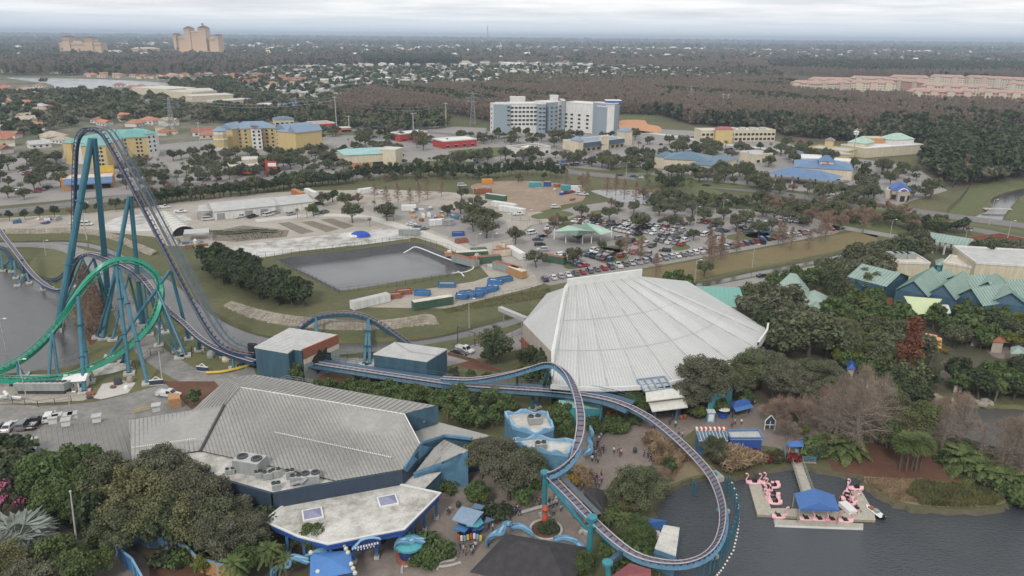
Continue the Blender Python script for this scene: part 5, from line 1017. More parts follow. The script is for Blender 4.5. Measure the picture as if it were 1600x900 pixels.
s_=bld('shade_shed',(322,343),'open lean-to with thin grey roof beside the nursery shed','shed');q=base4((310,343),(342,341),12);m_=MB();m_.poly([p+Vector((0,0,3.6+.5*(i>1)))for i,p in enumerate(q)],'light_grey_roof');m_.poly([p+Vector((0,0,3.4+.5*(i>1)))for i,p in enumerate(q)][::-1],'light_grey_roof');m_.build('roof',s_)
for p in q:m_=MB();m_.box((p.x,p.y,0),(.3,.3,3.6),'grey_metal');m_.build('post',s_)
s_=bld('shade_shed',(306,388),'open sided shelter with flat grey roof near the hedge clump','shed');q=base4((288,378),(328,375),8);m_=MB();m_.prism([(p.x,p.y)for p in q],3.0,3.2,'light_grey_roof',bottom=True);m_.build('roof',s_)
for p in q:m_=MB();m_.box((p.x,p.y,0),(.25,.25,3.0),'grey_metal');m_.build('post',s_)
pt=bld('polytunnel',(268,360),'white half round polytunnel in the maintenance yard','greenhouse');a,b=U(256,343),U(288,368);d=(b-a);L=d.length;u=d.normalized();s_=Vector((-u.y,u.x,0));m_=MB();n=10;prof=[(4.8*math.cos(math.pi*i/n),3.9*math.sin(math.pi*i/n))for i in range(n+1)]
vs=[a+s_*x+Vector((0,0,z))for x,z in prof]+[b+s_*x+Vector((0,0,z))for x,z in prof];m_.mesh(vs,[(i,i+1,n+2+i,n+1+i)for i in range(n)],'canvas');m_.build('cover',pt,smooth=True)
for k in range(9):c=a.lerp(b,k/8);m_=MB();m_.tube([c+s_*x*1.01+Vector((0,0,z*1.01))for x,z in prof],.09,'grey_metal',5);m_.build('hoop',pt)
m_=MB();c=b-u*.5;m_.poly([c+s_*x*.9+Vector((0,0,z*.9))for x,z in prof],'dark_opening');m_.build('end_opening',pt)
def container(px,py,L,rot,mat,desc,h=2.6,w_=2.5,name='shipping_container',cat='container',roof=None,zone='in the maintenance yards'):
 p=U(px,py);t_=thing(name,p,desc,cat,zone,rz=rot);m_=MB();m_.box((0,0,.15),(L,w_,h),mat,top=roof)
 k=int(L/.6)
 for i in range(k):
  for s_ in(-1,1):m_.box((-L/2+(i+.5)*L/k,s_*(w_/2+.03),.3),(.18,.08,h-.3),mat)
 m_.build('box',t_,local=True)
 m_=MB();m_.box((L/2+.04,-w_/4,.3),(.07,w_/2-.1,h-.4),mat);m_.box((L/2+.04,w_/4,.3),(.07,w_/2-.1,h-.4),mat);m_.build('door',t_,local=True)
 return t_
def rotpx(a,b):p,q=U(*a),U(*b);return math.atan2(q.y-p.y,q.x-p.x)
ry=rotpx((550,482),(608,468));
for px,py,L,rot,mat,desc,rf_ in((579,477,13,ry,'white_box','long dirty white container on the canal bank','light_grey_roof'),(676,479,13,rotpx((650,485),(705,476)),'green_box','long green container with a tan lid on the canal bank','cream_roof'),(466,306,13,rotpx((455,300),(476,309)),'orange_box','orange semi trailer parked by the nursery shed',None),(486,305,13,rotpx((476,300),(495,309)),'white_box','white semi trailer parked by the nursery shed',None),(572,302,9,ry,'white_box','boxy white trailer among bare trees',None),(727,413,12,rotpx((700,398),(745,410)),'grey_box','grey container with rusty roof beside the pond','rust'),(758,411,12,.3,'green_box','green container with rusty roof beside the pond','rust'),(737,403,12,.25,'green_box','dark green container behind the rusty roofed ones','cream_roof'),(783,348,0,0,'','',0),(748,398,6,.3,'green_box','short green container by the pond corner',None),(792,424,12,rotpx((775,418),(812,428)),'grey_box','weathered grey container at the yard gate','rust'),(806,400,12,2.0,'white_box','white box trailer by the parking lot fence',None),(783,400,7,.4,'cream_wall','cream office hut with a red brown roof','rust'),(866,410,9,-.5,'green_box','green hut with red roof among the parked cars','rust'),(808,431,8,-.9,'timber','tan container near the parking lot corner','cream_roof'),(761,287,6,.2,'orange_paint','bright orange tank box on bare earth',None),(683,352,7,.35,'white_box','white container with blue lettering in the inner yard',None),(639,329,7,.1,'white_box','white container at the back of the inner yard',None),(700,352,5,.3,'grey_box','grey steel container beside the white lettered one',None),(754,302,10,.0,'rust','terracotta flat container in the workers yard',None),(775,312,12,-.55,'green_box','green roofed container in the workers yard','mint_roof'),(788,325,14,-.6,'white_box','white trailer with blue skirt in the workers yard',None),(800,332,14,-.6,'white_box','second white trailer along the green fence',None),(836,292,7,.1,'aqua_wall','turquoise roofed booth at the workers yard','teal_roof'),(855,291,4,.1,'royal_blue','blue and white booth at the workers yard','timber'),(884,297,5,.2,'aqua_wall','pale turquoise container near the small pond',None),(899,298,5,.0,'white_box','small white container near the small pond',None),(640,367,9,.05,'grey_box','grey barred storage cage beside the pond','light_grey_roof')):
 if L:container(px,py,L,rot,mat,desc,roof=rf_)
for px,py,L,mat,desc in((698,448,6,'blue_box','blue open skip'),(660,461,5,'bright_blue','blue open skip'),(722,466,4,'bright_blue','blue open skip'),(733,465,4,'bright_blue','blue open skip'),(745,463,4,'bright_blue','blue open skip'),(728,462,4,'blue_box','blue open skip'),(752,458,4,'bright_blue','blue open skip'),(763,456,5,'bright_blue','blue open skip'),(770,452,4,'bright_blue','blue open skip'),(787,440,6,'blue_box','blue open skip'),(774,443,5,'bright_blue','blue open skip'),(617,465,4,'rust','rusty brown open skip'),(631,459,5,'rust','rusty brown open skip'),(716,368,5,'royal_blue','dark blue open skip'),(721,379,5,'rust','rusty brown open skip')):
 p=U(px,py);t_=thing('skip',p,desc,'skip','in the maintenance yards',rz=random.uniform(-.3,.6));m_=MB();w_=2.3;h=1.5
 for s_ in(-1,1):m_.box((0,s_*w_/2,.1),(L,.15,h),mat);m_.box((s_*L/2,0,.1),(.15,w_,h),mat)
 m_.box((0,0,.1),(L,w_,.25),'dark_metal');m_.build('tub',t_,local=True);m_=MB();m_.box((0,0,.9),(L*.8,w_*.7,.3),random.choice(['grey_box','blue_box','cream_wall']));m_.build('load',t_,local=True)
tp=thing('tarpaulin_heap',U(562,368),'heap of white bags half covered by a blue tarpaulin','tarpaulin');m_=MB();p=U(563,369)
m_.lathe((p.x,p.y,0),[(4.4,0),(3.8,1.2),(2.2,2.0),(.4,2.3)],'tarp_blue',9,1,.7);m_.build('tarpaulin',tp)
for k in range(9):q=U(547+3*(k%5)+random.random(),368+2.2*(k//5)+random.random());m_=MB();m_.lathe((q.x,q.y,0),[(.9,0),(1.0,.5),(.5,1.1)],'white_box',7);m_.build('bag',tp)
hs=[U(631,395,-1.6),U(640,390,-.5),U(651,386,.3),U(680,397,.3),U(712,409,.3),U(739,416.5,.3),U(731,424,.3),U(712,426.5,.2),U(706,427,-1)]
m_=MB();m_.tube(catmull(hs,4),.22,'white_paint',6);single(m_,'hose',U(700,400),'long white hose looping over the black pond liner','hose');m_=MB();m_.tube([U(712,427,.2),U(716,424,.8),U(722,428,.3),U(725,432,.2)],.22,'white_paint',6);single(m_,'hose',U(720,428),'short bent white hose end at the pond corner','hose')
pv=thing('parking_pavilion',U(912,372),'mint green tensile canopy over the parking lot entrance','pavilion')
for pl in([U(863,362,4.5),U(888,352,4.5),U(940,362,4.5),U(900,369,4.5),U(905,360,7.5)],[U(900,356,4.6),U(915,347.5,8.5),U(935,352,4.6),U(958,362,4.6),U(938,367,4.6)]):
 m_=MB();n=len(pl)
 if n==5 and pl[4].z>7:[m_.poly([pl[i],pl[(i+1)%4],pl[4]],'mint_roof')for i in range(4)]
 else:
  pk=pl[1];ot=[pl[0],pl[4],pl[3],pl[2]];[m_.poly([ot[i],ot[i+1],pk],'mint_roof')for i in range(3)];m_.poly([ot[3],ot[0],pk],'mint_roof')
 m_.build('canopy',pv)
for a,b in((866,374),(884,379),(910,381),(924,380),(938,377),(955,372)):p=U(a,b);m_=MB();m_.tube([(p.x,p.y,0),(p.x,p.y,4.6)],.25,'white_paint',8);m_.build('post',pv)
tc_=thing('toll_canopy',U(1480,385),'long lagoon green gabled toll canopy on posts','canopy');q=[U(1440,374,5),U(1511,385,5),U(1526,377.5,5),U(1452,365,5)];m_=MB();r1_,r2_=q[0].lerp(q[3],.45)+Vector((0,0,2.2)),q[1].lerp(q[2],.45)+Vector((0,0,2.2));m_.poly([q[0],q[1],r2_,r1_],'aqua_roof');m_.poly([q[3],r1_,r2_,q[2]],'aqua_roof');ribs(m_,[q[0],q[1],r2_,r1_],r1_-q[0],1.2,.08,.2,'aqua_rib');m_.poly([q[1],q[2],r2_],'white_wall');m_.poly([q[0],r1_,q[3]],'white_wall');m_.build('roof',tc_)
for t_ in(.04,.28,.52,.76,.97):
 for s_ in(.1,.9):p=q[0].lerp(q[1],t_).lerp(q[3].lerp(q[2],t_),s_);m_=MB();m_.box((p.x,p.y,0),(.5,.5,5),'white_wall');m_.build('post',tc_)
ah=bld('hall',(1118,478),'flat lagoon green roofed hall behind the white theatre','hall');q=[U(1078,476,6),U(1166,479,6),U(1156,449,6.5),U(1079,446.5,6.5)];m_=MB();roof_slab(m_,q,.3,'lagoon_roof','white_wall');ribs(m_,q,q[3]-q[0],1.3,.07,.15,'aqua_roof');walls(m_,q,0,'tan_wall',.3);m_.build('roof',ah)
pg=bld('pavilion',(1250,480),'aqua green stepped hip roof pavilion among oaks','pavilion');
for l,rise in(([U(1204,458,6),U(1262,468,6),U(1262,452,6),U(1216,446,6)],6),([U(1246,476,5),U(1291,480,5),U(1291,463,5),U(1252,460,5)],3),([U(1262,488,4.5),U(1290,490,4.5),U(1284,476,4.5),U(1262,475,4.5)],2)):m_=MB();hip(m_,l,l[0].z,rise,'aqua_roof',.4);ribs(m_,[l[0],l[1],l[2],l[3]],l[3]-l[0],1.2,.05,.1,'aqua_rib',-.3);m_.build('roof',pg);m_=MB();m_.prism([(p.x,p.y)for p in l],0,l[0].z,'white_wall');m_.build('wall',pg)
sw=bld('market_hall',(1480,490),'teal walled hall with a row of sage green gabled roofs','hall')
teeth=[((1380,447),(1420,432),(1400,428)),((1400,452),(1452,463),(1425,428)),((1432,438),(1468,448),(1450,430)),((1450,458),(1495,468),(1466,430)),((1475,438),(1508,452),(1490,431)),((1495,462),(1540,478),(1510,433)),((1530,448),(1560,460),(1545,436)),((1540,472),(1610,480),(1560,430)),((1590,450),(1650,470),(1610,436))]
for i,(l,r_,t_)in enumerate(teeth):
 z=6.5;big=i%2;A,B_=U(l[0],l[1],z),U(r_[0],r_[1],z);n_=(B_-A).normalized();n_=Vector((-n_.y,n_.x,0));dep=20 if big else 12;pk=A.lerp(B_,.5)+Vector((0,0,4.0 if big else 3));pk2=pk+n_*dep
 m_=MB();fo=-n_*1.0;m_.poly([A+fo,pk+fo,pk2,A+n_*dep],'aqua_roof');m_.poly([B_+fo,B_+n_*dep,pk2,pk+fo],'aqua_roof');ribs(m_,[A+fo,pk+fo,pk2,A+n_*dep],pk-A,1.1,.07,.16,'aqua_rib');ribs(m_,[B_+fo,B_+n_*dep,pk2,pk+fo],pk-B_,1.1,.07,.16,'aqua_rib')
 m_.build('gable_roof',sw);m_=MB();m_.poly([A,B_,pk],'dull_blue_roof');m_.mesh([Vector((A.x,A.y,0)),Vector((B_.x,B_.y,0)),B_,A,Vector((A.x,A.y,0))+n_*dep,Vector((B_.x,B_.y,0))+n_*dep,B_+n_*dep,A+n_*dep],[(0,1,2,3),(1,5,6,2),(4,0,3,7)],'blue_wall');m_.build('gable_wall',sw)
for x0,y0,x1,y1,dep,h,mt in((1384,436,1448,438,16,6,'cream_roof'),(1518,444,1640,452,22,7.5,'light_grey_roof'),(1470,432,1514,440,12,5,'cream_roof')):
 t_=bld('service_block',((x0+x1)/2,y0),{6:'cream flat roofed block with a row of air units',7.5:'wide cream block with weathered pale roof',5:'low cream block between larger roofs'}[h],'building','behind the market hall');q=block(t_,(x0,y0),(x1,y1),dep,h,'cream_wall',mt)
 if h==6:
  for k in range(4):p=q[0].lerp(q[1],.3+.15*k);m_=MB();m_.box((p.x,p.y+7,6),(3.4,3,2),'grey_box');m_.build('air_handler',t_)
gt=bld('gate_hut',(1470,424),'small teal roofed gate hut','hut');block(gt,(1462,428),(1478,430),6,3.5,'aqua_wall','aqua_roof','hip',1.5)
tn=thing('shade_sail',U(1445,492),'pale lime vaulted canopy among tropical trees','canopy');canopy('canopy',[U(1425,492,5),U(1460,488,5),U(1470,478,5),U(1410,473,5)],'lime_tent',2.2,tn)
m_=MB();p=U(1440,494);m_.tube([(p.x,p.y,0),(p.x,p.y,6)],.2,'grey_metal',6);m_.build('post',tn)
tn=thing('shade_sail',U(1472,490),'white rippled canopy beside the lime vault','canopy');canopy('canopy',[U(1462,492,4.5),U(1486,489,4.5),U(1480,482,4.5),U(1458,481,4.5)],'canvas',1.2,tn)
for pts,ds in(([(1436,540),(1456,543),(1464,528),(1446,524)],'orange fabric canopy, western of the pair'),([(1452,541),(1471,544),(1471,532),(1460,529)],'orange fabric canopy with red side wall')):
 tn=thing('shade_sail',U(1454,545),ds,'canopy','in the garden');canopy('canopy',[U(a,b,6)for a,b in pts],'orange_tent',.7,tn);m_=MB();m_.mesh([U(pts[1][0],pts[1][1],3.9),U(pts[2][0],pts[2][1],3.9),U(pts[2][0],pts[2][1],3.9)+Vector((0,0,-2)),U(pts[1][0],pts[1][1],3.9)+Vector((0,0,-2))],[(0,1,2,3)],'red_wall');m_.build('side_cloth',tn)
def lattice(px,py,top_py,desc,mat='grey_metal'):
 p=U(px,py);h=R(px,top_py,p.y).z;t_=thing('pylon',p,desc,'pylon');m_=MB();n=9;w0=h*.13
 def c(k,i):f=k/n;wv_=w0*(1-f)**1.1/2+h*.018;return Vector((p.x+(1,1,-1,-1)[i]*wv_,p.y+(1,-1,-1,1)[i]*wv_,h*f))
 rr_=max(.16,h*.006)
 for i in range(4):
  m_.tube([c(k,i)for k in range(n+1)],rr_*1.4,mat,4)
  for k in range(n):m_.bar(c(k,i),c(k+1,(i+1)%4),rr_,rr_,mat);m_.bar(c(k,(i+1)%4),c(k+1,i),rr_,rr_,mat)
 m_.build('lattice_mast',t_);m_=MB()
 for f in(.7,.82,.94):m_.bar((p.x-h*.16,p.y,h*f),(p.x+h*.16,p.y,h*f),rr_*2,rr_*2,mat)
 m_.build('cross_arm',t_)
lattice(739,195,143,'grey lattice power pylon at the forest edge beside the white hotel');lattice(1078,168,133,'grey lattice power pylon standing in the brown forest');lattice(270,207,152,'pale lattice pylon between the two yellow hotels')
for px,py,tp_,ds in((527,212,150,'tall grey steel power pole right of the yellow hotel'),(697,199,160,'tall steel power pole at the forest edge'),(646,206,176,'slim steel power pole near the drive-in'),(546,206,180,'short power pole beside the coral kiosk'),(930,168,155,'thin power pole behind the white hotel'),(1128,172,146,'thin grey pole in the brown forest'),(1136,172,147,'thin grey pole beside its neighbour in the forest'),(313,225,190,'slim power pole beside the pond walkway'),(37,300,268,'street light pole in the left car park'),(136,375,330,'slim pole in the yard behind the lift hill'),(1330,262,200,'tall wooden pole near the yellow restaurant'),(1436,292,272,'pale pole right of the bank'),(992,80,65,'red and white radio mast far away'),(762,68,40,'very thin radio mast on the horizon'),(1300,75,66,'small water tower far away'),(1530,80,72,'slim white tower on the far plain'),(1415,172,152,'slim pole before the condominiums'),(1487,172,152,'thick pale pole before the condominiums'),(1546,175,158,'slim pale pole before the far condominiums')):
 p=U(px,py);h=R(px,tp_,p.y).z;rr_=max(.22,p.y*.0006);t_=thing('utility_pole',p,ds,'pole');m_=MB();m_.tube([p,p+Vector((0,0,h))],[rr_*1.2,rr_*.8],'pole_concrete' if px!=992 else 'coral',8);m_.build('pole',t_);m_=MB();m_.bar(p+Vector((-2.2,0,h-1)),p+Vector((2.2,0,h-1)),rr_,rr_,'pole_concrete');m_.build('cross_arm',t_)
wires=[(270,207,152),(527,212,152),(697,199,162),(739,195,146),(930,168,157),(1128,172,148),(1415,172,153)]
for off in(0,2.5):
 m_=MB()
 for(a,b,c),(d,e,f)in zip(wires[:-1],wires[1:]):
  p,q=U(a,b),U(d,e);p=Vector((p.x,p.y,R(a,c,p.y).z-off));q=Vector((q.x,q.y,R(d,f,q.y).z-off));m_.tube([p.lerp(q,k/8)-Vector((0,0,6*4*(k/8)*(1-k/8)))for k in range(9)],.10,'grey_metal',4,cap=False)
 single(m_,'power_line',U(700,200),'upper sagging power line strung between the steel poles' if off==0 else 'lower sagging power line strung between the steel poles','power line')
 # ---------------------------------------------------------------- plants
def quads_mesh(name,cen,nrm,su,sv,mat,extra=None,spin=None,rng=None):
 """many small leaf faces at once; cen, nrm (n,3), su, sv half sizes (n,)"""
 n=len(cen);nrm=nrm/np.maximum(np.linalg.norm(nrm,axis=1,keepdims=True),1e-6)
 ref=rng.normal(size=(n,3))if spin is None else spin
 u=np.cross(nrm,ref);u/=np.maximum(np.linalg.norm(u,axis=1,keepdims=True),1e-6);v=np.cross(nrm,u)
 a=u*su[:,None];b=v*sv[:,None]
 V=np.stack([cen-a-b,cen+a-b*.6,cen+a*.8+b,cen-a*.7+b],1).reshape(-1,3)
 ev,ef,mats,mi=(extra or([],[],[],[]));nv=len(V);allv=np.concatenate([V,np.array(ev).reshape(-1,3)])if len(ev)else V
 me=bpy.data.meshes.new(name);nf=n+len(ef);loops=list(np.arange(nv));tot=[4]*n
 for f in ef:loops+=[nv+i for i in f];tot.append(len(f))
 me.vertices.add(len(allv));me.vertices.foreach_set('co',allv.astype(np.float32).ravel())
 me.loops.add(len(loops));me.loops.foreach_set('vertex_index',np.array(loops,dtype=np.int32))
 st=np.concatenate([[0],np.cumsum(tot)[:-1]]).astype(np.int32);me.polygons.add(nf);me.polygons.foreach_set('loop_start',st);me.polygons.foreach_set('loop_total',np.array(tot,dtype=np.int32))
 me.materials.append(MT(mat))
 for m_ in mats:me.materials.append(MT(m_))
 if len(ef):me.polygons.foreach_set('material_index',np.array([0]*n+[k+1 for k in mi],dtype=np.int32))
 me.update(calc_edges=True);return me
def blob_points(rng,cen,rad,n,flat=.75,shell=.55):
 k=rng.integers(0,len(cen),n);d=rng.normal(size=(n,3));d/=np.linalg.norm(d,axis=1,keepdims=True)
 r=rad[k]*(shell+(1-shell)*rng.random(n));p=cen[k]+d*r[:,None]*np.array([1,1,flat]);return p,d
def clusters(rng,K,rx,ry,rz,zc,shape='dome'):
 out=[]
 while len(out)<K:
  d=rng.normal(size=3);d/=np.linalg.norm(d);r=rng.random()**.45
  if shape=='dome' and d[2]<-.25:continue
  if shape=='cone':
   h=rng.random()**.8;rr=(1-h*.9)*rng.random()**.5;a=rng.random()*6.283;out.append((rr*rx*math.cos(a),rr*ry*math.sin(a),zc-rz+2*rz*h));continue
  out.append((d[0]*r*rx,d[1]*r*ry,zc+d[2]*r*rz))
 return np.array(out)
def trunk_mesh(name,rng,cen,h0,r,mat='bark',nb=12,sides=6):
 m_=MB();top=Vector((rng.normal()*.3,rng.normal()*.3,h0));m_.tube([(0,0,0),top*.5+Vector((rng.normal()*.15,rng.normal()*.15,0)),top],[r*1.25,r,r*.8],mat,sides)
 for i in range(min(nb,len(cen))):
  c=Vector(cen[int(i*len(cen)/max(1,nb))%len(cen)]);mid=top.lerp(c,.5)+Vector((0,0,-.08*(c-top).length));m_.tube([top*(.75+.25*rng.random()),mid,c],[r*.5,r*.3,r*.1],mat,4,cap=False)
 return m_.data(name)
PROTO={}
def leafy(key,seed,R_,H,K,cr,n,leaf,mat,shape='dome',trunk_h=.35,zf=.62,rzf=.36,bark='bark',nb=10,asp=(1,1),flat=.75,shell=.55,far=False,tr=.3):
 """nominal tree: crown radius R_, height H"""
 rng=np.random.default_rng(seed);cen=clusters(rng,K,R_-cr*.6,R_-cr*.6,H*rzf,H*zf,shape);rad=cr*(.65+.7*rng.random(K))
 p,d=blob_points(rng,cen,rad,n,flat,shell);nr=d*.6+rng.normal(size=(n,3))*.6+np.array([0,0,.35]);s_=leaf*(.6+.8*rng.random(n));p[:,2]=np.maximum(p[:,2],.15)
 if far:
  m_=MB();m_.tube([(0,0,0),(0,0,H*.5)],[tr,tr*.6],bark,4);ex=(m_.v,m_.f,[bark],[0]*len(m_.f))
  PROTO[key]=(quads_mesh(key,p,nr,s_*asp[0],s_*asp[1],mat,ex,rng=rng),None);return
 PROTO[key]=(quads_mesh(key,p,nr,s_*asp[0],s_*asp[1],mat,rng=rng),trunk_mesh(key+'_trunk',rng,cen,H*trunk_h,tr,bark,nb))
def twiggy(key,seed,R_,H,n,mat,shape,K=30,w_=.035,ln=.75,nb=30,bark='pale_bark',tr=.3,trunk_h=.3,zf=.55,rzf=.42,far=False):
 """leafless crown: limbs and a haze of thin twigs"""
 rng=np.random.default_rng(seed)
 if shape=='spire':
  cen=[];m_=MB();m_.tube([(0,0,0),(.1,.1,H*.5),(0,0,H)],[tr,tr*.6,tr*.12],bark,6)
  for i in range(nb):
   f=.22+.76*i/nb;a=i*2.4+rng.random();L=R_*(1-f)**.75*(1.15+.2*rng.random());b0=Vector((0,0,H*f));b1=Vector((math.cos(a)*L,math.sin(a)*L,H*f+L*.12));m_.tube([b0,b0 .lerp(b1,.5)+Vector((0,0,L*.06)),b1],[tr*.25*(1.2-f),tr*.14*(1.2-f),.03],bark,3,cap=False)
   for t_ in(.25,.45,.65,.85,1.0):cen.append(list(b0 .lerp(b1,t_)))
  cen=np.array(cen);rad=np.full(len(cen),R_*.22)
 else:
  cen=clusters(rng,K,R_*.85,R_*.85,H*rzf,H*zf,shape);m_=MB();top=Vector((0,0,H*trunk_h));m_.tube([(0,0,0),top],[tr*1.2,tr],bark,6)
  for c in cen:
   c=Vector(c);mid=top.lerp(c,.5)+Vector((rng.normal()*.3,rng.normal()*.3,.05*H));m_.tube([top,mid,c],[tr*.5,tr*.25,.04],bark,3,cap=False)
   for q in range(4):e=c+Vector(rng.normal(size=3)*R_*.2);m_.tube([mid.lerp(c,.4+.15*q),e],[.06,.02],bark,3,cap=False)
  rad=np.full(len(cen),R_*.26)
 p,d=blob_points(rng,cen,rad,n,.8,.1);out_=p-np.array([0,0,H*.35]);out_/=np.linalg.norm(out_,axis=1,keepdims=True);dr=out_+rng.normal(size=(n,3))*.55
 nr=np.cross(dr,rng.normal(size=(n,3)));s_=ln*(.5+rng.random(n))*.5
 me=quads_mesh(key,p,nr,np.full(n,w_),s_,mat,None if not far else(m_.v,m_.f,[bark],[0]*len(m_.f)),spin=dr,rng=rng)
 PROTO[key]=(me,None if far else m_.data(key+'_trunk'))
def palm(key,seed,H,fr_n,fl,mat='palm_leaf',fan=False,tr=.22,bark='pale_bark',crown_r=None):
 rng=np.random.default_rng(seed);m_=MB();m_.tube([(0,0,0),(.1,.05,H*.5),(0,0,H)],[tr*1.15,tr,tr*.9],bark,7);tm=m_.data(key+'_trunk');m_=MB()
 for i in range(fr_n):
  a=i*2.399;el=1.25-1.75*(i/fr_n);L=fl*(.8+.3*rng.random());base=Vector((0,0,H));prev=base;dirh=Vector((math.cos(a),math.sin(a),0));side=Vector((-dirh.y,dirh.x,0));n=6
  pts=[base+dirh*L*(t_*math.cos(el*(1-t_*.3)))+Vector((0,0,L*(math.sin(el)*t_-.55*t_*t_)))for t_ in[k/n for k in range(n+1)]]
  if fan:
   c=pts[3];
   for k in range(9):b_=-1.3+2.6*k/8;dd=(pts[4]-pts[2]).normalized();e=c+(dd*math.cos(b_)+side*math.sin(b_))*L*.6+Vector((0,0,(-.22+.3*rng.random())*L));w_=(dd*-math.sin(b_)+side*math.cos(b_))*L*.045;m_.poly([c,e.lerp(c,.3)+w_,e,e.lerp(c,.3)-w_],mat)
   m_.bar(base,c,.05,.05,mat)
  else:
   for k in range(n):
    w0,w1=L*.17*math.sin(math.pi*(k+.6)/(n+.8)),L*.17*math.sin(math.pi*(k+1.6)/(n+.8));dz=Vector((0,0,-.06*L))
    for s_ in(-1,1):
     for q in(0,.5):
      p0,p1=pts[k].lerp(pts[k+1],q),pts[k].lerp(pts[k+1],q+.38);m_.poly([p0,p1,p1+side*s_*w1+dz+(p1-p0)*.6,p0+side*s_*w0+dz+(p1-p0)*.6],mat)
 PROTO[key]=(m_.data(key),tm)
for i in range(3):
 leafy(f'oakN{i}',10+i,7,12,52,1.7,19000,.135,('oak_leaf','grey_oak_leaf','gold_oak_leaf')[i],nb=26,tr=.42,shell=.3)
 leafy(f'greenN{i}',20+i,5.5,12,34,1.8,11000,.2,'green_leaf',nb=14,tr=.35,zf=.55,rzf=.42)
 leafy(f'oakM{i}',30+i,6.5,10,30,1.8,3000,.27,'oak_leaf' if i else 'grey_oak_leaf',nb=10,tr=.35,shell=.4)
 leafy(f'darkM{i}',40+i,4.5,10,18,1.8,1500,.38,'dark_leaf',nb=6,zf=.55,rzf=.42,tr=.3)
 leafy(f'greenM{i}',50+i,4.5,9,18,1.8,1800,.36,'green_leaf',nb=6,zf=.55,rzf=.42,tr=.3)
 leafy(f'pineM{i}',60+i,3.6,17,20,1.4,1300,.34,'pine_leaf','dome',nb=10,trunk_h=.8,zf=.76,rzf=.2,tr=.3)
 leafy(f'oakF{i}',70+i,6,10,10,2.6,190,.95,('oak_leaf','dark_leaf','grey_oak_leaf')[i],far=True,zf=.55)
 leafy(f'pineF{i}',80+i,4.2,15,9,2.0,150,.85,('pine_leaf','dark_leaf','pine_leaf')[i],'dome' if i else 'cone',far=True,zf=.62,rzf=.33)
 twiggy(f'cypF{i}',90+i,3.3,15,380,'cypress_far_leaf','spire',w_=.13,ln=1.9,nb=5,far=True,tr=.16,bark='twig')
 twiggy(f'cypressM{i}',100+i,4.2,16,1500,'pink_twig','spire',w_=.045,ln=1.1,nb=30,tr=.28)
 twiggy(f'bareM{i}',110+i,5,8,2600,'pink_twig','dome',K=22,w_=.045,ln=1.0,tr=.25,zf=.6)
 leafy(f'bush{i}',120+i,1.6,1.8,9,.7,700,.13,('green_leaf','dark_leaf','oak_leaf')[i],nb=4,trunk_h=.2,zf=.45,rzf=.35,tr=.06)
twiggy('cypressN0',131,6.5,17,3600,'twig','spire',w_=.02,ln=.9,nb=80,tr=.55);twiggy('cypressN1',132,5.4,18,2600,'twig','spire',w_=.02,ln=.9,nb=70,tr=.45)
twiggy('bareN0',133,6,10,4200,'pink_twig','dome',K=34,w_=.022,ln=.8,tr=.35);twiggy('bareN1',134,6,10,3800,'twig','dome',K=34,w_=.022,ln=.8,tr=.35)
leafy('pinkN',135,4.5,9,20,1.3,4200,.13,'pink_leaf',nb=18,tr=.3,shell=.2,bark='pale_bark');leafy('redM',136,3.0,13,26,1.2,3200,.2,'rust_leaf','cone',nb=10,tr=.3,zf=.55,rzf=.45)
leafy('limeN',137,3.4,7,20,1.2,5200,.14,'lime_leaf',nb=8,tr=.2);leafy('olive',138,3.8,9,22,1.4,5200,.17,'palm_leaf',nb=8,tr=.2,zf=.5,rzf=.45)
leafy('hedgeM',139,2.3,9,16,1.2,1200,.3,'dark_leaf','dome',zf=.48,rzf=.5,nb=3,tr=.15,trunk_h=.2);leafy('redbush',140,2,1.5,9,.7,700,.13,'red_leaf',nb=3,trunk_h=.2,zf=.45,rzf=.35,tr=.06)
leafy('amberbush',141,2,1.8,9,.7,700,.13,'amber_leaf',nb=3,trunk_h=.2,zf=.45,rzf=.35,tr=.06);leafy('strawbush',142,2,2.2,9,.8,1300,.06,'straw_leaf',nb=3,trunk_h=.2,zf=.45,rzf=.35,tr=.06,asp=(.5,4))
palm('palmM',150,7,22,2.6,fan=False);palm('sabalM',151,7,26,2.3,fan=True);palm('palmN',152,6,30,3.2);palm('sabalN',153,6.5,44,2.3,fan=True,bark='bark',tr=.16);palm('silverN',154,3.2,46,4.2,'silver_leaf',True,.35);palm('palmlow',155,1.2,26,2.8)
KINDN=dict(street='street_tree',oak='oak_tree',green='broadleaf_tree',dark='evergreen_tree',pine='pine_tree',cypress='cypress_tree',bare='bare_tree',bush='shrub',pinkN='blossom_tree',redM='red_cypress_tree',limeN='lime_tree',olive='bamboo_clump',hedgeM='hedge_tree',redbush='red_shrub',amberbush='amber_shrub',strawbush='straw_shrub',palmM='palm_tree',sabalM='palm_tree',palmN='palm_tree',sabalN='palm_tree',silverN='silver_palm',palmlow='palm_shrub')
DESC=dict(street='rounded olive street tree',oak='broad grey green oak',green='bright green broadleaf tree',dark='dark evergreen tree',pine='tall dark pine',cypress='leafless spire shaped cypress',bare='bare pinkish brown spreading tree',bush='low green shrub',pinkN='pink blossoming tree',redM='rust red conical cypress',limeN='yellow green tree',olive='feathery olive green clump',hedgeM='narrow dark hedge tree',redbush='dark red shrub',amberbush='amber orange shrub',strawbush='straw coloured grass shrub',palmM='slim feather palm',sabalM='round headed fan palm',palmN='feather palm',sabalN='round headed fan palm',silverN='silvery fan palm',palmlow='low feathery palm shrub')
GROUPS={}
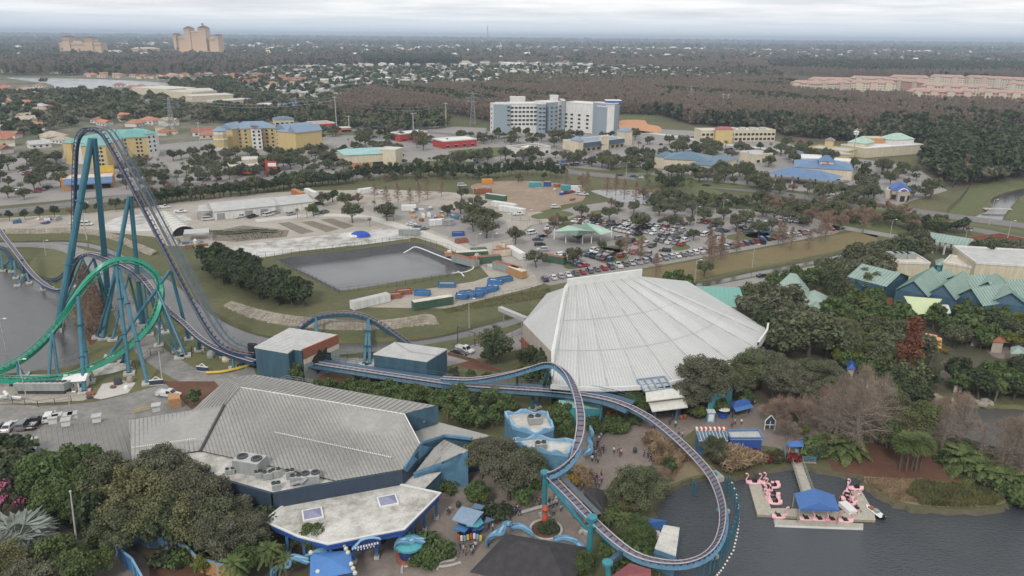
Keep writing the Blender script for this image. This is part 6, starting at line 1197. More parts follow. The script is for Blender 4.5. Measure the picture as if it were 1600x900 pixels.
def plant(key,loc,s=1.0,sz=None,zone='',desc=None):
 base=key.rstrip('0123456789');kind=base if base in KINDN else base.rstrip('NMF');nm=KINDN[kind];crown,trunk=PROTO[key];d_=desc or DESC[kind]
 sz=sz or s*random.uniform(.9,1.12);sx=s*random.uniform(.92,1.1)
 if trunk is None:
  o=bpy.data.objects.new(nm,crown);C.objects.link(o);o.location=loc;reg(o,d_,'tree',zone,d_+'s')
 else:
  o=thing(nm,loc,d_,'shrub' if 'bush' in key or 'shrub' in nm else 'tree',zone,d_+'s');child('crown',crown,o);child('trunk',trunk,o)
 o.rotation_euler=(0,0,random.uniform(0,6.28));o.scale=(sx,sx,sz);return o
RECTS=((1430,522,1476,552),(1404,470,1490,500),(1378,428,1600,462),(1438,360,1530,394),(1380,408,1450,440),(1200,440,1295,494),(1076,444,1160,482))
def choose(mix):
 r_=random.random()*sum(mix.values())
 for k,v in mix.items():
  r_-=v
  if r_<=0:return k
 return k
TAKEN=[]
def scatter(mix,px,n,zone,s=(.8,1.2),dist=4.0,z=0.0,avoid=(),world=False):
 """individual trees, spread over a ground outline given in photo pixels"""
 poly=[xy(U(a,b))for a,b in px];xs=[p[0]for p in poly];ys=[p[1]for p in poly];got=[];tries=0
 while len(got)<n and tries<n*40:
  tries+=1;x,y=random.uniform(min(xs),max(xs)),random.uniform(min(ys),max(ys))
  if not inpoly(x,y,poly)or any((x-a)**2+(y-b)**2<dist*dist for a,b in got):continue
  if any(inpoly(x,y,w_)for w_ in wp.values()):continue
  if any(a<u_<c and b<v_<d for a,b,c,d in RECTS for u_,v_ in(PX((x,y,3)),PX((x,y,9)))):continue
  got.append((x,y));plant(choose(mix),(x,y,z),random.uniform(*s),zone=zone)
 return got
def T(key,px,py,s=1.0,zone='',sz=None,desc=None):return plant(key,tuple(U(px,py)),s,sz,zone,desc)
# --- near: the wooded bottom-left corner
Z='in the grove left of the terrace'
T('pinkN0' if 'pinkN0' in PROTO else 'pinkN',6,822,1.0,'at the left edge',desc='pink blossoming tree')
T('silverN',36,880,1.35,'by the flagpole path');T('silverN',10,896,1.1,'below its larger twin')
for key,x,y,s in(('greenN0',104,796,1.0),('greenN1',62,800,.85),('greenN2',132,786,.95),('greenN1',90,830,.8),('greenN0',124,818,.8),('oakN0',176,800,.95),('oakN1',262,790,.95),('oakN2',222,824,.95),('oakN1',292,815,.85),('oakN1',322,838,.85),('oakN2',262,850,.85),('oakN0',352,858,.8),('oakN1',372,842,.7),('oakN0',205,858,.75),('oakN2',305,862,.8),('oakN1',345,888,.7),('oakN1',392,872,.62),('greenN2',384,905,.55),('darkM0',40,800,1.0),('darkM1',20,790,1.0),('darkM2',150,840,.8),('oakN2',10,930,.7),('oakN1',60,950,.7),('greenN1',110,935,.6),('olive',92,905,.9),('olive',130,920,.8),('olive',168,900,.6),('palmN',118,890,.7),('oakN0',20,905,.5)):
 T(key,x,y,s,Z)
for x,y,s in((398,880,.7),(425,900,.8),(370,925,.8),(448,905,.6)):T('palmN',x,y,s,'behind the orange fence')
T('darkM1',272,872,.8,'inside the blue fence',1.1);T('bush1',262,885,1.8,'inside the blue fence');T('bush0',290,885,1.8,'inside the blue fence');T('limeN',318,898,.5,'inside the blue fence');T('palmlow',350,892,.9,'inside the blue fence')
for k in range(12):T('bush%d'%(k%3),90+k*8+random.uniform(-3,3),800+k*5,1.6,'along the curved path')
T('darkM0',30,762,.95,Z);T('darkM2',8,756,.9,Z);T('oakM1',45,778,.9,Z)
T('darkM0',420,850,.7,'at the terrace corner');T('greenN2',487,868,.52,'in front of the terrace roof',desc='small domed green tree')
Z='between the terrace and the kiosk'
for key,x,y,s in(('oakN1',795,782,.82),('oakN1',775,756,.7),('oakN0',820,760,.6),('oakN2',752,748,.6),('greenN0',745,792,.4),('limeN',748,792,.55),('greenM1',815,790,.55),('greenM2',826,778,.6),('bush0',690,764,1.5),('bush0',700,768,1.3),('bush1',760,805,1.6),('bush1',790,810,1.5)):T(key,x,y,s,Z)
for key,x,y,s in(('bush0',655,862,1.6),('bush0',668,860,1.7),('bush0',682,866,1.7),('bush0',662,872,1.5),('bush0',692,872,1.3),('bush0',676,878,1.4),('bush0',660,882,1.2),('bush1',846,828,1.0),('bush1',856,826,1.0),('bush1',862,832,.9),('bush1',850,836,.9)):T(key,x,y,s,'in the plaza planting beds')
for k in range(26):
 x=490+k*11;T(random.choice(['greenM0','greenM1','greenM2','olive','darkM0','greenM1']),x+random.uniform(-4,4),618+(x-490)*.10+random.uniform(-4,6),random.uniform(.42,.62),'in the planting strip under the coaster')
for k in range(12):T('bush%d'%(k%3),560+k*18+random.uniform(-5,5),600+k*2.6+random.uniform(-3,4),random.uniform(1.0,1.6),'in the planting strip under the coaster')
for x,y,s in((700,660,.55),(722,668,.6),(745,672,.6),(770,668,.55),(790,650,.6),(772,640,.7),(735,645,.55),(755,655,.5),(692,645,.5)):T(random.choice(['greenM0','greenM2','olive','darkM1','palmN']),x,y,s,'beside the theatre gable')
for x,y,s in((462,592,.5),(470,596,.45),(476,590,.5)):T('greenM1',x,y,s,'against the station wall')
T('darkM0',778,568,.9,'behind the storage shed');T('oakM1',772,556,.8,'behind the storage shed');T('darkM2',765,572,.5,'behind the storage shed')
for x,y,s in((820,575,.6),(838,568,.55),(850,580,.6),(812,590,.5),(845,596,.6),(828,600,.55),(856,612,.6),(872,640,.55),(858,660,.5),(880,660,.6),(884,685,.5),(878,672,.55),(760,600,.35),(710,592,.35),(735,596,.35)):T(random.choice(['greenM0','greenM2','darkM1','limeN']),x,y,s,'in the thicket under the climbing track')
for x,y,s in((985,645,.55),(975,650,.5),(995,655,.5)):T('greenN1',x,y,s,'by the theatre entrance')
for k in range(9):T('amberbush' if k<5 else 'bush0',935+k*7,652+(k%3)*2+(8 if k>4 else 0),1.2,'in the rounded entrance beds')
for k in range(10):T('bush0',930+(k%5)*10,668+(k//5)*6,1.5,'in the rounded entrance beds')
Z='in front of the white theatre'
for key,x,y,s in(('oakN1',1098,640,1.0),('oakN0',1120,632,.8),('oakN1',1078,648,.7),('oakN0',1170,618,.95),('oakN1',1188,606,.8),('oakN2',1150,622,.7),('greenM0',1125,648,.5),('greenM1',1085,655,.4),('limeN',1095,655,.4),('greenM2',1165,632,.5),('limeN',1160,640,.4)):T(key,x,y,s,Z)
Z='around the green pavilion'
for key,x,y,s in(('oakM0',1190,520,1.2),('oakM1',1215,510,1.3),('oakM0',1235,545,1.3),('oakM2',1262,560,1.2),('oakM1',1222,565,1.1),('darkM0',1200,545,1.1),('darkM1',1180,500,.9),('oakM1',1172,482,.8),('oakN0',1290,560,.8),('oakN2',1310,545,.75),('oakN0',1325,565,.7),('greenM1',1275,530,.8),('greenM2',1298,520,.8),('oakM2',1160,500,.7),('oakM1',1100,432,.55),('greenM0',1060,448,.7),('greenM1',1075,455,.6),('greenM2',1045,450,.6)):T(key,x,y,s,Z)
Z='on the plaza by the blue stalls'
for key,x,y,s in(('oakN1',1235,640,.85),('oakN0',1262,622,.8),('oakN1',1215,622,.8),('oakN1',1290,615,.7),('bareN0',1212,664,.75),('bareN0',1248,672,.75),('bareN1',1275,668,.7),('bareN0',1292,650,.7),('bareN0',1300,690,.6),('bareN1',1228,690,.5),('limeN',1255,682,.4)):T(key,x,y,s,Z)
Z='on the lake shore'
for key,x,y,s in(('cypressN0',1330,712,1.1),('cypressN0',1302,702,.9),('cypressN0',1362,690,.95),('cypressN1',1340,668,.8),('bareN1',1345,690,.9),('bareN1',1320,668,.9),('cypressN1',1372,668,.7),('oakN0',1390,672,.7),('oakN2',1412,690,.65),('greenN0',1385,700,.5),('olive',1430,690,1.0),('olive',1445,672,.9),('cypressN0',1470,705,.6),('cypressN1',1495,700,.65),('bareN0',1465,668,.7),('bareN0',1490,662,.7),('bareN1',1510,680,.55),('cypressN1',1528,722,.45),('cypressN0',1560,745,.7),('cypressN1',1576,748,.7),('cypressN0',1592,752,.65),('cypressN1',1606,748,.75),('bareN0',1600,700,.7),('bareN0',1575,690,.5),('redM',1412,604,1.3),('redM',1400,610,.8),('bareN1',1488,590,.55),('bareN1',1500,596,.45)):T(key,x,y,s,Z)
for x,y in((1405,735),(1415,738),(1424,734),(1430,738),(1438,733),(1410,728),(1432,727)):T('sabalN',x,y,.95,'in the cluster on the mulch bank')
for k in range(16):T(random.choice(['bush0','bush1','palmlow']),1265+(k%8)*9+random.uniform(-3,3),702+(k//8)*9+random.uniform(-3,3),random.uniform(1.2,1.8),'beside the dock gangway')
for k in range(34):t_=k/33;T(random.choice(['bush0','bush1','bush0','palmlow']),1478+t_*125+random.uniform(-6,6),718+t_*62+random.uniform(-6,9),random.uniform(1.2,2.0),'along the mulch bank')
for k in range(22):t_=k/21;T('bush%d'%(k%2),1495+t_*110,698+t_*44+random.uniform(-2,2),1.3,'in the hedge by the upper lagoon')
for k in range(16):T(random.choice(['redbush','redbush','bush1']),1130+k*7.5+random.uniform(-2,2),716+(k%3)*3,1.0,'behind the blue stalls')
for key,x,y,s in(('strawbush',1140,732,2.0),('strawbush',1158,735,2.2),('strawbush',1168,730,1.8),('oakN0',1112,722,.42),('oakN0',1125,728,.38),('strawbush',1030,700,1.6),('strawbush',1040,706,1.6),('strawbush',1050,714,1.6),('strawbush',1022,694,1.3),('strawbush',1058,722,1.4),('bareN0',1022,765,.5),('bareN0',1034,758,.42),('oakN0',992,810,.75),('oakN0',1010,790,.6),('oakN2',975,800,.55),('darkM1',1040,742,.3),('greenM1',1046,735,.3)):T(key,x,y,s,'on the inner lagoon bank')
for key,x,y,s in(('palmN',950,830,.55),('palmN',972,840,.6),('palmN',958,818,.5),('palmlow',985,846,1.0),('greenN1',985,858,.4),('greenN0',1005,862,.4),('greenN2',1000,845,.38),('bush0',965,872,1.7),('bush0',980,878,1.7),('bush0',995,872,1.6),('bush0',975,888,1.6),('bush0',955,862,1.4),('greenN2',905,905,.42),('greenN1',915,895,.35),('greenN0',895,912,.4),('palmN',1030,900,.4),('palmN',1020,893,.35),('bush1',895,752,1.0),('strawbush',905,745,1.2),('amberbush',895,760,1.2),('strawbush',912,758,1.2)):T(key,x,y,s,'below the diving track')
for k in range(9):T('cypressM%d'%(k%3),132+(k%3)*9+random.uniform(-3,3),478+k*6,random.uniform(.6,.85),'on the red bed under the coaster')
for k in range(8):T('bareM%d'%(k%3),138+random.uniform(-8,14),470+k*8,.45,'on the red bed under the coaster')
T('greenM0',304,634,.45,'by the timber box');T('bush0',380,572,.8,'near the entrance sign')
scatter({'greenM0':3,'greenM1':3,'greenM2':3,'darkM0':1,'oakM1':1,'palmN':2,'palmM':1,'olive':1.2,'limeN':1.6,'sabalN':.8,'amberbush':.4,'palmlow':1.2},[(1282,490),(1310,470),(1380,478),(1420,500),(1500,502),(1600,510),(1640,560),(1560,545),(1480,548),(1470,570),(1440,590),(1370,596),(1310,580),(1285,540)],110,'in the tropical garden',(.55,.95),3.2)
scatter({'greenM0':3,'greenM1':3,'darkM2':2,'palmN':1},[(1490,605),(1540,598),(1650,606),(1650,632),(1560,630),(1500,622)],26,'on the far side of the upper lagoon',(.5,.8),3)
scatter({'greenM0':2,'darkM1':2,'oakM2':2},[(1385,560),(1440,560),(1440,640),(1400,655),(1370,620)],18,'behind the shore cypresses',(.6,.9),4)
scatter({'oakM0':2,'oakM1':3,'oakM2':2,'palmM':.6,'darkM0':1.2},[(1290,442),(1340,420),(1400,398),(1440,402),(1440,428),(1385,432),(1378,468),(1300,470)],34,'beside the service road',(.7,1.05),5)
scatter({'oakM0':2,'oakM1':3,'darkM1':1},[(1455,402),(1520,402),(1600,404),(1640,420),(1560,420),(1460,416)],22,'behind the toll canopy',(.7,.95),5)
scatter({'oakM1':2,'oakM0':2,'greenM1':1,'palmM':.5},[(1195,455),(1230,448),(1300,440),(1290,462),(1215,475)],12,'behind the green pavilion',(.6,.9),5)
scatter({'greenM1':1,'darkM0':2,'darkM1':2,'hedgeM':1},[(322,418),(345,408),(385,425),(430,448),(478,470),(482,480),(440,480),(395,464),(350,446),(325,434)],62,'in the thicket beside the canal',(.55,.85),2.6)
for x,y,s in((1107,409,.8),(1110,416,.8),(1125,405,.7),(1126,406,.6),(1150,398,.6),(1024,432,.6),(1215,385,.65),(1222,386,.65),(1235,392,.6),(1263,390,.6),(1282,378,.75),(1289,376,.75),(978,404,.6),(1000,412,.6),(1348,364,.7)):T(random.choice(['cypressM0','cypressM1','cypressM2']),x,y,s,'on the dry meadow')
Z='in the parking lot'
for x,y,s in((908,341,.85),(952,345,.85),(934,347,.5),(1000,362,1.05),(1004,358,.9),(1050,358,.95),(1055,340,.9),(1100,348,.85),(1130,345,.8),(1078,352,.6),(1083,376,.6),(1120,360,.6),(1150,362,1.0),(1165,352,.8),(1185,371,.9),(1205,362,.7),(966,330,.7),(1020,330,.9),(1082,336,.9),(895,416,.85),(838,418,.85),(805,382,.9),(940,392,.5),(970,392,.5),(902,378,.5),(865,358,.5),(880,352,.5),(1030,338,.8),(990,335,.8),(1210,345,.9),(1235,350,.9),(1245,340,.8),(1255,355,.7),(1190,340,.8)):T(random.choice(['oakM0','oakM1','oakM2']),x,y,s*.78,Z)
for x,y,s in((1268,350,.9),(1290,358,.9),(1312,362,.9),(1325,350,.9),(1346,352,.8),(1380,350,.7),(1398,352,.7),(1005,312,.7),(1028,316,.8),(1060,312,.6),(955,325,.6),(925,345,.5),(865,352,.6),(870,345,.5),(1300,345,.7),(1370,352,.6),(855,372,.45),(968,388,.5)):T('bareM%d'%random.randrange(3),x,y,s,'around the parking lot')
scatter({'oakM0':2,'oakM1':3,'bareM0':1.2,'darkM0':1,'bush0':1},[(1000,312),(1060,318),(1100,314),(1180,318),(1260,325),(1330,338),(1400,346),(1395,356),(1300,345),(1180,335),(1080,330),(1010,324)],46,'along the parking lot edge',(.5,.8),6)
scatter({'greenM0':1,'darkM0':2,'oakM1':1,'bareM1':1},[(1415,356),(1440,350),(1500,358),(1520,368),(1450,366),(1420,372)],20,'near the toll canopy',(.4,.7),4)
scatter({'palmM':1,'sabalM':2,'darkM0':1.2},[(1000,288),(1080,292),(1082,304),(1052,308),(1000,296)],22,'beside the small pond',(.6,.85),5)
for x,y in((948,306),(962,306),(975,312),(993,318),(917,302),(885,292),(910,300)):T('cypressM%d'%random.randrange(3),x,y,.7,'standing round the small pond')
for x,y,s,k in((605,345,1.0,'oakM1'),(551,348,1.0,'oakM1'),(740,362,.9,'oakM0'),(760,372,.95,'oakM1'),(735,345,.85,'oakM2'),(720,335,.8,'oakM0'),(700,338,.7,'oakM1'),(750,350,.9,'oakM2'),(722,312,.7,'oakM2'),(745,330,.9,'oakM0'),(770,352,.8,'oakM1'),(755,362,.7,'oakM1'),(540,325,.8,'oakM1'),(560,320,.8,'bareM0'),(578,354,.55,'sabalM'),(615,345,.6,'palmM'),(585,330,.7,'palmM'),(465,340,.7,'palmM'),(480,340,.7,'palmM'),(490,338,.8,'greenM0'),(505,322,.8,'oakM2'),(520,316,.8,'darkM0')):T(k,x,y,s*.85,'in the maintenance yard')
for x,y in((604,322),(622,318),(641,322),(655,316),(585,312),(668,312),(690,308)):T('cypressM%d'%random.randrange(3),x,y,.6,'behind the inner yard')
def row(mix,px,gap,zone,s,jit=.6,rows=1):
 pts=catmull([U(a,b)for a,b in px],10)
 for r_ in range(rows):
  acc=0
  for p,q in zip(pts[:-1],pts[1:]):
   L=(q-p).length;
   while acc<L:c=p.lerp(q,acc/L);plant(choose(mix),(c.x+random.uniform(-jit,jit),c.y+r_*4+random.uniform(-jit,jit),0),random.uniform(*s),zone=zone);acc+=gap
   acc-=L
row({'hedgeM':1},[(550,284),(620,279),(700,278),(760,280),(820,274),(882,280)],3.3,'in the long screen behind the workers yard',(.9,1.15))
row({'darkM0':1,'darkM1':1,'oakM2':.6},[(240,322),(300,314),(380,306),(440,298),(500,291),(550,288)],4.6,'in the hedge behind the nursery sheds',(.65,.85),rows=2)
row({'darkM2':1,'oakM1':1,'bareM1':.3},[(-60,352),(0,346),(60,342),(130,334),(200,327),(240,322)],6,'along the left stretch of far road',(.4,.55))
Z='among the shops and hotels'
for k_ in '012':PROTO['streetM'+k_]=PROTO['oakM'+k_]
mixc_={'streetM0':2.5,'streetM1':3,'streetM2':2,'darkM0':1.0,'sabalM':.9,'palmM':.6,'bareM0':.5,'bush0':.6}
for px,n,z_ in(([(500,255),(560,232),(500,222),(500,210),(620,212),(700,222),(700,236),(640,240),(640,256),(700,262),(560,275),(500,272)],52,'around the teal roofed store'),([(640,256),(760,246),(800,256),(700,262)],20,'around the fast food restaurants'),([(700,216),(820,214),(960,216),(905,230),(820,232),(750,226)],50,'below the white hotel'),([(0,262),(100,245),(100,300),(0,320)],26,'in the left car parks'),([(180,262),(240,250),(330,240),(350,262),(345,280),(250,300),(190,300)],50,'between the two yellow hotels'),([(340,262),(350,242),(500,242),(520,262),(480,280),(400,284),(330,290)],52,'below the slate roofed hotel'),([(760,246),(860,246),(900,252),(900,262),(800,256)],16,'by the fuel station'),([(900,254),(1010,250),(1030,272),(1180,276),(1190,296),(1050,282),(950,268)],48,'around the dull blue hall'),([(980,212),(1080,228),(1180,236),(1180,260),(1120,250),(990,246)],40,'on the plaza car parks'),([(1190,232),(1260,230),(1320,258),(1330,268),(1220,268),(1160,256)],28,'around the yellow restaurant'),([(1330,262),(1400,262),(1440,280),(1460,310),(1400,322),(1340,312),(1340,290)],34,'around the little bank'),([(1180,290),(1240,300),(1340,314),(1330,322),(1220,306),(1180,300)],22,'along the far road by the fuel canopy')):
 scatter(mixc_,px,n,z_,(.45,.95),5.8)
scatter({'oakM1':2,'darkM0':1,'bareM1':1,'bush0':2},[(560,284),(740,284),(880,285),(920,290),(900,283),(700,272),(560,278)],26,'behind the tall screen',(.4,.6),5)
scatter({'streetM0':1,'bareM0':1,'palmM':1},[(180,330),(240,300),(330,292),(330,300),(240,318)],10,'beside the left far road',(.5,.7),5)
scatter({'bareM0':1,'bareM1':1,'oakM1':1},[(1180,318),(1400,330),(1440,352),(1340,348),(1200,335)],20,'between the road and the parking lot',(.6,.85),5)
# --- forests: the nearest rows are single trees, the mass behind is stuff
FOREST=[([(560,186),(520,172),(560,150),(700,142),(800,139),(1000,137),(1240,130),(1262,152),(1400,160),(1620,170),(1640,190),(1500,205),(1300,200),(1200,190),(1080,196),(1035,181),(950,178),(960,196),(770,192),(700,178)],{'cypF0':4,'cypF1':4,'cypF2':4,'pineF0':.25,'oakF1':.25},4.8,(.8,1.2)),([(1040,186),(1100,188),(1220,192),(1320,205),(1460,214),(1640,218),(1700,262),(1600,278),(1490,296),(1440,262),(1440,240),(1320,222),(1225,214),(1200,205),(1100,197)],{'cypF1':1.2,'pineF0':2,'pineF1':2,'oakF0':2,'oakF1':2,'oakF2':1.5},6.5,(.75,1.1)),([(1440,222),(1640,220),(1720,255),(1600,276),(1560,280),(1450,262)],{'pineF0':3,'pineF1':3,'pineF2':2,'oakF1':1},5.5,(.8,1.15)),([(300,195),(330,172),(420,178),(480,172),(560,186),(700,180),(700,200),(640,206),(500,200),(430,192)],{'oakF0':3,'oakF1':3,'pineF1':1,'cypF0':1.5},7.5,(.7,1.0)),([(-60,118),(380,119),(420,105),(700,100),(790,97),(790,88),(400,90),(280,90),(-60,92)],{'cypF0':3,'cypF1':3,'cypF2':2,'oakF1':1.6,'pineF0':1.6},13,(1.0,1.5)),([(570,102),(560,92),(700,92),(720,103)],{'pineF0':2,'pineF1':2},10,(1.2,1.6)),([(700,98),(900,100),(1300,122),(1680,130),(1680,96),(1300,84),(1000,82),(790,84)],{'cypF0':4,'cypF1':4,'cypF2':4,'oakF1':.3},12,(1.0,1.4)),([(1200,112),(1200,100),(1400,101),(1680,106),(1680,116),(1500,118),(1350,118)],{'pineF0':2,'pineF1':2,'oakF1':2,'oakF0':1},12,(1.2,1.6)),([(790,137),(780,122),(920,124),(1140,124),(1240,128),(1230,132),(1000,137)],{'cypF0':2,'cypF1':2,'oakF0':2,'oakF2':1},12,(.8,1.2)),([(-80,240),(0,225),(80,215),(100,200),(300,190),(330,172),(150,178),(0,190),(-80,200)],{'oakF0':3,'oakF2':3,'oakF1':2},15,(.8,1.2)),([(-80,200),(0,190),(160,178),(330,172),(380,150),(520,150),(520,168),(400,175),(300,172),(260,145),(150,142),(0,135),(-80,135)],{'oakF0':3,'oakF2':2,'oakF1':3},17,(.7,1.1)),([(380,150),(520,150),(560,148),(780,138),(1240,126),(1200,108),(780,104),(420,108),(380,122)],{'oakF0':3,'oakF1':4,'oakF2':3,'pineF1':.6,'cypF0':1},21,(.6,1.05)),([(60,124),(300,128),(380,122),(380,150),(260,145),(60,141)],{'oakF0':3,'oakF1':3},16,(.8,1.2)),([(1330,160),(1262,150),(1400,152),(1640,160),(1640,172)],{'cypF0':3,'cypF1':3,'oakF1':1},8,(.7,.9)),]
allp=[];rngF=np.random.default_rng(5)
condo_boxes=[]
for pl,mix,gap,sr in FOREST:
 poly=[xy(U(a,b))for a,b in pl];xs=[p[0]for p in poly];ys=[p[1]for p in poly];x0,x1,y0,y1=min(xs),max(xs),min(ys),max(ys)
 nx,ny=int((x1-x0)/gap)+1,int((y1-y0)/gap)+1;gx,gy=np.meshgrid(np.arange(nx),np.arange(ny));X=(x0+(gx+rngF.random(gx.shape))*gap).ravel();Y=(y0+(gy+rngF.random(gy.shape))*gap).ravel()
 ins=np.zeros(len(X),bool);j=len(poly)-1
 for i in range(len(poly)):
  xi,yi=poly[i];xj,yj=poly[j]
  if yi!=yj:c=((yi>Y)!=(yj>Y))&(X<(xj-xi)*(Y-yi)/(yj-yi)+xi);ins^=c
  j=i
 X,Y=X[ins],Y[ins];ks=list(mix);pr=np.array([mix[k]for k in ks]);kk=rngF.choice(len(ks),len(X),p=pr/pr.sum());ss=rngF.uniform(sr[0],sr[1],len(X))
 if 'cypF0' in ks and mix['cypF0']>2:
  pt=np.sin(X/61+1.3*np.sin(Y/83))*np.sin(Y/97+.7)+.5*np.sin(X/23+Y/31);gm=(pt>.62)&(rngF.random(len(X))<.75);nn=len(ks);ks=ks+['pineF1','oakF0'];kk=np.where(gm,rngF.integers(nn,nn+2,len(X)),kk)
 allp+=list(zip(X.tolist(),Y.tolist(),[ks[k]for k in kk],ss.tolist()))
for lo,hi,gap,sc_,mix in((2600,5200,42,2.1,('oakF0','oakF1','oakF2','cypF0')),(5200,10500,95,3.6,('oakF1','oakF0','cypF1')),(10500,20500,230,6.5,('oakF1','oakF0'))):
 nx=int(hi*1.7/gap);
 for iy in range(int((hi-lo)/gap)):
  Y=lo+(iy+rngF.random())*gap;half=Y*.80
  for X in np.arange(-half,half,gap):allp.append((float(X+rngF.random()*gap),float(Y+rngF.random()*gap),mix[rngF.integers(0,len(mix))],float(sc_*rngF.uniform(.7,1.2))))
blk=[]
for o in list(C.objects):
 if o.name.split('.')[0]in('condominium','resort_tower','conference_hall','hotel','store','shop','warehouse','pylon','hall','office','shopping_hall','restaurant'):
  bb=[c.matrix_world for c in o.children]
  vs_=[(v.co.x,v.co.y)for c in o.children if c.type=='MESH' and c.name.startswith(('wall','roof','tower_block','block'))for v in c.data.vertices]
  if not vs_:continue
  loc=o.location
  if o.name.startswith('condominium'):vs_=[(v.co.x,v.co.y)for c in o.children if c.name.startswith('roof')for v in c.data.vertices]
  blk.append((loc.x+min(a for a,_ in vs_)-4,loc.x+max(a for a,_ in vs_)+4,loc.y+min(b for _,b in vs_)-(34 if 'condo' in o.name else 14 if 'hotel' in o.name else 5),loc.y+max(b for _,b in vs_)+3))
def blocked(x,y):return any(a<x<b and c<y<d for a,b,c,d in blk)
fw=[wp['far_lake'],wp['creek']]
lk=[xy(U(a,b))for a,b in[(-40,133),(268,128),(268,143),(-40,146)]]
allp=[p for p in allp if not(900<p[1]<1700 and inpoly(p[0],p[1],lk))and not(p[1]<3500 and(blocked(p[0],p[1])or any(inpoly(p[0],p[1],w_)for w_ in fw)))]
# ---------------------------------------------------------------- suburb houses
def house_mesh(key,w_,d,h,rise,kind,wing=False):
 m_=MB();q=[Vector((-w_/2,-d/2,0)),Vector((w_/2,-d/2,0)),Vector((w_/2,d/2,0)),Vector((-w_/2,d/2,0))]
 m_.prism([(p.x,p.y)for p in q],0,h,'cream_wall' if wing else 'white_wall');hip(m_,q,h,rise,'roof_tint',.6,kind=='gable')
 for x in(-.3,.0,.3):m_.box((x*w_,-d/2-.04,.9),(1.6,.1,1.2),'glass')
 if wing:
  q2=[Vector((w_*.1,-d/2-5,0)),Vector((w_/2,-d/2-5,0)),Vector((w_/2,-d/2+1,0)),Vector((w_*.1,-d/2+1,0))];m_.prism([(p.x,p.y)for p in q2],0,h-.1,'cream_wall');hip(m_,q2,h-.1,rise*.8,'roof_tint',.5,kind=='gable');m_.box((w_*.3,-d/2-5.1,.1),(4.2,.1,2.2),'white_paint')
 return m_.data(key)
HM=[house_mesh('house_a',15,10,3,2.8,'hip'),house_mesh('house_b',14,9,3,2.6,'gable'),house_mesh('house_c',16,10,3,2.8,'hip',True),house_mesh('house_d',13,10,5.6,2.6,'gable',True)]
ROOFC=dict(white=(.48,.48,.47),grey=(.30,.30,.30),tan=(.42,.35,.28),brown=(.2,.15,.12),orange=(.42,.19,.12),red=(.32,.14,.10))
hrest=[];hcount=0
def houses(px,n,pal,zone,gap=17,s=(.85,1.15)):
 global hcount
 poly=[xy(U(a,b))for a,b in px];xs=[p[0]for p in poly];ys=[p[1]for p in poly];got=[];tries=0
 while len(got)<n and tries<n*60:
  tries+=1;x,y=random.uniform(min(xs),max(xs)),random.uniform(min(ys),max(ys))
  if not inpoly(x,y,poly)or blocked(x,y)or any((x-a)**2+(y-b)**2<gap*gap for a,b in got)or any(inpoly(x,y,w_)for w_ in fw):continue
  got.append((x,y));c=choose(pal);me=random.choice(HM);rz=random.choice([0,.3,-.4,1.2,1.57,.8])+random.uniform(-.1,.1);k=random.uniform(*s)
  o=bpy.data.objects.new('house',me);C.objects.link(o);o.location=(x,y,0.1);o.rotation_euler=(0,0,rz);o.scale=(k,k,k)
  col=ROOFC[c];f=random.uniform(.8,1.15);o.color=(col[0]*f,col[1]*f,col[2]*f,1)
  two='two storey' if me.name.startswith('house_d')else 'winged' if me.name.startswith('house_c')else 'gabled' if me.name.startswith('house_b')else 'hipped'
  reg(o,f'{two} house with {c} roof','house',zone,f'{c} roofed houses');hcount+=1
 GOTH.extend(got)
GOTH=[]
warm={'orange':5,'red':2,'white':.6,'tan':1};pale={'white':5,'grey':3,'tan':2.5,'brown':1.2,'orange':.4}
houses([(135,117.5),(210,120),(262,122),(262,126),(180,122),(135,120)],16,warm,'on the far lake shore',20)
houses([(262,118),(400,116),(480,124),(470,136),(380,134),(290,130)],46,warm,'right of the far lake')
houses([(180,135),(250,132),(230,146),(190,146)],8,warm,'below the far lake')
houses([(0,135),(70,134),(60,144),(0,145)],6,warm,'left of the far lake')
houses([(370,122),(420,112),(560,106),(760,102),(780,120),(780,134),(640,140),(520,142),(430,142),(430,130)],74,pale,'in the suburb behind the woods',18)
houses([(430,152),(500,140),(520,146),(490,158)],10,pale,'left of the brown woods')
houses([(780,104),(860,106),(920,118),(910,134),(800,137),(780,130)],34,pale,'above the white hotel',18)
houses([(920,118),(960,110),(1060,112),(1180,118),(1180,130),(1000,135),(920,132)],34,pale,'beyond the brown forest',18)
houses([(960,100),(1160,98),(1200,104),(1100,108),(960,106)],16,pale,'on the hazy plain',24);houses([(1380,108),(1460,108),(1450,114),(1390,114)],9,pale,'behind the condominiums',24)
houses([(0,160),(60,158),(90,170),(60,178),(0,176)],5,warm,'left of the first yellow hotel',24);houses([(140,190),(200,188),(262,195),(262,200),(150,196)],6,warm,'behind the teal roofed hotel',20);houses([(250,205),(262,202),(268,214),(252,218)],2,warm,'beside the teal roofed hotel',16)
houses([(-20,215),(100,215),(100,232),(0,240),(-20,236)],7,{'red':2,'tan':2,'orange':1,'white':.6},'by the left frame edge',24);houses([(0,190),(60,186),(100,198),(40,210),(0,206)],5,{'tan':2,'orange':1,'white':1},'at the left suburb street',24);houses([(290,200),(330,205),(330,216),(295,212)],2,warm,'left of the slate roofed hotel',18)
cell={}
for a,b in GOTH:cell.setdefault((int(a//30),int(b//30)),[]).append((a,b))
def nearhouse(x,y):
 cx0,cy0=int(x//30),int(y//30)
 return any(abs(x-a)<8.5 and-15<y-b<8 for i in(-1,0,1)for j in(-1,0,1)for a,b in cell.get((cx0+i,cy0+j),()))
mb=MB();rs_=random.Random(3)
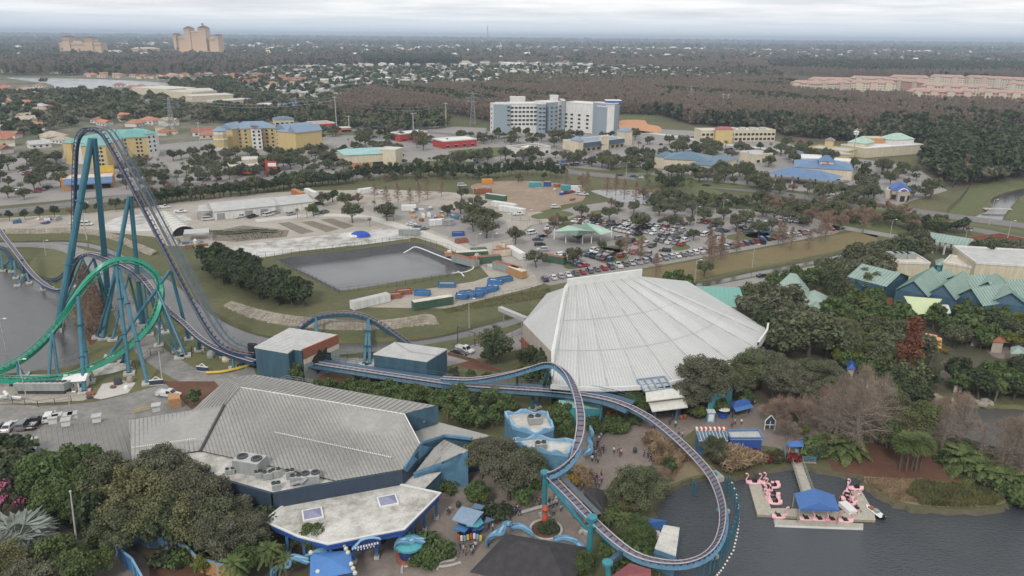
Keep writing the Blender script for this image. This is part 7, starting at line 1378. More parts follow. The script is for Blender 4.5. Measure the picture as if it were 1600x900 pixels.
for lo,hi,n,bx in((1000,1500,230,(-420,520)),(1500,2600,420,(-1100,1000)),(2600,5200,420,(-2600,3200)),(5200,11000,420,(-6000,7500))):
 for k in range(n):
  Y=rs_.uniform(lo,hi);X=rs_.uniform(*bx);L=14*(Y/2000)**.7*rs_.uniform(.8,2.2);
  if Y<2600 and(X>330 and Y<1900)or blocked(X,Y)or(Y<1500 and not(105<PX((X,Y,0))[1]<146))or nearhouse(X,Y):continue
  mt=rs_.choice(['white_metal','cream_wall','light_grey_roof','beige_wall','dark_grey_roof','white_metal']);h=(3.5 if Y<2600 else 7.5)*(Y/2000)**.5*rs_.uniform(.8,1.6)
  q=[Vector((X,Y,0)),Vector((X+L,Y,0)),Vector((X+L,Y+L*.6,0)),Vector((X,Y+L*.6,0))];mb.prism([(p.x,p.y)for p in q],0,h,'white_wall');hip(mb,q,h,h*.5,mt,.5)
hs_=mb.build('far_settlement');hs_['kind']='stuff'
# ---- place the far trees: about 220 nearest as single trees, the rest one mass drawn by geometry nodes
allp=[p for p in allp if not(p[1]<2600 and nearhouse(p[0],p[1]))]
def fzone(x,y):
 px_,py_=PX((x,y,0))
 return('at the edge of the right woods' if px_>1400 else 'at the brown forest edge by the office' if px_>1030 else 'at the forest edge beside the white hotel' if px_>960 else 'behind the white hotel' if px_>760 else 'at the edge of the middle woods' if px_>500 else 'behind the left hotels')
FN={'cypF':('cypress_tree','leafless brown cypress'),'oakF':('oak_tree','dark rounded oak'),'pineF':('pine_tree','tall dark pine')}
allp.sort(key=lambda p:p[1]);near_=[p for p in allp[:700]if not p[2].startswith('oak')][:240];ns_=set(near_);singles,mass=near_,[p for p in allp if p not in ns_]
ref={}
for x,y,k,s_ in singles:
 nm,ds=FN[k.rstrip('0123456789')];o=bpy.data.objects.new(nm,PROTO[k][0]);C.objects.link(o);o.location=(x,y,0);o.rotation_euler=(0,0,random.uniform(0,6.28));o.scale=(s_,s_,s_*random.uniform(.9,1.1));reg(o,ds,'tree',fzone(x,y),ds+' trees');ref.setdefault(k,o)
for k in set(p[2]for p in mass):
 if k not in ref:
  x,y,_,s_=next(p for p in mass if p[2]==k);nm,ds=FN[k.rstrip('0123456789')];o=bpy.data.objects.new(nm,PROTO[k][0]);C.objects.link(o);o.location=(x,y,0);o.scale=(s_,s_,s_);reg(o,ds,'tree',fzone(x,y),ds+' trees');ref[k]=o
keys=sorted(ref)
def forest_mass(name,pts):
 me=bpy.data.meshes.new(name);me.vertices.add(len(pts));me.vertices.foreach_set('co',np.array([(p[0],p[1],0)for p in pts],dtype=np.float32).ravel())
 a=me.attributes.new('kind_index','INT','POINT');a.data.foreach_set('value',np.array([keys.index(p[2])for p in pts],dtype=np.int32));b=me.attributes.new('size','FLOAT','POINT');b.data.foreach_set('value',np.array([p[3]for p in pts],dtype=np.float32))
 o=bpy.data.objects.new(name,me);C.objects.link(o);o['kind']='stuff';ng=bpy.data.node_groups.new(name+'_nodes','GeometryNodeTree');ng.interface.new_socket('Geometry',in_out='INPUT',socket_type='NodeSocketGeometry');ng.interface.new_socket('Geometry',in_out='OUTPUT',socket_type='NodeSocketGeometry')
 gi,go=ng.nodes.new('NodeGroupInput'),ng.nodes.new('NodeGroupOutput');jn=ng.nodes.new('GeometryNodeJoinGeometry');ki=ng.nodes.new('GeometryNodeInputNamedAttribute');ki.data_type='INT';ki.inputs[0].default_value='kind_index';sz=ng.nodes.new('GeometryNodeInputNamedAttribute');sz.data_type='FLOAT';sz.inputs[0].default_value='size'
 rv=ng.nodes.new('FunctionNodeRandomValue');rv.data_type='FLOAT_VECTOR';rv.inputs[0].default_value=(0,0,0);rv.inputs[1].default_value=(.06,.06,6.28)
 for i,k in enumerate(keys):
  cp=ng.nodes.new('FunctionNodeCompare');cp.data_type='INT';cp.operation='EQUAL';ng.links.new(ki.outputs[0],cp.inputs[2]);cp.inputs[3].default_value=i;oi=ng.nodes.new('GeometryNodeObjectInfo');oi.inputs[0].default_value=ref[k];oi.transform_space='ORIGINAL';oi.inputs['As Instance'].default_value=True
  ip=ng.nodes.new('GeometryNodeInstanceOnPoints');ng.links.new(gi.outputs[0],ip.inputs['Points']);ng.links.new(cp.outputs[0],ip.inputs['Selection']);ng.links.new(oi.outputs['Geometry'],ip.inputs['Instance']);ng.links.new(rv.outputs[0],ip.inputs['Rotation']);ng.links.new(sz.outputs[0],ip.inputs['Scale']);ng.links.new(ip.outputs[0],jn.inputs[0])
 ng.links.new(jn.outputs[0],go.inputs[0]);md=o.modifiers.new('scatter','NODES');md.node_group=ng;return o
forest_mass('forest',[p for p in mass if p[1]<2600]);forest_mass('far_woodland',[p for p in mass if p[1]>=2600])
print('forest trees',len(mass),'houses',hcount)
# ---------------------------------------------------------------- vehicles
def car_parts(kind):
 """length along +x; body, windows, wheels, lamps"""
 L,W={'sedan':(4.7,1.8),'suv':(4.8,1.95),'pickup':(5.6,2.0),'van':(5.3,2.0)}[kind];h=L/2
 lo=[(-h,.35),(-h,.78),(-h*.96,.92),(h*.5,.95),(h*.93,.78),(h,.6),(h,.35)]
 if kind in('suv','van'):lo[2]=(-h*.97,1.05);lo[3]=(h*.48,1.08)
 cab={'sedan':[(-h*.78,.9),(-h*.42,1.42),(h*.12,1.44),(h*.52,.93)],'suv':[(-h*.95,1.03),(-h*.84,1.68),(h*.15,1.72),(h*.5,1.06)],'pickup':[(-h*.12,.9),(-h*.06,1.75),(h*.28,1.75),(h*.55,.95)],'van':[(-h*.97,1.0),(-h*.93,1.85),(h*.35,1.9),(h*.68,1.05)]}[kind]
 m_=MB()
 def ext(pr,w0,w1,mat,zlo,zhi):
  n=len(pr);wd=lambda z:w0+(w1-w0)*max(0,min(1,(z-zlo)/(zhi-zlo)));a=[(x,-wd(z)/2,z)for x,z in pr];b=[(x,wd(z)/2,z)for x,z in pr]
  m_.mesh(a+b,[tuple(range(n)),tuple(range(2*n-1,n-1,-1))]+[(i,n+i,n+(i+1)%n,(i+1)%n)for i in range(n)],mat)
 ext(lo,W,W*.94,'car_paint',.35,1.0)
 if kind=='pickup':
  for s_ in(-1,1):m_.box((-h*.56,s_*W*.46,.9),(h*.85,.12,.3),'car_paint')
  m_.box((-h*.98,0,.9),(.12,W*.9,.3),'car_paint')
 ext(cab,W*.92,W*.74,'car_paint',cab[0][1],cab[1][1]);body=(m_.v[:],m_.f[:],m_.m[:],m_.mats[:])
 g=MB();top=cab[1][1]
 for s_ in(-1,1):
  z0,z1=cab[0][1]+.1,top-.1;x0=cab[0][0]+.3;x1=cab[1][0]+.08;x2=cab[2][0]-.02;x3=cab[3][0]-.25;y0,y1=s_*(W*.455+.015),s_*(W*.385+.015);f=[(x0,y0,z0),(x3,y0,z0),(x2,y1,z1),(x1,y1,z1)];g.poly(f if s_<0 else f[::-1],'glass')
 for a,b,e in((cab[2],cab[3],.02),(cab[1],cab[0],-.02)):
  f=[(a[0]+e*2+(b[0]-a[0])*.12,-W*.33,a[1]-(a[1]-b[1])*.12+.02),(a[0]+e*2+(b[0]-a[0])*.12,W*.33,a[1]-(a[1]-b[1])*.12+.02),(b[0]+e-(b[0]-a[0])*.1,W*.4,b[1]+.1),(b[0]+e-(b[0]-a[0])*.1,-W*.4,b[1]+.1)];g.poly(f if e>0 else f[::-1],'glass')
 wh=MB();wh.lathe((0,0,0),[(.05,-.11),(.34,-.11),(.34,.11),(.05,.11)],'dark_rubber',12);wh.lathe((0,0,.0),[(.2,-.12),(.2,.125)],'grey_metal',8)
 wh.v=[(x,z,y+.34)for x,y,z in wh.v];lm=MB();lm.box((0,0,0),(.08,.34,.16),'white_paint');tl=MB();tl.box((0,0,0),(.08,.3,.2),'red_wall')
 bm_=MB();bm_.v,bm_.f,bm_.m,bm_.mats=body;one=MB()
 for mm,off in((bm_,None),(g,None)):
  i=len(one.v);one.v+=mm.v
  for f,k in zip(mm.f,mm.m):one.f.append(tuple(i+a for a in f));one.m.append(one.mi(mm.mats[k]))
 for sx in(-.62,.62):
  for sy in(-.44,.44):
   i=len(one.v);one.v+=[(x+sx*h,y+sy*W,z)for x,y,z in wh.v]
   for f,k in zip(wh.f,wh.m):one.f.append(tuple(i+a for a in f));one.m.append(one.mi(wh.mats[k]))
 return dict(body=bm_.data('car_body'),glass=g.data('car_windows'),wheel=wh.data('car_wheel'),lamp=lm.data('headlight'),tail=tl.data('tail_light'),one=one.data('car_far'),h=h,W=W)
CARS={k:car_parts(k)for k in('sedan','suv','pickup','van')}
CC={'white':(.62,.62,.62),'silver':(.36,.37,.38),'grey':(.15,.155,.165),'black':(.022,.023,.025),'dark blue':(.03,.045,.10),'blue':(.04,.13,.38),'red':(.30,.03,.035),'maroon':(.12,.025,.03),'beige':(.36,.31,.25)}
CW={'white':5,'silver':3,'grey':4,'black':4,'dark blue':1.6,'blue':.8,'red':1.6,'maroon':.7,'beige':.8}
KW={'sedan':4,'suv':4,'pickup':.7,'van':.5};ncar=0
def car(p,rz,zone,kind=None,col=None,near=False):
 global ncar
 kind=kind or choose(KW);col=col or choose(CW);pr=CARS[kind];c=CC[col];f=random.uniform(.85,1.1);c=tuple(v*f for v in c);ds=f'{col} {kind}';ncar+=1
 if not near:
  o=bpy.data.objects.new('parked_car',pr['one']);C.objects.link(o);o.location=(p[0],p[1],.03);o.rotation_euler=(0,0,rz);o.color=(*c,1);reg(o,ds,'car',zone,ds+'s');return o
 r_=thing('parked_car',(p[0],p[1],.03),ds,'car',zone,ds+'s',rz);child('body',pr['body'],r_,c);w_=child('window_glass',pr['glass'],r_)
 for sx in(-.62,.62):
  for sy in(-.44,.44):child('wheel',pr['wheel'],r_).location=(sx*pr['h'],sy*pr['W'],0)
 for sy in(-.34,.34):child('headlight',pr['lamp'],r_).location=(pr['h'],sy*pr['W'],.6);child('tail_light',pr['tail'],r_).location=(-pr['h'],sy*pr['W'],.68)
 return r_
def cars(a,b,n,ang,zone,skip=.06,near=False,cw=None):
 """n bays from pixel a to pixel b, cars turned ang away from the row direction"""
 p,q=U(*a),U(*b);d=q-p;base=math.atan2(d.y,d.x)
 for i in range(n):
  if random.random()<skip:continue
  c=p+d*((i+.5)/n);car((c.x+random.uniform(-.15,.15),c.y+random.uniform(-.25,.25)),base+RAD(ang)+random.uniform(-.03,.03)+(math.pi if random.random()<.4 else 0),zone,near=near,col=choose(cw)if cw else None)
Z='in the long front row beside the dry grass'
cars((846,439),(1012,408),15,72,Z,.0,True);cars((1014,409),(1108,392),10,72,Z,.0,True);cars((1112,392),(1184,378),9,72,Z,.05,True);cars((1186,377),(1316,356),17,72,Z,.12)
Z2='parking row near the mint canopy'
for a,b,n,z_ in(((895,346),(1002,368),17,'in the rear parking row'),((905,342),(1000,358),14,'in the second parking row from the rear'),((957,352),(1075,378),17,'in the row behind the big oak'),((972,348),(1080,370),15,'in the row beyond the big oak'),((1010,352),(1070,362),9,'in the short row beside the oaks'),((1028,346),(1075,352),5,'in the rear short row'),((980,378),(1025,387),4,'in the open aisle row'),((1022,376),(1080,386),6,'in the row by the round island'),((922,393),(975,402),7,'in the row by the grass island'),((910,398),(958,408),6,'in the row before the grass island'),((870,400),(915,418),7,'in the row by the red roofed hut'),((975,394),(1018,400),4,'in the pair row near the front'),((1090,366),(1132,374),5,'in the row right of the round island'),((1110,356),(1142,366),5,'in the row below the right oaks'),((1090,346),(1120,352),3,'in the small rear row'),((1152,356),(1172,364),3,'in the far right rows'),((1160,345),(1210,352),6,'in the far right rows'),((1215,344),(1265,350),6,'in the far right rows'),((820,362),(850,372),4,'by the mint canopy'),((838,372),(850,396),3,'by the mint canopy')):
 cars(a,b,n,90,z_,.12)
for x,y,k,c in((1039,393,'suv','black'),(968,374,'suv','grey'),(855,358,'pickup','white'),(1160,361,'pickup','silver'),(1188,380,'van','black')):car(U(x,y),random.uniform(0,3),'standing apart in the parking lot',k,c)
cars((1240,345),(1262,350),3,80,'at the lot end by the bare trees',0)
for x,y,k,c,r_ in((282,332,'pickup','white',.2),(257,325,'pickup','white',.3),(606,338,'suv','silver',.1),(643,352,'sedan','white',.1),(652,356,'sedan','grey',.5),(657,357,'sedan','black',.5),(662,359,'sedan','grey',.5),(497,334,'suv','silver',1.2),(508,333,'suv','grey',1.2),(595,303,'pickup','white',.1),(499,320,'suv','black',.4),(325,344,'van','white',.4),(376,340,'pickup','white',1),(395,340,'pickup','black',1),(722,291,'van','white',.1),(758,296,'sedan','white',0),(810,336,'pickup','white',.3),(868,325,'suv','white',.2),(884,303,'pickup','maroon',.4),(905,304,'suv','white',.3),(912,305,'pickup','white',.1),(893,301,'sedan','red',.4),(420,337,'van','white',.9),(120,350,'pickup','white',.2),(135,352,'van','white',.1),(423,334,'suv','grey',.9),(430,334,'suv','silver',.9),(455,336,'suv','silver',.9)):car(U(x,y),r_,'in the maintenance yard',k,c)
for x,y,k,c,r_,z_ in((15,670,'sedan','white',1.75,'in the backstage car park'),(38,667,'suv','grey',1.75,'in the backstage car park'),(55,664,'pickup','black',1.75,'in the backstage car park'),(78,655,'suv','white',1.9,'in the backstage car park'),(-2,673,'sedan','dark blue',1.75,'in the backstage car park'),(1305/4+400,549,'pickup','white',-.6,'by the storage shed'),(717,554,'sedan','black',-.6,'by the storage shed')):car(U(x,y),r_,z_,k,c,near=True)
car(U(264,619),-.2,'beside the timber box','pickup','white',near=True)
ZS='by the strip mall'
for a,b,n,z_,g in(((845,258),(915,250),14,ZS,80),((905,256),(985,250),12,ZS,80),((980,244),(1040,240),8,'on the plaza car parks',70),((990,235),(1060,240),9,'on the plaza car parks',70),((950,247),(1000,246),7,ZS,75),((1120,232),(1190,236),8,'before the tan office',60),((1062,214),(1090,216),6,'before the tan office',60),((1215,240),(1260,244),6,'by the yellow restaurant',60),((1305,284),(1345,287),6,'by the blue roofed store',60),((1432,302),(1452,308),4,'beside the little bank',60),((185,128+24),(250,160),12,'at the shopping centre',80),((180,156),(250,165),12,'at the shopping centre',80),((270,165),(320,168),8,'at the shopping centre',80),((32,268),(58,282),6,'in the left car parks',80),((10,296),(45,300),6,'in the left car parks',80),((55,302),(78,292),4,'in the left car parks',80),((216,252),(226,262),4,'below the teal roofed hotel',60),((228,258),(246,264),5,'below the teal roofed hotel',60),((310,282),(345,282),4,'before the brown diner',60),((415,252),(430,255),4,'below the slate roofed hotel',70),((560,214),(590,215),3,'on the avenue',4),((640,218),(680,224),5,'beside the drive-in',60),((35,262),(62,276),6,'in the left car parks',80),((860,262),(925,256),9,ZS,80)):cars(a,b,n,g,z_,.3)
for x,y,r_,c in((968,275,-.15,'black'),(990,277,-.15,'dark blue'),(1004,279,-.15,'white'),(1104,291,-.15,'black'),(1300,311,-.2,'white'),(733,253,-.1,'white'),(743,254,-.1,'silver'),(130,319,.1,'white'),(1195,364,.1,'blue'),(1192,433,.3,'black'),(1316,420,.3,'black'),(240,300,.1,'white'),(1342,388,.2,'white'),(1535,385,0,'white'),(1565,390,0,'white'),(1575,391,0,'silver')):car(U(x,y),r_,'on the open road','sedan',c)
tk=thing('box_truck',U(1080,236),'white box truck before the dull blue hall','truck',rz=.4);m_=MB();m_.box((-1,0,.8),(6,2.4,2.8),'white_box');m_.build('cargo_box',tk,local=True);m_=MB();m_.box((3,0,.5),(1.8,2.2,2),'white_paint');m_.box((3.6,0,1.5),(.65,2,.8),'glass');m_.build('cab',tk,local=True)
for sx in(-2.8,2.8):
 for sy in(-1,1):child('wheel',CARS['suv']['wheel'],tk).location=(sx,sy,0)
print('cars',ncar)
# ---------------------------------------------------------------- people
def person_mesh(key,stride,armup,hair_r=.13):
 """one continuous body grown from a skeleton"""
 v=[(0,0,.95),(0,0,1.15),(0,0,1.38),(0,0,1.5),(.02,0,1.62),(.02,0,1.74),(0,.1,.9),(stride,.11,.5),(stride*.6,.11,.08),(stride*.6+.16,.11,.04),(0,-.1,.9),(-stride,-.11,.5),(-stride*1.5,-.11,.1),(-stride*1.5+.14,-.11,.04),(0,.2,1.4),(-.05-stride*.3,.26,1.12),(.08,.26,.9),(0,-.2,1.4),(.04+armup*.15,-.27,1.12+armup*.05),(.12+armup*.2,-.24,.9+armup*.4)]
 e=[(0,1),(1,2),(2,3),(3,4),(4,5),(0,6),(6,7),(7,8),(8,9),(0,10),(10,11),(11,12),(12,13),(2,14),(14,15),(15,16),(2,17),(17,18),(18,19)]
 r_=[.15,.14,.17,.07,.1,.09,.1,.07,.05,.05,.1,.07,.05,.05,.07,.05,.04,.07,.05,.04]
 me=bpy.data.meshes.new(key);me.from_pydata(v,e,[]);o=bpy.data.objects.new(key,me);C.objects.link(o);md=o.modifiers.new('s','SKIN')
 if not me.skin_vertices:me.attributes
 bm_=bmesh.new();bm_.from_mesh(me);ly=bm_.verts.layers.skin.verify()
 for vv,rr_ in zip(bm_.verts,r_):vv[ly].radius=(rr_,rr_);vv[ly].use_root=vv.index==0
 bm_.to_mesh(me);bm_.free();o.modifiers.new('u','SUBSURF').levels=1;dg=bpy.context.evaluated_depsgraph_get();m2=bpy.data.meshes.new_from_object(o.evaluated_get(dg));bpy.data.objects.remove(o)
 for n_ in('skin','cloth_tint','trousers'):m2 .materials.append(MT(n_))
 for p in m2 .polygons:
  c=p.center;p.material_index=0 if c.z>1.47 or(abs(c.y)>.2 and c.z<1.15)or c.z<.12 and False else 1 if c.z>.92 else 2 if c.z>.07 else 0
 m2 .name=key;return m2
PM=[person_mesh('person_walk',.16,0),person_mesh('person_stand',.02,0),person_mesh('person_point',.08,.8)]
hm_=MB();hm_.lathe((.0,0,1.66),[(.09,0),(.125,.05),(.11,.13),(.03,.18)],'hair',8,1.1,1);HAIR=hm_.data('person_hair')
SH={'white':(.6,.6,.6),'black':(.03,.03,.035),'navy':(.03,.05,.14),'red':(.4,.04,.04),'grey':(.25,.25,.26),'mint':(.3,.55,.48),'pink':(.6,.25,.32),'light blue':(.25,.42,.6)}
SW={'white':2,'black':4,'navy':2.5,'red':1,'grey':2.5,'mint':.4,'pink':.5,'light blue':1}
def person(px,py,zone,col=None,z=0.03,pose=None):
 k=random.randrange(3)if pose is None else pose;col=col or choose(SW);p=U(px,py,z);d_=('walking','standing','gesturing')[k]
 o=bpy.data.objects.new('person',PM[k]);C.objects.link(o);o.location=p;o.rotation_euler=(0,0,random.uniform(0,6.28));s_=random.uniform(.92,1.06);o.scale=(s_,s_,s_);o.color=(*SH[col],1);reg(o,f'person {d_} in a {col} top','person',zone,'visitors in the park');child('hair',HAIR,o)
for pts,z_ in(([(927,706),(932,703),(936,708),(940,704),(943,708),(934,698),(930,714),(938,714),(926,718),(931,721),(934,724),(925,722),(936,690),(939,686)],'in the wave wall queue'),([(924,752),(928,755),(932,752),(936,757),(940,754),(926,761),(931,764),(936,763),(939,748),(922,748),(912,758),(909,766)],'at the plaza corner'),([(959,709),(966,708),(968,714),(970,712),(988,745),(990,738),(1007,687),(1023,684),(1006,715),(1012,717),(1016,722),(1020,728),(1060,680),(1066,684),(975,668),(1018,672),(1022,674)],'on the open plaza'),([(845,788),(838,786),(842,792),(848,790),(858,790),(864,794),(870,791),(865,806),(876,800),(835,760),(848,752),(806,802),(804,806),(874,758),(832,782)],'on the path beside the column'),([(719,860),(724,864),(728,868),(737,868),(736,862),(743,858),(740,864)],'in front of the dark roof'),([(700,806),(703,802),(718,838),(716,842),(764,826),(770,830),(748,836),(768,818),(650,840),(640,842),(808,800),(812,806)],'around the kiosk'),([(1050,610+48),(1128,645),(1150,642),(1160,640),(1170,636),(1143,668),(1148,664),(1158,664),(1168,638),(1178,634),(1046,664),(1055,668)],'near the blue stalls'),([(1240,694),(1232,700),(1258,704)],'at the head of the gangway')):
 for x,y in pts:person(x,y,z_)
 # ---------------------------------------------------------------- dock, boats, piles
dk=thing('dock',U(1270,805),'pale floating dock in a wide U with a gangway to shore','dock');DZ=-.25
for pl in([(1170,757),(1189,757),(1206,797),(1183,803)],[(1182,796),(1222,794),(1300,797),(1350,800),(1366,801),(1368,813),(1300,811),(1183,804)],[(1329,767),(1346,767),(1366,801),(1346,801)]):
 q=[U(a,b,DZ)for a,b in pl];m_=MB();m_.prism([(p.x,p.y)for p in q],-.75,DZ+(.004*len(pl)),'weathered_wood','dock_wood',bottom=True);m_.build('deck',dk)
q=[U(1209,811,DZ),U(1211,820,DZ),U(1349,825,DZ),U(1349,818,DZ)];m_=MB();m_.prism([(p.x,p.y)for p in q],-.75,DZ,'white_metal','dock_wood',bottom=True);single(m_,'pontoon',U(1280,820),'separate narrow white pontoon in front of the dock','dock')
q=[U(1237,722,.3),U(1252,721,.3),U(1271,772,DZ+.1),U(1254,776,DZ+.1)];m_=MB();m_.mesh(q+[p-Vector((0,0,.25))for p in q],[(0,3,2,1),(4,5,6,7),(0,1,5,4),(1,2,6,5),(3,0,4,7)],'dock_wood');g_=m_.build('gangway',dk)
for a,b in((q[0],q[3]),(q[1],q[2])):
 m_=MB()
 for h in(.5,1.05):m_.bar(a+Vector((0,0,h)),b+Vector((0,0,h)),.07,.07,'grey_metal')
 for k in range(11):p=a.lerp(b,k/10);m_.bar(p,p+Vector((0,0,1.05)),.06,.06,'grey_metal')
 m_.build('handrail',g_)
rl=[U(1241,771,2.6),U(1249,795,2.6),U(1312,797,2.6),U(1303,773,2.6)];ra,rb=U(1280,786,3.7),U(1272,763,3.7);cv2=thing('dock_canopy',U(1278,800,DZ),'royal blue gabled canopy over the middle of the dock','canopy');m_=MB();m_.poly([rl[0],rl[1],ra,rb],'canopy_blue');m_.poly([rl[2],rl[3],rb,ra],'canopy_blue');m_.poly([rl[1],rl[2],ra],'canopy_blue');m_.poly([rl[3],rl[0],rb],'canopy_blue');m_.build('roof',cv2)
m_=MB()
for i in range(4):a,b=rl[i],rl[(i+1)%4];m_.poly([a,b,b-Vector((0,0,.35)),a-Vector((0,0,.35))],'canopy_blue')
m_.build('valance',cv2)
for p in rl:m_=MB();m_.box((p.x*.995+.3,p.y,DZ),(.16,.16,2.8),'weathered_wood');m_.build('post',cv2)
def flamingo(px,py,ang,dark=False,desc='',zone=''):
 t_=thing('flamingo_boat',U(px,py,-.7),desc or 'pink flamingo pedal boat','pedal boat',zone,'pink flamingo pedal boats at the dock',rz=ang);mt='flamingo_dark' if dark else 'flamingo_pink'
 n=12;t_.scale=(.95,.95,.95);m_=MB();rows=[]
 for i in range(n+1):
  x=-1.5+3.0*i/n;w_=.82*(max(0,1-((x+.1)/1.62)**2))**.5;hh=.42+.25*max(0,-x-.3);rows.append([(x,w_*math.cos(a),.12+hh*math.sin(a)if math.sin(a)>0 else .12+.22*math.sin(a))for a in[2*math.pi*k/12 for k in range(12)]])
 vs_=[p for r_ in rows for p in r_];m_.mesh(vs_,[(i*12+k,i*12+(k+1)%12,(i+1)*12+(k+1)%12,(i+1)*12+k)for i in range(n)for k in range(12)],mt);m_.build('hull',t_,True,True)
 m_=MB();m_.box((-.15,0,.48),(.9,1.0,.1),'black');m_.box((-.55,0,.5),(.15,1.0,.45),'black');m_.build('seat',t_,local=True)
 m_=MB();m_.tube(catmull([(1.15,0,.3),(1.5,0,.8),(1.25,0,1.35),(1.15,0,1.85),(1.45,0,2.15),(1.75,0,2.0)],4),[.26,.22,.19,.17,.15,.13,.12,.12,.11,.11,.11,.11,.11,.11,.12,.13,.15,.17,.17,.15,.1],mt,8);nk=m_.build('neck',t_,True,True)
 m_=MB();m_.tube([(1.72,0,2.02),(1.95,0,1.88),(1.98,0,1.68)],[.11,.08,.02],'black',6);m_.build('beak',nk,local=True);return t_
PI=math.pi
for i,(x,y,a,dk_,ds)in enumerate(((1177,755,PI-.1,0,'lone pink flamingo boat at the tip of the west arm'),(1198,756,PI-.2,0,'pink flamingo boat at the head of the west cluster'),(1205,755,PI-.3,0,'pink flamingo boat tucked behind the west cluster head'),(1207,761,PI+.1,0,'pink flamingo boat turned sideways in the west cluster'),(1201,766,PI+1.3,0,'pink flamingo boat third down the west cluster'),(1206,774,PI-.1,0,'pink flamingo boat fourth down the west cluster'),(1206,780,PI-.15,0,'pink flamingo boat fifth down the west cluster'),(1209,786,PI-.1,0,'pink flamingo boat at the bottom of the west cluster'),(1217,808,.05,0,'pink flamingo boat alone at the pontoon west end'),(1260,812,.05,0,'first flamingo boat of four along the pontoon'),(1281,813,.05,0,'second flamingo boat of four along the pontoon'),(1301,814,.05,1,'darker coral flamingo boat along the pontoon'),(1321,815,.05,0,'last flamingo boat of four along the pontoon'),(1336,764,PI-.1,0,'lone pink flamingo boat at the tip of the east arm'),(1323,774,1.2,0,'pink flamingo boat uppermost inside the east arm'),(1324,780,.1,0,'pink flamingo boat second inside the east arm'),(1328,787,.1,0,'pink flamingo boat third inside the east arm'),(1335,797,1.9,1,'darker coral flamingo boat deepest inside the east arm'))):
 flamingo(x,y,a,dk_,ds)
p=U(1324,796,DZ);m_=MB();m_.box((0,0,-.1),(1.6,3.0,.7),'white_paint',.25);b_=thing('dock_box',p,'white storage box at the inner east arm','box');m_.build('box',b_,local=True);m_=MB();m_.box((0,0,.6),(1.7,3.1,.1),'white_metal',.25);m_.build('lid',b_,local=True)
mo=thing('motorboat',U(1367,803,-.7),'small black and white motorboat moored outside the east arm','boat',rz=1.9);m_=MB();m_.prism([(-1.8,-.7),(1.2,-.75),(2.3,0),(1.2,.75),(-1.8,.7)],0,.55,'black','white_paint',bottom=True);m_.build('hull',mo,local=True);m_=MB();m_.box((-.2,0,.55),(.8,.7,.5),'grey_metal');m_.box((.9,0,.55),(.9,.9,.25),'rust');m_.build('console',mo,local=True);m_=MB();m_.box((-1.9,0,.3),(.3,.35,.8),'black');m_.build('outboard_motor',mo,local=True)
for x,y,z_ in((1133,768,2.4),(1137,764,2.2),(1082,772,2.3),(1085,775,2.2),(1137,775,2),(1143,777,2.4),(1147,786,2.4),(1146,795,2.3),(1151,797,2.4),(1150,806,2.2),(1153,815,2.4),(1152,824,2.2),(1147,830,2.2),(1145,838,2.4),(1142,846,2.3),(1139,855,2.4),(1134,862,2.4),(1130,870,2.3),(1124,884,2.6),(1115,890,2.4),(1108,897,2.2),(1098,903,2.2),(1087,905,2.2)):
 p=U(x,y,-.7);m_=MB();m_.tube([(p.x,p.y,-1.3),(p.x,p.y,z_)],.16,'teal_steel',7);t_=single(m_,'mooring_pile',p,'slim teal pile standing in the lagoon','pile','','teal piles round the coaster turn')
for k in range(34):
 f=k/33;pts_=[(1140,745),(1150,770),(1155,800),(1153,830),(1146,860),(1128,890),(1112,908)];i=min(5,int(f*6));g_=f*6-i;p=U(pts_[i][0]+(pts_[i+1][0]-pts_[i][0])*g_,pts_[i][1]+(pts_[i+1][1]-pts_[i][1])*g_,-.65);m_=MB();m_.lathe((p.x,p.y,-.7),[(.08,-.08),(.17,0),(.17,.12),(.08,.2)],'white_paint',8);single(m_,'buoy',p,'small white float on the boom line','buoy','','white floats beside the piles')
rg_=np.random.default_rng(9);pl=[xy(U(a,b))for a,b in[(1356,748),(1390,750),(1450,752),(1520,762),(1568,781),(1555,789),(1500,792),(1440,790),(1400,781),(1360,760)]]
def tufts(name,poly,n,hgt,mat,wd=.05,kind='stuff'):
 xs=[p[0]for p in poly];ys=[p[1]for p in poly];pp=[]
 while len(pp)<n:
  x,y=rg_.uniform(min(xs),max(xs)),rg_.uniform(min(ys),max(ys))
  if inpoly(x,y,poly):pp.append((x,y,hgt*.4))
 pp=np.array(pp);up_=np.tile([0,0,1.0],(n,1))+rg_.normal(size=(n,3))*.35;nr=np.cross(up_,rg_.normal(size=(n,3)));me=quads_mesh(name,pp,nr,np.full(n,wd),hgt*(.3+.4*rg_.random(n)),mat,spin=up_,rng=rg_);o=bpy.data.objects.new(name,me);C.objects.link(o);o['kind']=kind
tufts('reeds',[xy(U(a,b))for a,b in[(1430,755),(1520,762),(1568,781),(1555,790),(1500,793),(1440,790),(1415,775)]],9000,1.3,'reed_leaf');tufts('dry_reeds',[xy(U(a,b))for a,b in[(1352,750),(1440,752),(1450,788),(1400,782),(1358,760)]],7000,.8,'straw_leaf');tufts('dry_grass_tufts',[xy(U(a,b))for a,b in[(1010,694),(1045,700),(1066,728),(1052,752),(1030,755)]],3500,.9,'straw_leaf')
tufts('meadow_grass',[xy(U(a,b))for a,b in[(700,490),(860,465),(860,450),(760,468),(690,484)]],3000,.5,'reed_leaf');tufts('nursery_pots',[xy(U(a,b))for a,b in[(334,364),(380,356),(446,362),(440,370),(370,377)]],900,.35,'dark_leaf',.12)
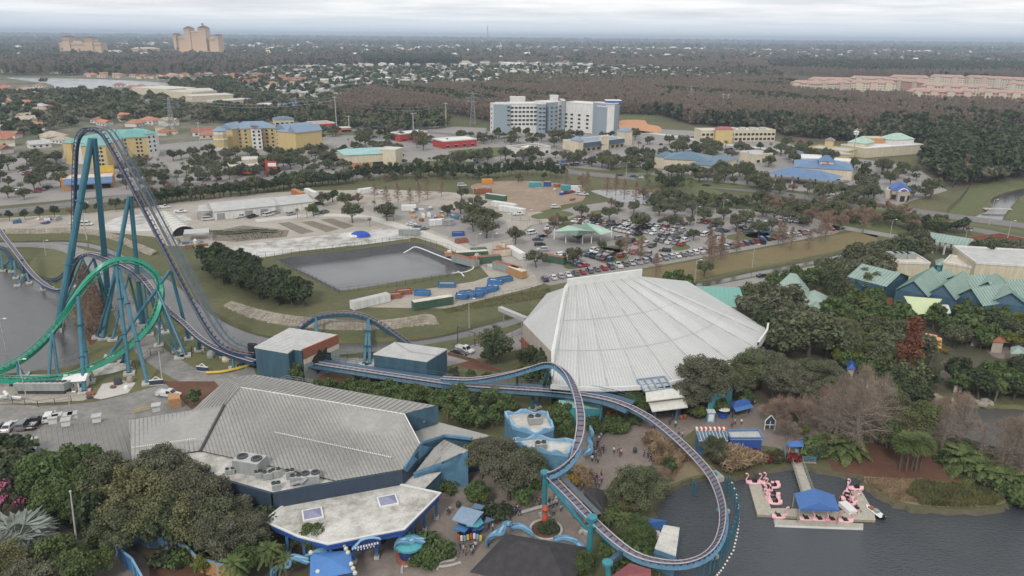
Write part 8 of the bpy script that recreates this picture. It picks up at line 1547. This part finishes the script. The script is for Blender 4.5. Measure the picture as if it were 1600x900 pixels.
for nm,pts_,mt in(('rock_wall',[(1445,618),(1480,624),(1520,628),(1548,630)],'rock'),('boulder',[(1480,520),(1500,528),(1520,535),(1545,540)],'red_rock')):
 for k in range(44 if mt=='rock' else 14):
  f=random.random()*(len(pts_)-1);i=int(f);g_=f-i;x=pts_[i][0]+(pts_[min(i+1,len(pts_)-1)][0]-pts_[i][0])*g_;y=pts_[i][1]+(pts_[min(i+1,len(pts_)-1)][1]-pts_[i][1])*g_;p=U(x+random.uniform(-3,3),y+random.uniform(-3,4));r_=random.uniform(.35,.8)if mt=='rock' else random.uniform(.8,1.5);m_=MB();m_.lathe((p.x,p.y,0),[(r_,-.3),(r_*random.uniform(.9,1.1),.3*r_),(r_*.7,.8*r_),(r_*.25,r_)],mt,7,random.uniform(.8,1.3),1);single(m_,'boulder',p,'pale grey shore boulder' if mt=='rock' else 'reddish garden boulder','rock','by the upper lagoon' if mt=='rock' else 'in the tropical garden','boulders')
  # ---------------------------------------------------------------- small structures of the park
def hut(name,pl,z,wall,roof,desc,cat,rise=0,z0=0,zone=''):
 t_=bld(name,(sum(a for a,_ in pl)/len(pl),sum(b for _,b in pl)/len(pl)),desc,cat,zone);q=[U(a,b,z)for a,b in pl];m_=MB()
 if rise:hip(m_,q,z,rise,roof,.3)
 else:roof_slab(m_,q,.2,roof,'white_metal')
 m_.build('roof',t_)
 if wall:m_=MB();walls(m_,q,z0,wall,.15);m_.build('wall',t_)
 return t_,q
t_,q=hut('stall',[(1092,688),(1138,688),(1136,672),(1087,672)],3.2,'bright_blue','dull_blue_roof','bright blue stall with ribbed roof and striped awning','stall');m_=MB();ribs(m_,q,q[3]-q[0],.7,.08,.12,'white_metal');m_.build('seam',t_)
for k in range(14):p=q[3].lerp(q[2],(k+.5)/14);m_=MB();m_.box((p.x,p.y+.1,3.2),(.38,.8,.5),'coral' if k%2 else 'white_paint');m_.build('awning_scallop',t_)
t_,q=hut('stall',[(1141,686),(1192,686),(1186,673),(1136,674)],3.3,'royal_blue','light_grey_roof','deep blue stall with plain grey roof','stall')
m_=MB();a,b,c,d=q
for i in range(4):m_.bar(q[i]+Vector((0,0,.2)),q[(i+1)%4]+Vector((0,0,.2)),.3,.4,'blue_roof')
m_.build('parapet',t_)
t_,q=hut('food_stall',[(1146,636),(1172,629),(1168,624),(1142,629)],2.8,None,'royal_blue','dark blue food stall with bright awning by the oaks','stall',.8)
for p in q:m_=MB();m_.box((p.x,p.y,0),(.2,.2,2.8),'deep_blue');m_.build('post',t_)
m_=MB();p,r_=q[0],q[1];m_.poly([p,r_,r_+Vector((.6,-1,-.7)),p+Vector((.3,-1,-.7))],'bright_blue');m_.build('awning',t_)
def umbrella(px,py,mat,desc,zone=''):
 p=U(px,py);t_=thing('parasol',p,desc,'parasol',zone);m_=MB();m_.tube([(0,0,0),(0,0,2.6)],.05,'grey_metal',6);m_.build('pole',t_,local=True);m_=MB();m_.lathe((0,0,2.1),[(1.5,0),(1.45,.08),(.05,.75)],mat,8);m_.build('canopy',t_,local=True)
umbrella(1129,652,'canvas','white parasol over a blue cart by the oaks');umbrella(1412,590,'canvas','white parasol far off by the garden path');umbrella(1555,590,'canvas','white parasol near the garden wall')
ct=thing('vending_cart',U(1129,652),'round blue cart under the white parasol','cart');m_=MB();m_.lathe((0,0,0),[(1,0),(1,1),(1.1,1.05)],'royal_blue',10);m_.build('body',ct,local=True)
vb=thing('vending_booth',U(1109,658),'small pale blue booth beside the planting','booth');m_=MB();m_.box((0,0,0),(1.6,1.4,2.4),'wave_blue');m_.box((0,-.72,.4),(1.1,.06,1.6),'white_paint');m_.build('body',vb,local=True);m_=MB();m_.box((0,0,2.4),(1.8,1.6,.2),'white_metal');m_.build('roof',vb,local=True)
for x,y,c in((1064,656,'rust'),(1070,655,'rust'),(1060,634,'red_wall'),(716,792,'dark_metal'),(992,707,'dark_metal'),(684,850,'black'),(690,852,'black')):
 p=U(x,y);m_=MB();m_.lathe((0,0,0),[(.4,0),(.45,.9),(.3,1.1),(.3,1.15)],c,8);single(m_,'litter_bin',p,{'rust':'rusty round litter bin','red_wall':'red post barrier by the theatre entrance','dark_metal':'dark round litter bin','black':'black bin behind the planting bed'}[c],'bin','on the plaza',local=True)
fr_=thing('frame_sign',U(1202,672),'white outlined gable shaped frame with dark panel','sign');m_=MB();m_.poly([(-1.1,0,.4),(1.1,0,.4),(1.1,0,2.3),(0,0,3.6),(-1.1,0,2.3)],'navy_wall');m_.poly([(-1.1,.1,.4),(-1.1,.1,2.3),(0,.1,3.6),(1.1,.1,2.3),(1.1,.1,.4)],'navy_wall');m_.build('panel',fr_,local=True);m_=MB()
oo=[(-1.1,0,0),(-1.1,0,2.3),(0,0,3.6),(1.1,0,2.3),(1.1,0,0)]
for i in range(4):m_.bar(oo[i],oo[i+1],.16,.16,'white_paint')
m_.bar((-1.1,0,1.3),(1.1,0,1.3),.12,.14,'white_paint');m_.bar((0,0,.4),(0,0,2.2),.12,.14,'white_paint');m_.build('outline',fr_,local=True)
t_,q=hut('ticket_canopy',[(1234,697),(1254,697),(1252,689),(1232,690)],2.8,None,'canopy_blue','small blue canopy over the boat ticket desk','canopy',.6)
for p in q:m_=MB();m_.box((p.x,p.y,0),(.14,.14,2.8),'weathered_wood');m_.build('post',t_)
t_,q=hut('ticket_desk',[(1243,706),(1254,706),(1253,701),(1242,701)],1.2,'bright_blue','wave_blue','pale blue boat ticket desk','desk')
ld=thing('landing_stage',U(1245,718),'blue railed wooden landing above the gangway','landing');q=[U(1226,720,.35),U(1276,722,.35),U(1274,706,.35),U(1224,704,.35)];m_=MB();m_.prism([(p.x,p.y)for p in q],-.2,.35,'weathered_wood','pavement',bottom=True);m_.build('deck',ld);m_=MB()
for a,b in((q[0],q[3]),(q[1],q[2]),(q[0].lerp(q[1],.55),q[1])):
 for h in(.4,.75,1.1):m_.bar(a+Vector((0,0,h)),b+Vector((0,0,h)),.1,.1,'sky_blue_wall')
 for k in range(7):p=a.lerp(b,k/6);m_.bar(p,p+Vector((0,0,1.15)),.1,.1,'sky_blue_wall')
m_.build('railing',ld)
for k,mt in enumerate(('lemon','aqua_wall','coral','bright_blue')):p=U(1259+k*2,712-k);m_=MB();m_.lathe((0,0,0),[(.25,0),(.4,.6),(.35,1.4),(.1,1.9)],mt,8);single(m_,'kayak',U(1259+k*2,712-k,.35),('yellow','aqua','coral','blue')[k]+' rounded float stacked on the landing','float',local=True)
t_,q=hut('pump_house',[(1023,856),(1056,868),(1062,824),(1037,820)],4.2,'sky_blue_wall','roof_membrane','square pale blue block with white flat roof in the lagoon','building',z0=-1)
m_=MB()
for i in range(4):a,b=q[i],q[(i+1)%4];m_.bar(a-Vector((0,0,1.2)),b-Vector((0,0,1.2)),.35,.3,'blue_wall')
m_.build('ledge',t_)
m_=MB();qq=[U(985,826,2),U(1040,832,2),U(1042,812,3),U(1010,808,3),U(992,812,3)];tri_poly(m_,[U(992,824,1.4),U(1036,828,1.4),U(1042,813,3.4),U(1012,809,3.4),U(995,812,3.4)],'canopy_blue');single(m_,'blue_screen',U(1015,820),'slanting dark blue screen behind the pump block','screen')
for k in range(24):p=U(1008+(k%8)*3+(k//8),834+(k//8)*3.2+(k%8)*.3,.1);m_=MB();m_.box((0,0,-.6),(.25,.25,1.4),'white_paint');single(m_,'bollard',p,'short white stake in rows beside the pump block','stake','','white stakes beside the pump block',local=True)
for pl,z,rise,ds in(([(912,797),(942,800),(950,770),(915,766)],3.5,1.8,'steep dark shingle shelter roof under the track'),([(738,893),(890,925),(912,856),(792,836)],4.0,3.2,'large dark shingle hip roof at the bottom edge')):
 t_,q=hut('shelter',pl,z,None,'shingle_dark',ds,'shelter',rise)
 for p in q:c_=sum(q,Vector())/4;p=p.lerp(c_,.12);m_=MB();m_.box((p.x,p.y,0),(.3,.3,z),'timber');m_.build('post',t_)
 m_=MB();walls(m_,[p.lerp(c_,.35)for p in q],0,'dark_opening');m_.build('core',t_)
t_,q=hut('pavilion',[(925,925),(1020,960),(1012,890),(985,882)],4.2,'rust','red_roof','dusty red hip roof at the bottom edge under the beam','pavilion',1.6)
t_,q=hut('shade_canopy',[(487,905),(548,893),(545,862),(488,866)],3.6,None,'sky_canopy','bright sky blue fabric canopy at the bottom edge','canopy',1.0)
for p in q:m_=MB();m_.box((p.x,p.y,0),(.2,.2,3.6),'royal_blue');m_.build('post',t_)
for x,y in((538,856),(541,862),(544,868),(549,886),(552,893),(497,898),(486,868),(555,900)):
 p=U(x,y,3.4);m_=MB();m_.tube([(p.x,p.y,0),(p.x,p.y,3.6)],.08,'royal_blue',6);l_=single(m_,'lantern_post',U(x,y,0)if False else Vector((p.x,p.y,0)),'blue post with a pale lantern cluster','lamp','around the sky blue canopy');m_=MB();m_.lathe((p.x,p.y,3.6),[(.12,0),(.35,.2),(.35,.5),(.1,.75)],'canvas',8);m_.build('lantern',l_)
def wave_arch(pts,desc,n=5,r=.28,mat='wave_blue',z=(0,3)):
 t_=thing('wave_sculpture',U(*pts[len(pts)//2][:2]),desc,'sculpture');base=catmull([U(*p)for p in pts],6)
 for k in range(n):
  m_=MB();o_=(k-n/2)*.45;m_.tube([p+Vector((o_*.5*math.sin(i*.4+k),o_*.6,o_*.35*math.cos(i*.5+k)))for i,p in enumerate(base)],[r*(.6+.5*math.sin(math.pi*i/(len(base)-1)))for i in range(len(base))],mat if k%2 else 'sky_blue_wall',7);m_.build('ribbon',t_,True)
wave_arch([(430,900,.2),(434,886,2),(446,878,3.4),(462,872,3.6),(482,874,3.3)],'entwined pale blue ribbon arch left of the sky blue canopy');wave_arch([(478,868,3),(495,862,3.6),(510,858,3.4)],'short pale blue ribbon arch behind the sky blue canopy',3)
wave_arch([(620,852,2.6),(628,846,3.4),(640,842,3.6),(652,844,3.3),(662,842,3.4)],'tangled pale blue ribbons crowning the small round stage');wave_arch([(764,850,.2),(768,838,2),(780,828,3),(794,820,3.6),(797,816,3.4)],'pale blue ribbon arch beside the kiosk')
wave_arch([(800,822,2.5),(815,824,3.5),(826,830,3.2),(834,836,2.6)],'pale blue ribbon arch over the dark roof');wave_arch([(868,842,3),(885,842,3.6),(900,846,3.6),(912,856,3.2),(915,870,2)],'pale blue ribbon arch curling round the roof corner');wave_arch([(880,776,1),(884,785,3),(892,795,3),(900,808,1)],'pale blue ribbons below the diving track');wave_arch([(918,678,1),(922,690,3),(920,700,3),(914,712,1)],'pale blue ribbon arch beside the wave wall');wave_arch([(922,665,3.2),(926,676,3.6),(922,684,2.6)],'short pale blue ribbons by the coaster column',3)
rs2=thing('round_stage',U(640,872),'small round dark blue stage with coral base','stage');m_=MB();m_.lathe((0,0,0),[(2.2,0),(2.2,.5),(1.9,.6)],'rust',14);m_.lathe((0,0,.6),[(1.6,0),(1.7,2.0)],'deep_blue',14);m_.build('base',rs2,local=True);m_=MB();m_.lathe((0,0,2.6),[(2.3,0),(2.3,.35),(1.5,.7)],'aqua_wall',14);m_.build('cap',rs2,local=True)
ks=thing('kiosk',U(740,830),'souvenir kiosk with curved blue grey roof and blue awnings','kiosk');canopy('roof',[U(706,812,3.4),U(738,822,3.4),U(756,806,3.6),U(722,797,3.6)],'slate_blue_roof',.8,ks)
for pl,z,mt in(([(708,826),(726,832),(732,826),(716,819)],2.5,'bright_blue'),([(738,829),(752,827),(758,822),(742,820)],2.5,'bright_blue'),([(756,818),(768,814),(773,812),(760,807)],2.6,'dull_blue_roof'),([(736,794),(752,796),(758,790),(742,786)],4.2,'dull_blue_roof'),([(728,822),(746,824),(756,817),(750,808)],3.4,'aqua_wall')):q=[U(a,b,z)for a,b in pl];m_=MB();m_.poly(q,mt);m_.poly([p-Vector((0,0,.12))for p in q][::-1],mt);m_.build('awning',ks)
m_=MB();q=[U(716,836),U(748,838),U(756,824),U(728,818)];m_.prism([(p.x,p.y)for p in q],0,2.6,'deep_blue');m_.build('counter',ks)
for k in range(8):p=U(716+k*5,838+math.sin(k)*2,1.2);m_=MB();m_.box((p.x,p.y,.6),(.4,.3,.9),['coral','white_paint','wave_blue','lemon'][k%4]);m_.build('merchandise',ks)
def planter(px,py,r_,desc):
 t_=thing('planter',U(px,py),desc,'planter');m_=MB();m_.lathe((0,0,0),[(r_,0),(r_,.5),(r_-.4,.5),(r_-.4,.35)],'concrete_trim',18);m_.build('rim',t_,local=True);m_=MB();m_.lathe((0,0,.3),[(r_-.35,0),(r_-.5,.15)],'mulch',16);m_.build('soil',t_,local=True)
planter(853,830,2.9,'round planter at the foot of the teal column');m_=MB();m_.lathe((0,0,.3),[(.7,0),(.55,1.5),(.35,2.6),(.6,3.2),(.3,3.8)],'coral',9);single(m_,'coral_sculpture',U(851,822),'rust coral sculpture standing in the round planter','sculpture',local=True)
for x,y,L,r_ in((676,884,9,.1),(640,880,5,1.2),(700,878,5,.9)):m_=MB();m_.tube(catmull([Vector((-L/2,0,.15)),Vector((-L/6,.6,.15)),Vector((L/6,-.5,.15)),Vector((L/2,.2,.15))],4),.22,'concrete_trim',6);o=single(m_,'planter_kerb',U(x,y),'low wavy concrete kerb edging the planting bed','kerb',local=True);o.rotation_euler=(0,0,r_)
for pts_,ds in(([(870,768),(868,782),(852,790),(830,796),(810,802)],'low curved stone wall below the oak'),([(945,845),(946,862),(955,880),(965,892)],'curved stone wall below the diving track'),([(917,833),(912,828),(906,832)],'short stone wall at the column foot'),([(272,822),(290,826),(305,832),(318,842)],'low stone kerb by the curved path')):m_=MB();m_.tube(catmull([U(a,b,.35)for a,b in pts_],4),.32,'concrete_trim',6);single(m_,'stone_wall',U(*pts_[0]),ds,'wall')
def fence(pts,h,mat,cap,desc,name='fence',step=2.4,th=.12):
 pts=[U(a,b)for a,b in pts];t_=thing(name,pts[0],desc,'fence');m_=MB();m2=MB()
 for a,b in zip(pts[:-1],pts[1:]):m_.bar(a+Vector((0,0,h/2)),b+Vector((0,0,h/2)),th,h,mat);m2 .bar(a+Vector((0,0,h+.06)),b+Vector((0,0,h+.06)),th+.2,.12,cap)
 m_.build('panel',t_);m2 .build('cap_rail',t_);n_=0
 for a,b in zip(pts[:-1],pts[1:]):
  k=max(1,int((b-a).length/step))
  for i in range(k):
   if n_<90:p=a.lerp(b,i/k);m3=MB();m3 .box((p.x,p.y,0),(.16,.16,h+.05),cap);m3 .build('post',t_);n_+=1
 return t_
fence([(213,847),(184,870),(196,885),(210,896),(226,925)],2.8,'bright_blue','wave_blue','bright blue painted board fence bending round a yard');fence([(216,848),(232,856),(262,858),(286,870)],2.6,'sky_blue_wall','weathered_wood','blue fence with weathered posts behind the yard');fence([(284,866),(310,893),(342,904),(384,912)],2.8,'timber','wave_blue','orange timber board fence with a pale blue top rail')
def mesh_fence(pts,h,desc,zone=''):
 pts=[U(a,b)for a,b in pts];t_=thing('mesh_fence',pts[0],desc,'fence',zone);m_=MB()
 for a,b in zip(pts[:-1],pts[1:]):
  for z in(.3,h*.5,h):m_.bar(a+Vector((0,0,z)),b+Vector((0,0,z)),.05,.05,'fence_mesh')
  k=max(1,int((b-a).length/3))
  for i in range(k+1):p=a.lerp(b,i/k);m_.bar(p,p+Vector((0,0,h)),.09,.09,'fence_mesh')
 m_.build('wire_panel',t_)
mesh_fence([(505,560),(600,562),(650,558),(730,545),(800,528),(830,515)],2,'dark wire fence along the near bank of the canal');mesh_fence([(402,404),(520,392),(640,374),(700,390),(760,418)],2.2,'wire fence behind the black lined pond');mesh_fence([(440,412),(530,458),(620,448),(725,428)],1.8,'wire fence in front of the black lined pond');mesh_fence([(300,385),(335,420),(400,450)],1.8,'wire fence beside the hedge clump');mesh_fence([(212,575),(236,556),(275,548),(300,552),(350,560)],2,'dark gate and fence across the coaster path');mesh_fence([(30,333),(130,327),(240,318),(330,310)],2,'dark fence along the left far road');mesh_fence([(0,628),(60,636),(112,628)],1.6,'pale fence beside the chiller');mesh_fence([(1480,333),(1500,315),(1513,297)],3,'dark screen fence descending to the creek');mesh_fence([(800,345),(840,346),(846,352)],2,'green yard fence by the grass oval');mesh_fence([(850,446),(830,455),(800,462),(700,472)],1.8,'fence between lot and canal meadow')
fence([(1510,378),(1560,372),(1600,380),(1640,382)],2,'rust','rust','long rust red board fence beyond the toll canopy',step=6);fence([(1352,470),(1380,478),(1410,482)],3,'rust','copper_peak','dark red timber stockade in front of the market hall',step=3)
fence([(700,555),(742,566),(780,582)],.8,'brown_wall','brown_wall','low brown timber wall round the mulch slope',step=4)
def lamp(px,py,h,desc,arm=1.5,zone=''):
 p=U(px,py);t_=thing('street_lamp',p,desc,'lamp',zone,'lamp posts');m_=MB();m_.tube([(0,0,0),(0,0,h)],[.14,.08],'pole_concrete',7);m_.build('pole',t_,local=True);m_=MB();m_.bar((0,0,h),(arm,0,h+.15),.08,.08,'pole_concrete');m_.box((arm,0,h+.1),(.8,.35,.16),'white_paint');m_.build('lamp_head',t_,local=True)
for x,y,h in((733,513,9),(1175,419,9),(1085,446,9),(10,548,9),(824,368,11),(790,375,11),(898,375,9),(1085,362,11),(1128,346,10),(740,334,12),(702,372,10),(640,378,9),(1390,372,8),(1572,382,10),(1505,390,8),(1320,258,10),(1345,280,10),(978,280,10),(1545,352,12),(745,415,12),(770,405,10),(72,400,6),(42,624,10),(110,638,4)):lamp(x,y,h,'plain grey lamp post with a short arm')
pf=thing('flagpole',U(124,882),'tall bare white flagpole rising from low palms','flagpole');m_=MB();m_.tube([(0,0,0),U(110,769,12.8)-U(124,882)],[.16,.1],'pole_concrete',8);m_.build('pole',pf,local=True);m_=MB();m_.lathe(tuple(U(110,769,12.8)-U(124,882)),[(.1,0),(.22,.12),(.1,.3)],'pole_concrete',8);m_.build('ball_top',pf,local=True)
pf=thing('mast',U(254,598),'thin pale leaning mast beside the coaster path','mast');m_=MB();m_.tube([(0,0,0),U(248,549,7.5)-U(254,598)],.12,'pole_concrete',7);m_.build('pole',pf,local=True)
for x,y,x2,y2,ds in((234,603,256,601,'navy ride sign board with white peak by the kerb'),(308,580,326,582,'navy ride sign board with white peak on the lawn')):
 a,b=U(x,y),U(x2,y2);t_=thing('ride_sign',a,ds,'sign');m_=MB();m_.bar(a+Vector((0,0,.8)),b+Vector((0,0,.8)),.25,1.2,'navy_wall');m_.build('board',t_);m_=MB()
 for z in(.15,1.45):m_.bar(a+Vector((0,-.05,z)),b+Vector((0,-.05,z)),.3,.12,'white_paint')
 m=a.lerp(b,.5);m_.bar(a.lerp(b,.2)+Vector((0,0,1.5)),m+Vector((0,0,2.3)),.2,.15,'white_paint');m_.bar(a.lerp(b,.8)+Vector((0,0,1.5)),m+Vector((0,0,2.3)),.2,.15,'white_paint');m_.build('white_trim',t_)
m_=MB();m_.tube(catmull([U(322,582,.5),U(345,581,.5),U(370,576,.5),U(388,571,.5)],4),.35,'yellow_paint',6);single(m_,'road_barrier',U(350,581),'curved yellow road barrier by the station','barrier');m_=MB()
for y in(0,1.2):m_.bar(U(205,645,.5+y*.1)+Vector((0,y,0)),U(234,638,.5+y*.1)+Vector((0,y,0)),.12,.12,'yellow_paint')
single(m_,'road_barrier',U(220,641),'pair of low yellow rails on the backstage road','barrier')
a,b=U(24,617),U(102,617);t_=thing('chiller',a.lerp(b,.5),'long grey rooftop style chiller with rows of dark fans','chiller');q=[a,b,b+Vector((1.5,5,0)),a+Vector((1,5,0))];m_=MB();m_.prism([(p.x,p.y)for p in q],1.0,2.8,'grey_box','light_grey_roof',bottom=True);m_.prism([(p.x,p.y)for p in[q[0]+Vector((.4,.4,0)),q[1]+Vector((-.4,.4,0)),q[2]+Vector((-.4,-.4,0)),q[3]+Vector((.4,-.4,0))]],0,1.0,'dark_metal');m_.build('casing',t_)
for k in range(9):
 for r_ in(.28,.72):p=q[0].lerp(q[1],(k+.6)/9.4).lerp(q[3].lerp(q[2],(k+.6)/9.4),r_);m_=MB();m_.lathe((p.x,p.y,2.8),[(.62,0),(.62,.12),(.5,.12),(.5,.02)],'dark_metal',10);m_.build('fan',t_)
ws=bld('site_office',(120,608),'small white site office with two windows','building');q=block(ws,(104,611),(133,609),3.5,2.5,'white_wall','white_metal','gable',1);windows(ws,q[0],q[1],[.9],3,.7,.9,'slate_blue_roof');m_=MB();p=q[0].lerp(q[1],.5);m_.box((p.x,p.y-.1,0),(.8,.12,2),'weathered_wood');m_.build('door',ws)
m_=MB();q=[U(265,636,2.3),U(283,634,2.3),U(281,618,2.3),U(263,620,2.3)];m_.prism([(p.x,p.y)for p in[U(265,639),U(284,637),U(282,628),U(264,629)]],0,2.3,'timber',bottom=True);single(m_,'timber_box',U(273,636),'plain orange plywood box beside the road','crate')
for x,y,s_,mt,ds in((185,600,(2,1.6,1.7),'dark_metal','black tank on the equipment pad'),(204,597,(1.6,1.4,1.4),'rock','pale boulder like cover on the equipment pad'),(198,608,(1.2,1,.9),'white_paint','white box on the equipment pad edge'),(177,606,(1.4,1,.6),'brown_wall','brown scrap heap on the equipment pad'),(142,617,(2.2,.8,.8),'rust','rusty machine part by the pad'),(140,622,(1.4,.8,.6),'dark_metal','dark machine part by the pad'),(330,558,(2,2,1.6),'grey_box','grey compressor cluster behind the fence'),(354,564,(2.2,2,1.2),'cream_wall','cream equipment box near the station')):
 m_=MB();m_.lathe((0,0,0),[(s_[0]*.5,0),(s_[0]*.55,s_[2]*.5),(s_[0]*.4,s_[2])],mt,8,1,s_[1]/s_[0]);single(m_,'equipment_unit',U(x,y),ds,'equipment',local=True)
m_=MB();m_.tube([U(0,620,.8),U(14,620,.8),U(34,622,.6)],.4,'white_box',8);m_.tube([U(7,612,1.8),U(12,618,1.6),U(18,622,.6)],.4,'white_box',8);single(m_,'pipe',U(15,620),'fat white insulated pipes beside the chiller','pipe')
gp=thing('pipe_rack',U(8,716),'green pipe loop with white tanks at the left edge','pipe rack');m_=MB();m_.tube(catmull([U(0,690,3),U(9,688,3.2),U(12,695,2.5),U(12,715,.2)],4),.22,'green_track',7);m_.tube([U(1,716,.2),U(1,694,2.8)],.2,'green_track',7);m_.build('pipe',gp)
for x,y in((4,700),(4,712)):p=U(x,y,1);m_=MB();m_.lathe((p.x,p.y,.3),[(.5,0),(.6,.5),(.5,1.2)],'white_paint',9);m_.build('tank',gp)
for x,y in((44,702),(50,710),(56,697),(38,714)):p=U(x,y);m_=MB();m_.box((0,0,0),(2.2,1.6,1.5),'grey_metal',.4);m_.box((0,0,1.5),(1.4,1,.4),'light_grey_roof',.4);single(m_,'roof_unit',p,'grey machine box beside the low annex','machine',local=True)
m_=MB();m_.bar(U(781,482,4),U(822,499,5),1.4,1.2,'light_grey_roof');b_=single(m_,'footbridge',U(800,495),'slanting grey covered conveyor beside the white theatre','bridge');
for x,y,z in((787,485,4),(815,497,5)):p=U(x,y,z);m_=MB();m_.box((p.x,p.y,0),(.3,.3,z-.5),'grey_metal');m_.build('post',b_)
m_=MB();m_.tube([U(715,536),U(715,509,5)],.14,'dark_metal',6);m_.tube([U(742,540),U(742,520,4.6)],.14,'dark_metal',6);m_.bar(U(715,510,5),U(742,521,4.6),.15,.15,'dark_metal');single(m_,'gantry',U(715,536),'dark two post gantry over the canal lane','gantry')
m_=MB();m_.bar(U(1537,326,.6),U(1580,327,.6),2,.5,'concrete_trim');w_=single(m_,'weir',U(1558,327),'low concrete weir crossing the creek','weir')
for k in range(60):
 x,y=random.choice([(random.uniform(640,700),random.uniform(326,346)),(random.uniform(735,910),random.uniform(286,322)),(random.uniform(20,90),random.uniform(343,350)),(random.uniform(700,790),random.uniform(380,418)),(random.uniform(275,330),random.uniform(378,392)),(random.uniform(690,760),random.uniform(325,345))]);mt=random.choice(['grey_box','rust','blue_box','white_box','cream_wall','tarp_blue','timber','grey_metal']);s_=(random.uniform(1.5,4),random.uniform(1,2),random.uniform(.5,1.6));m_=MB();m_.box((0,0,0),s_,mt);m_.box((s_[0]*.1,0,s_[2]),(s_[0]*.5,s_[1]*.6,s_[2]*.4),random.choice(['grey_box','weathered_wood','white_box']))
 o=single(m_,'stacked_goods',U(x,y,.02),{'grey_box':'grey','rust':'rusty','blue_box':'blue','white_box':'white','cream_wall':'cream','tarp_blue':'vivid blue','timber':'timber','grey_metal':'steel'}[mt]+' stack of stored goods','stack','in the maintenance yards','stored goods',local=True);o.rotation_euler=(0,0,random.uniform(0,3))
for k in range(7):a_=U(336+k*14,364+math.sin(k)*2);m_=MB();m_.box((0,0,.6),(7,1.6,.12),'weathered_wood');m_.box((0,0,.72),(6.6,1.3,.35),'dark_leaf');o=single(m_,'plant_bench',a_,'long nursery bench of small potted plants','bench','on the mulch beds',local=True);o.rotation_euler=(0,0,.15)
for k,(x,y,w_,mt)in enumerate(((1405,515,8,'aqua_roof'),(1420,530,6,'teal_roof'),(1500,512,7,'aqua_roof'),(1528,520,8,'teal_roof'),(1560,530,9,'rust'),(1590,548,9,'aqua_roof'),(1500,590,7,'cream_roof'),(1330,572,5,'royal_blue'),(1316,590,5,'lemon'),(1350,600,5,'white_metal'),(1575,512,8,'pale_teal_roof'))):
 hut('garden_hut',[(x-w_,y+4),(x+w_,y+5),(x+w_,y-4),(x-w_,y-5)],3.2,'tan_wall',mt,['little garden hut with aqua roof','garden hut under teal roof','garden hut with faded aqua roof','long teal garden hut','rusty red garden hut','aqua hut by the upper path','cream garden hut near the lagoon','tiny royal blue booth','tiny yellow booth','tiny white booth','pale teal garden hut'][k],'hut',1.2,zone='among tropical trees')
 # ---------------------------------------------------------------- haze
mb=MB();mb.box((0,10800,-6),(44600,22400,140),'black');hz=mb.build('haze');hz.data.materials.clear()
hm=bpy.data.materials.new('haze_air');hm.use_nodes=True;t=hm.node_tree;t.nodes.clear()
o=N(t,'ShaderNodeOutputMaterial');v=N(t,'ShaderNodeVolumePrincipled');v.inputs['Density'].default_value=HAZE;v.inputs['Color'].default_value=(0.62,0.74,0.90,1)
v.inputs['Anisotropy'].default_value=0.0
t.links.new(v.outputs[0],o.inputs['Volume']);hz.data.materials.append(hm);hz['kind']='stuff'
finish_labels()
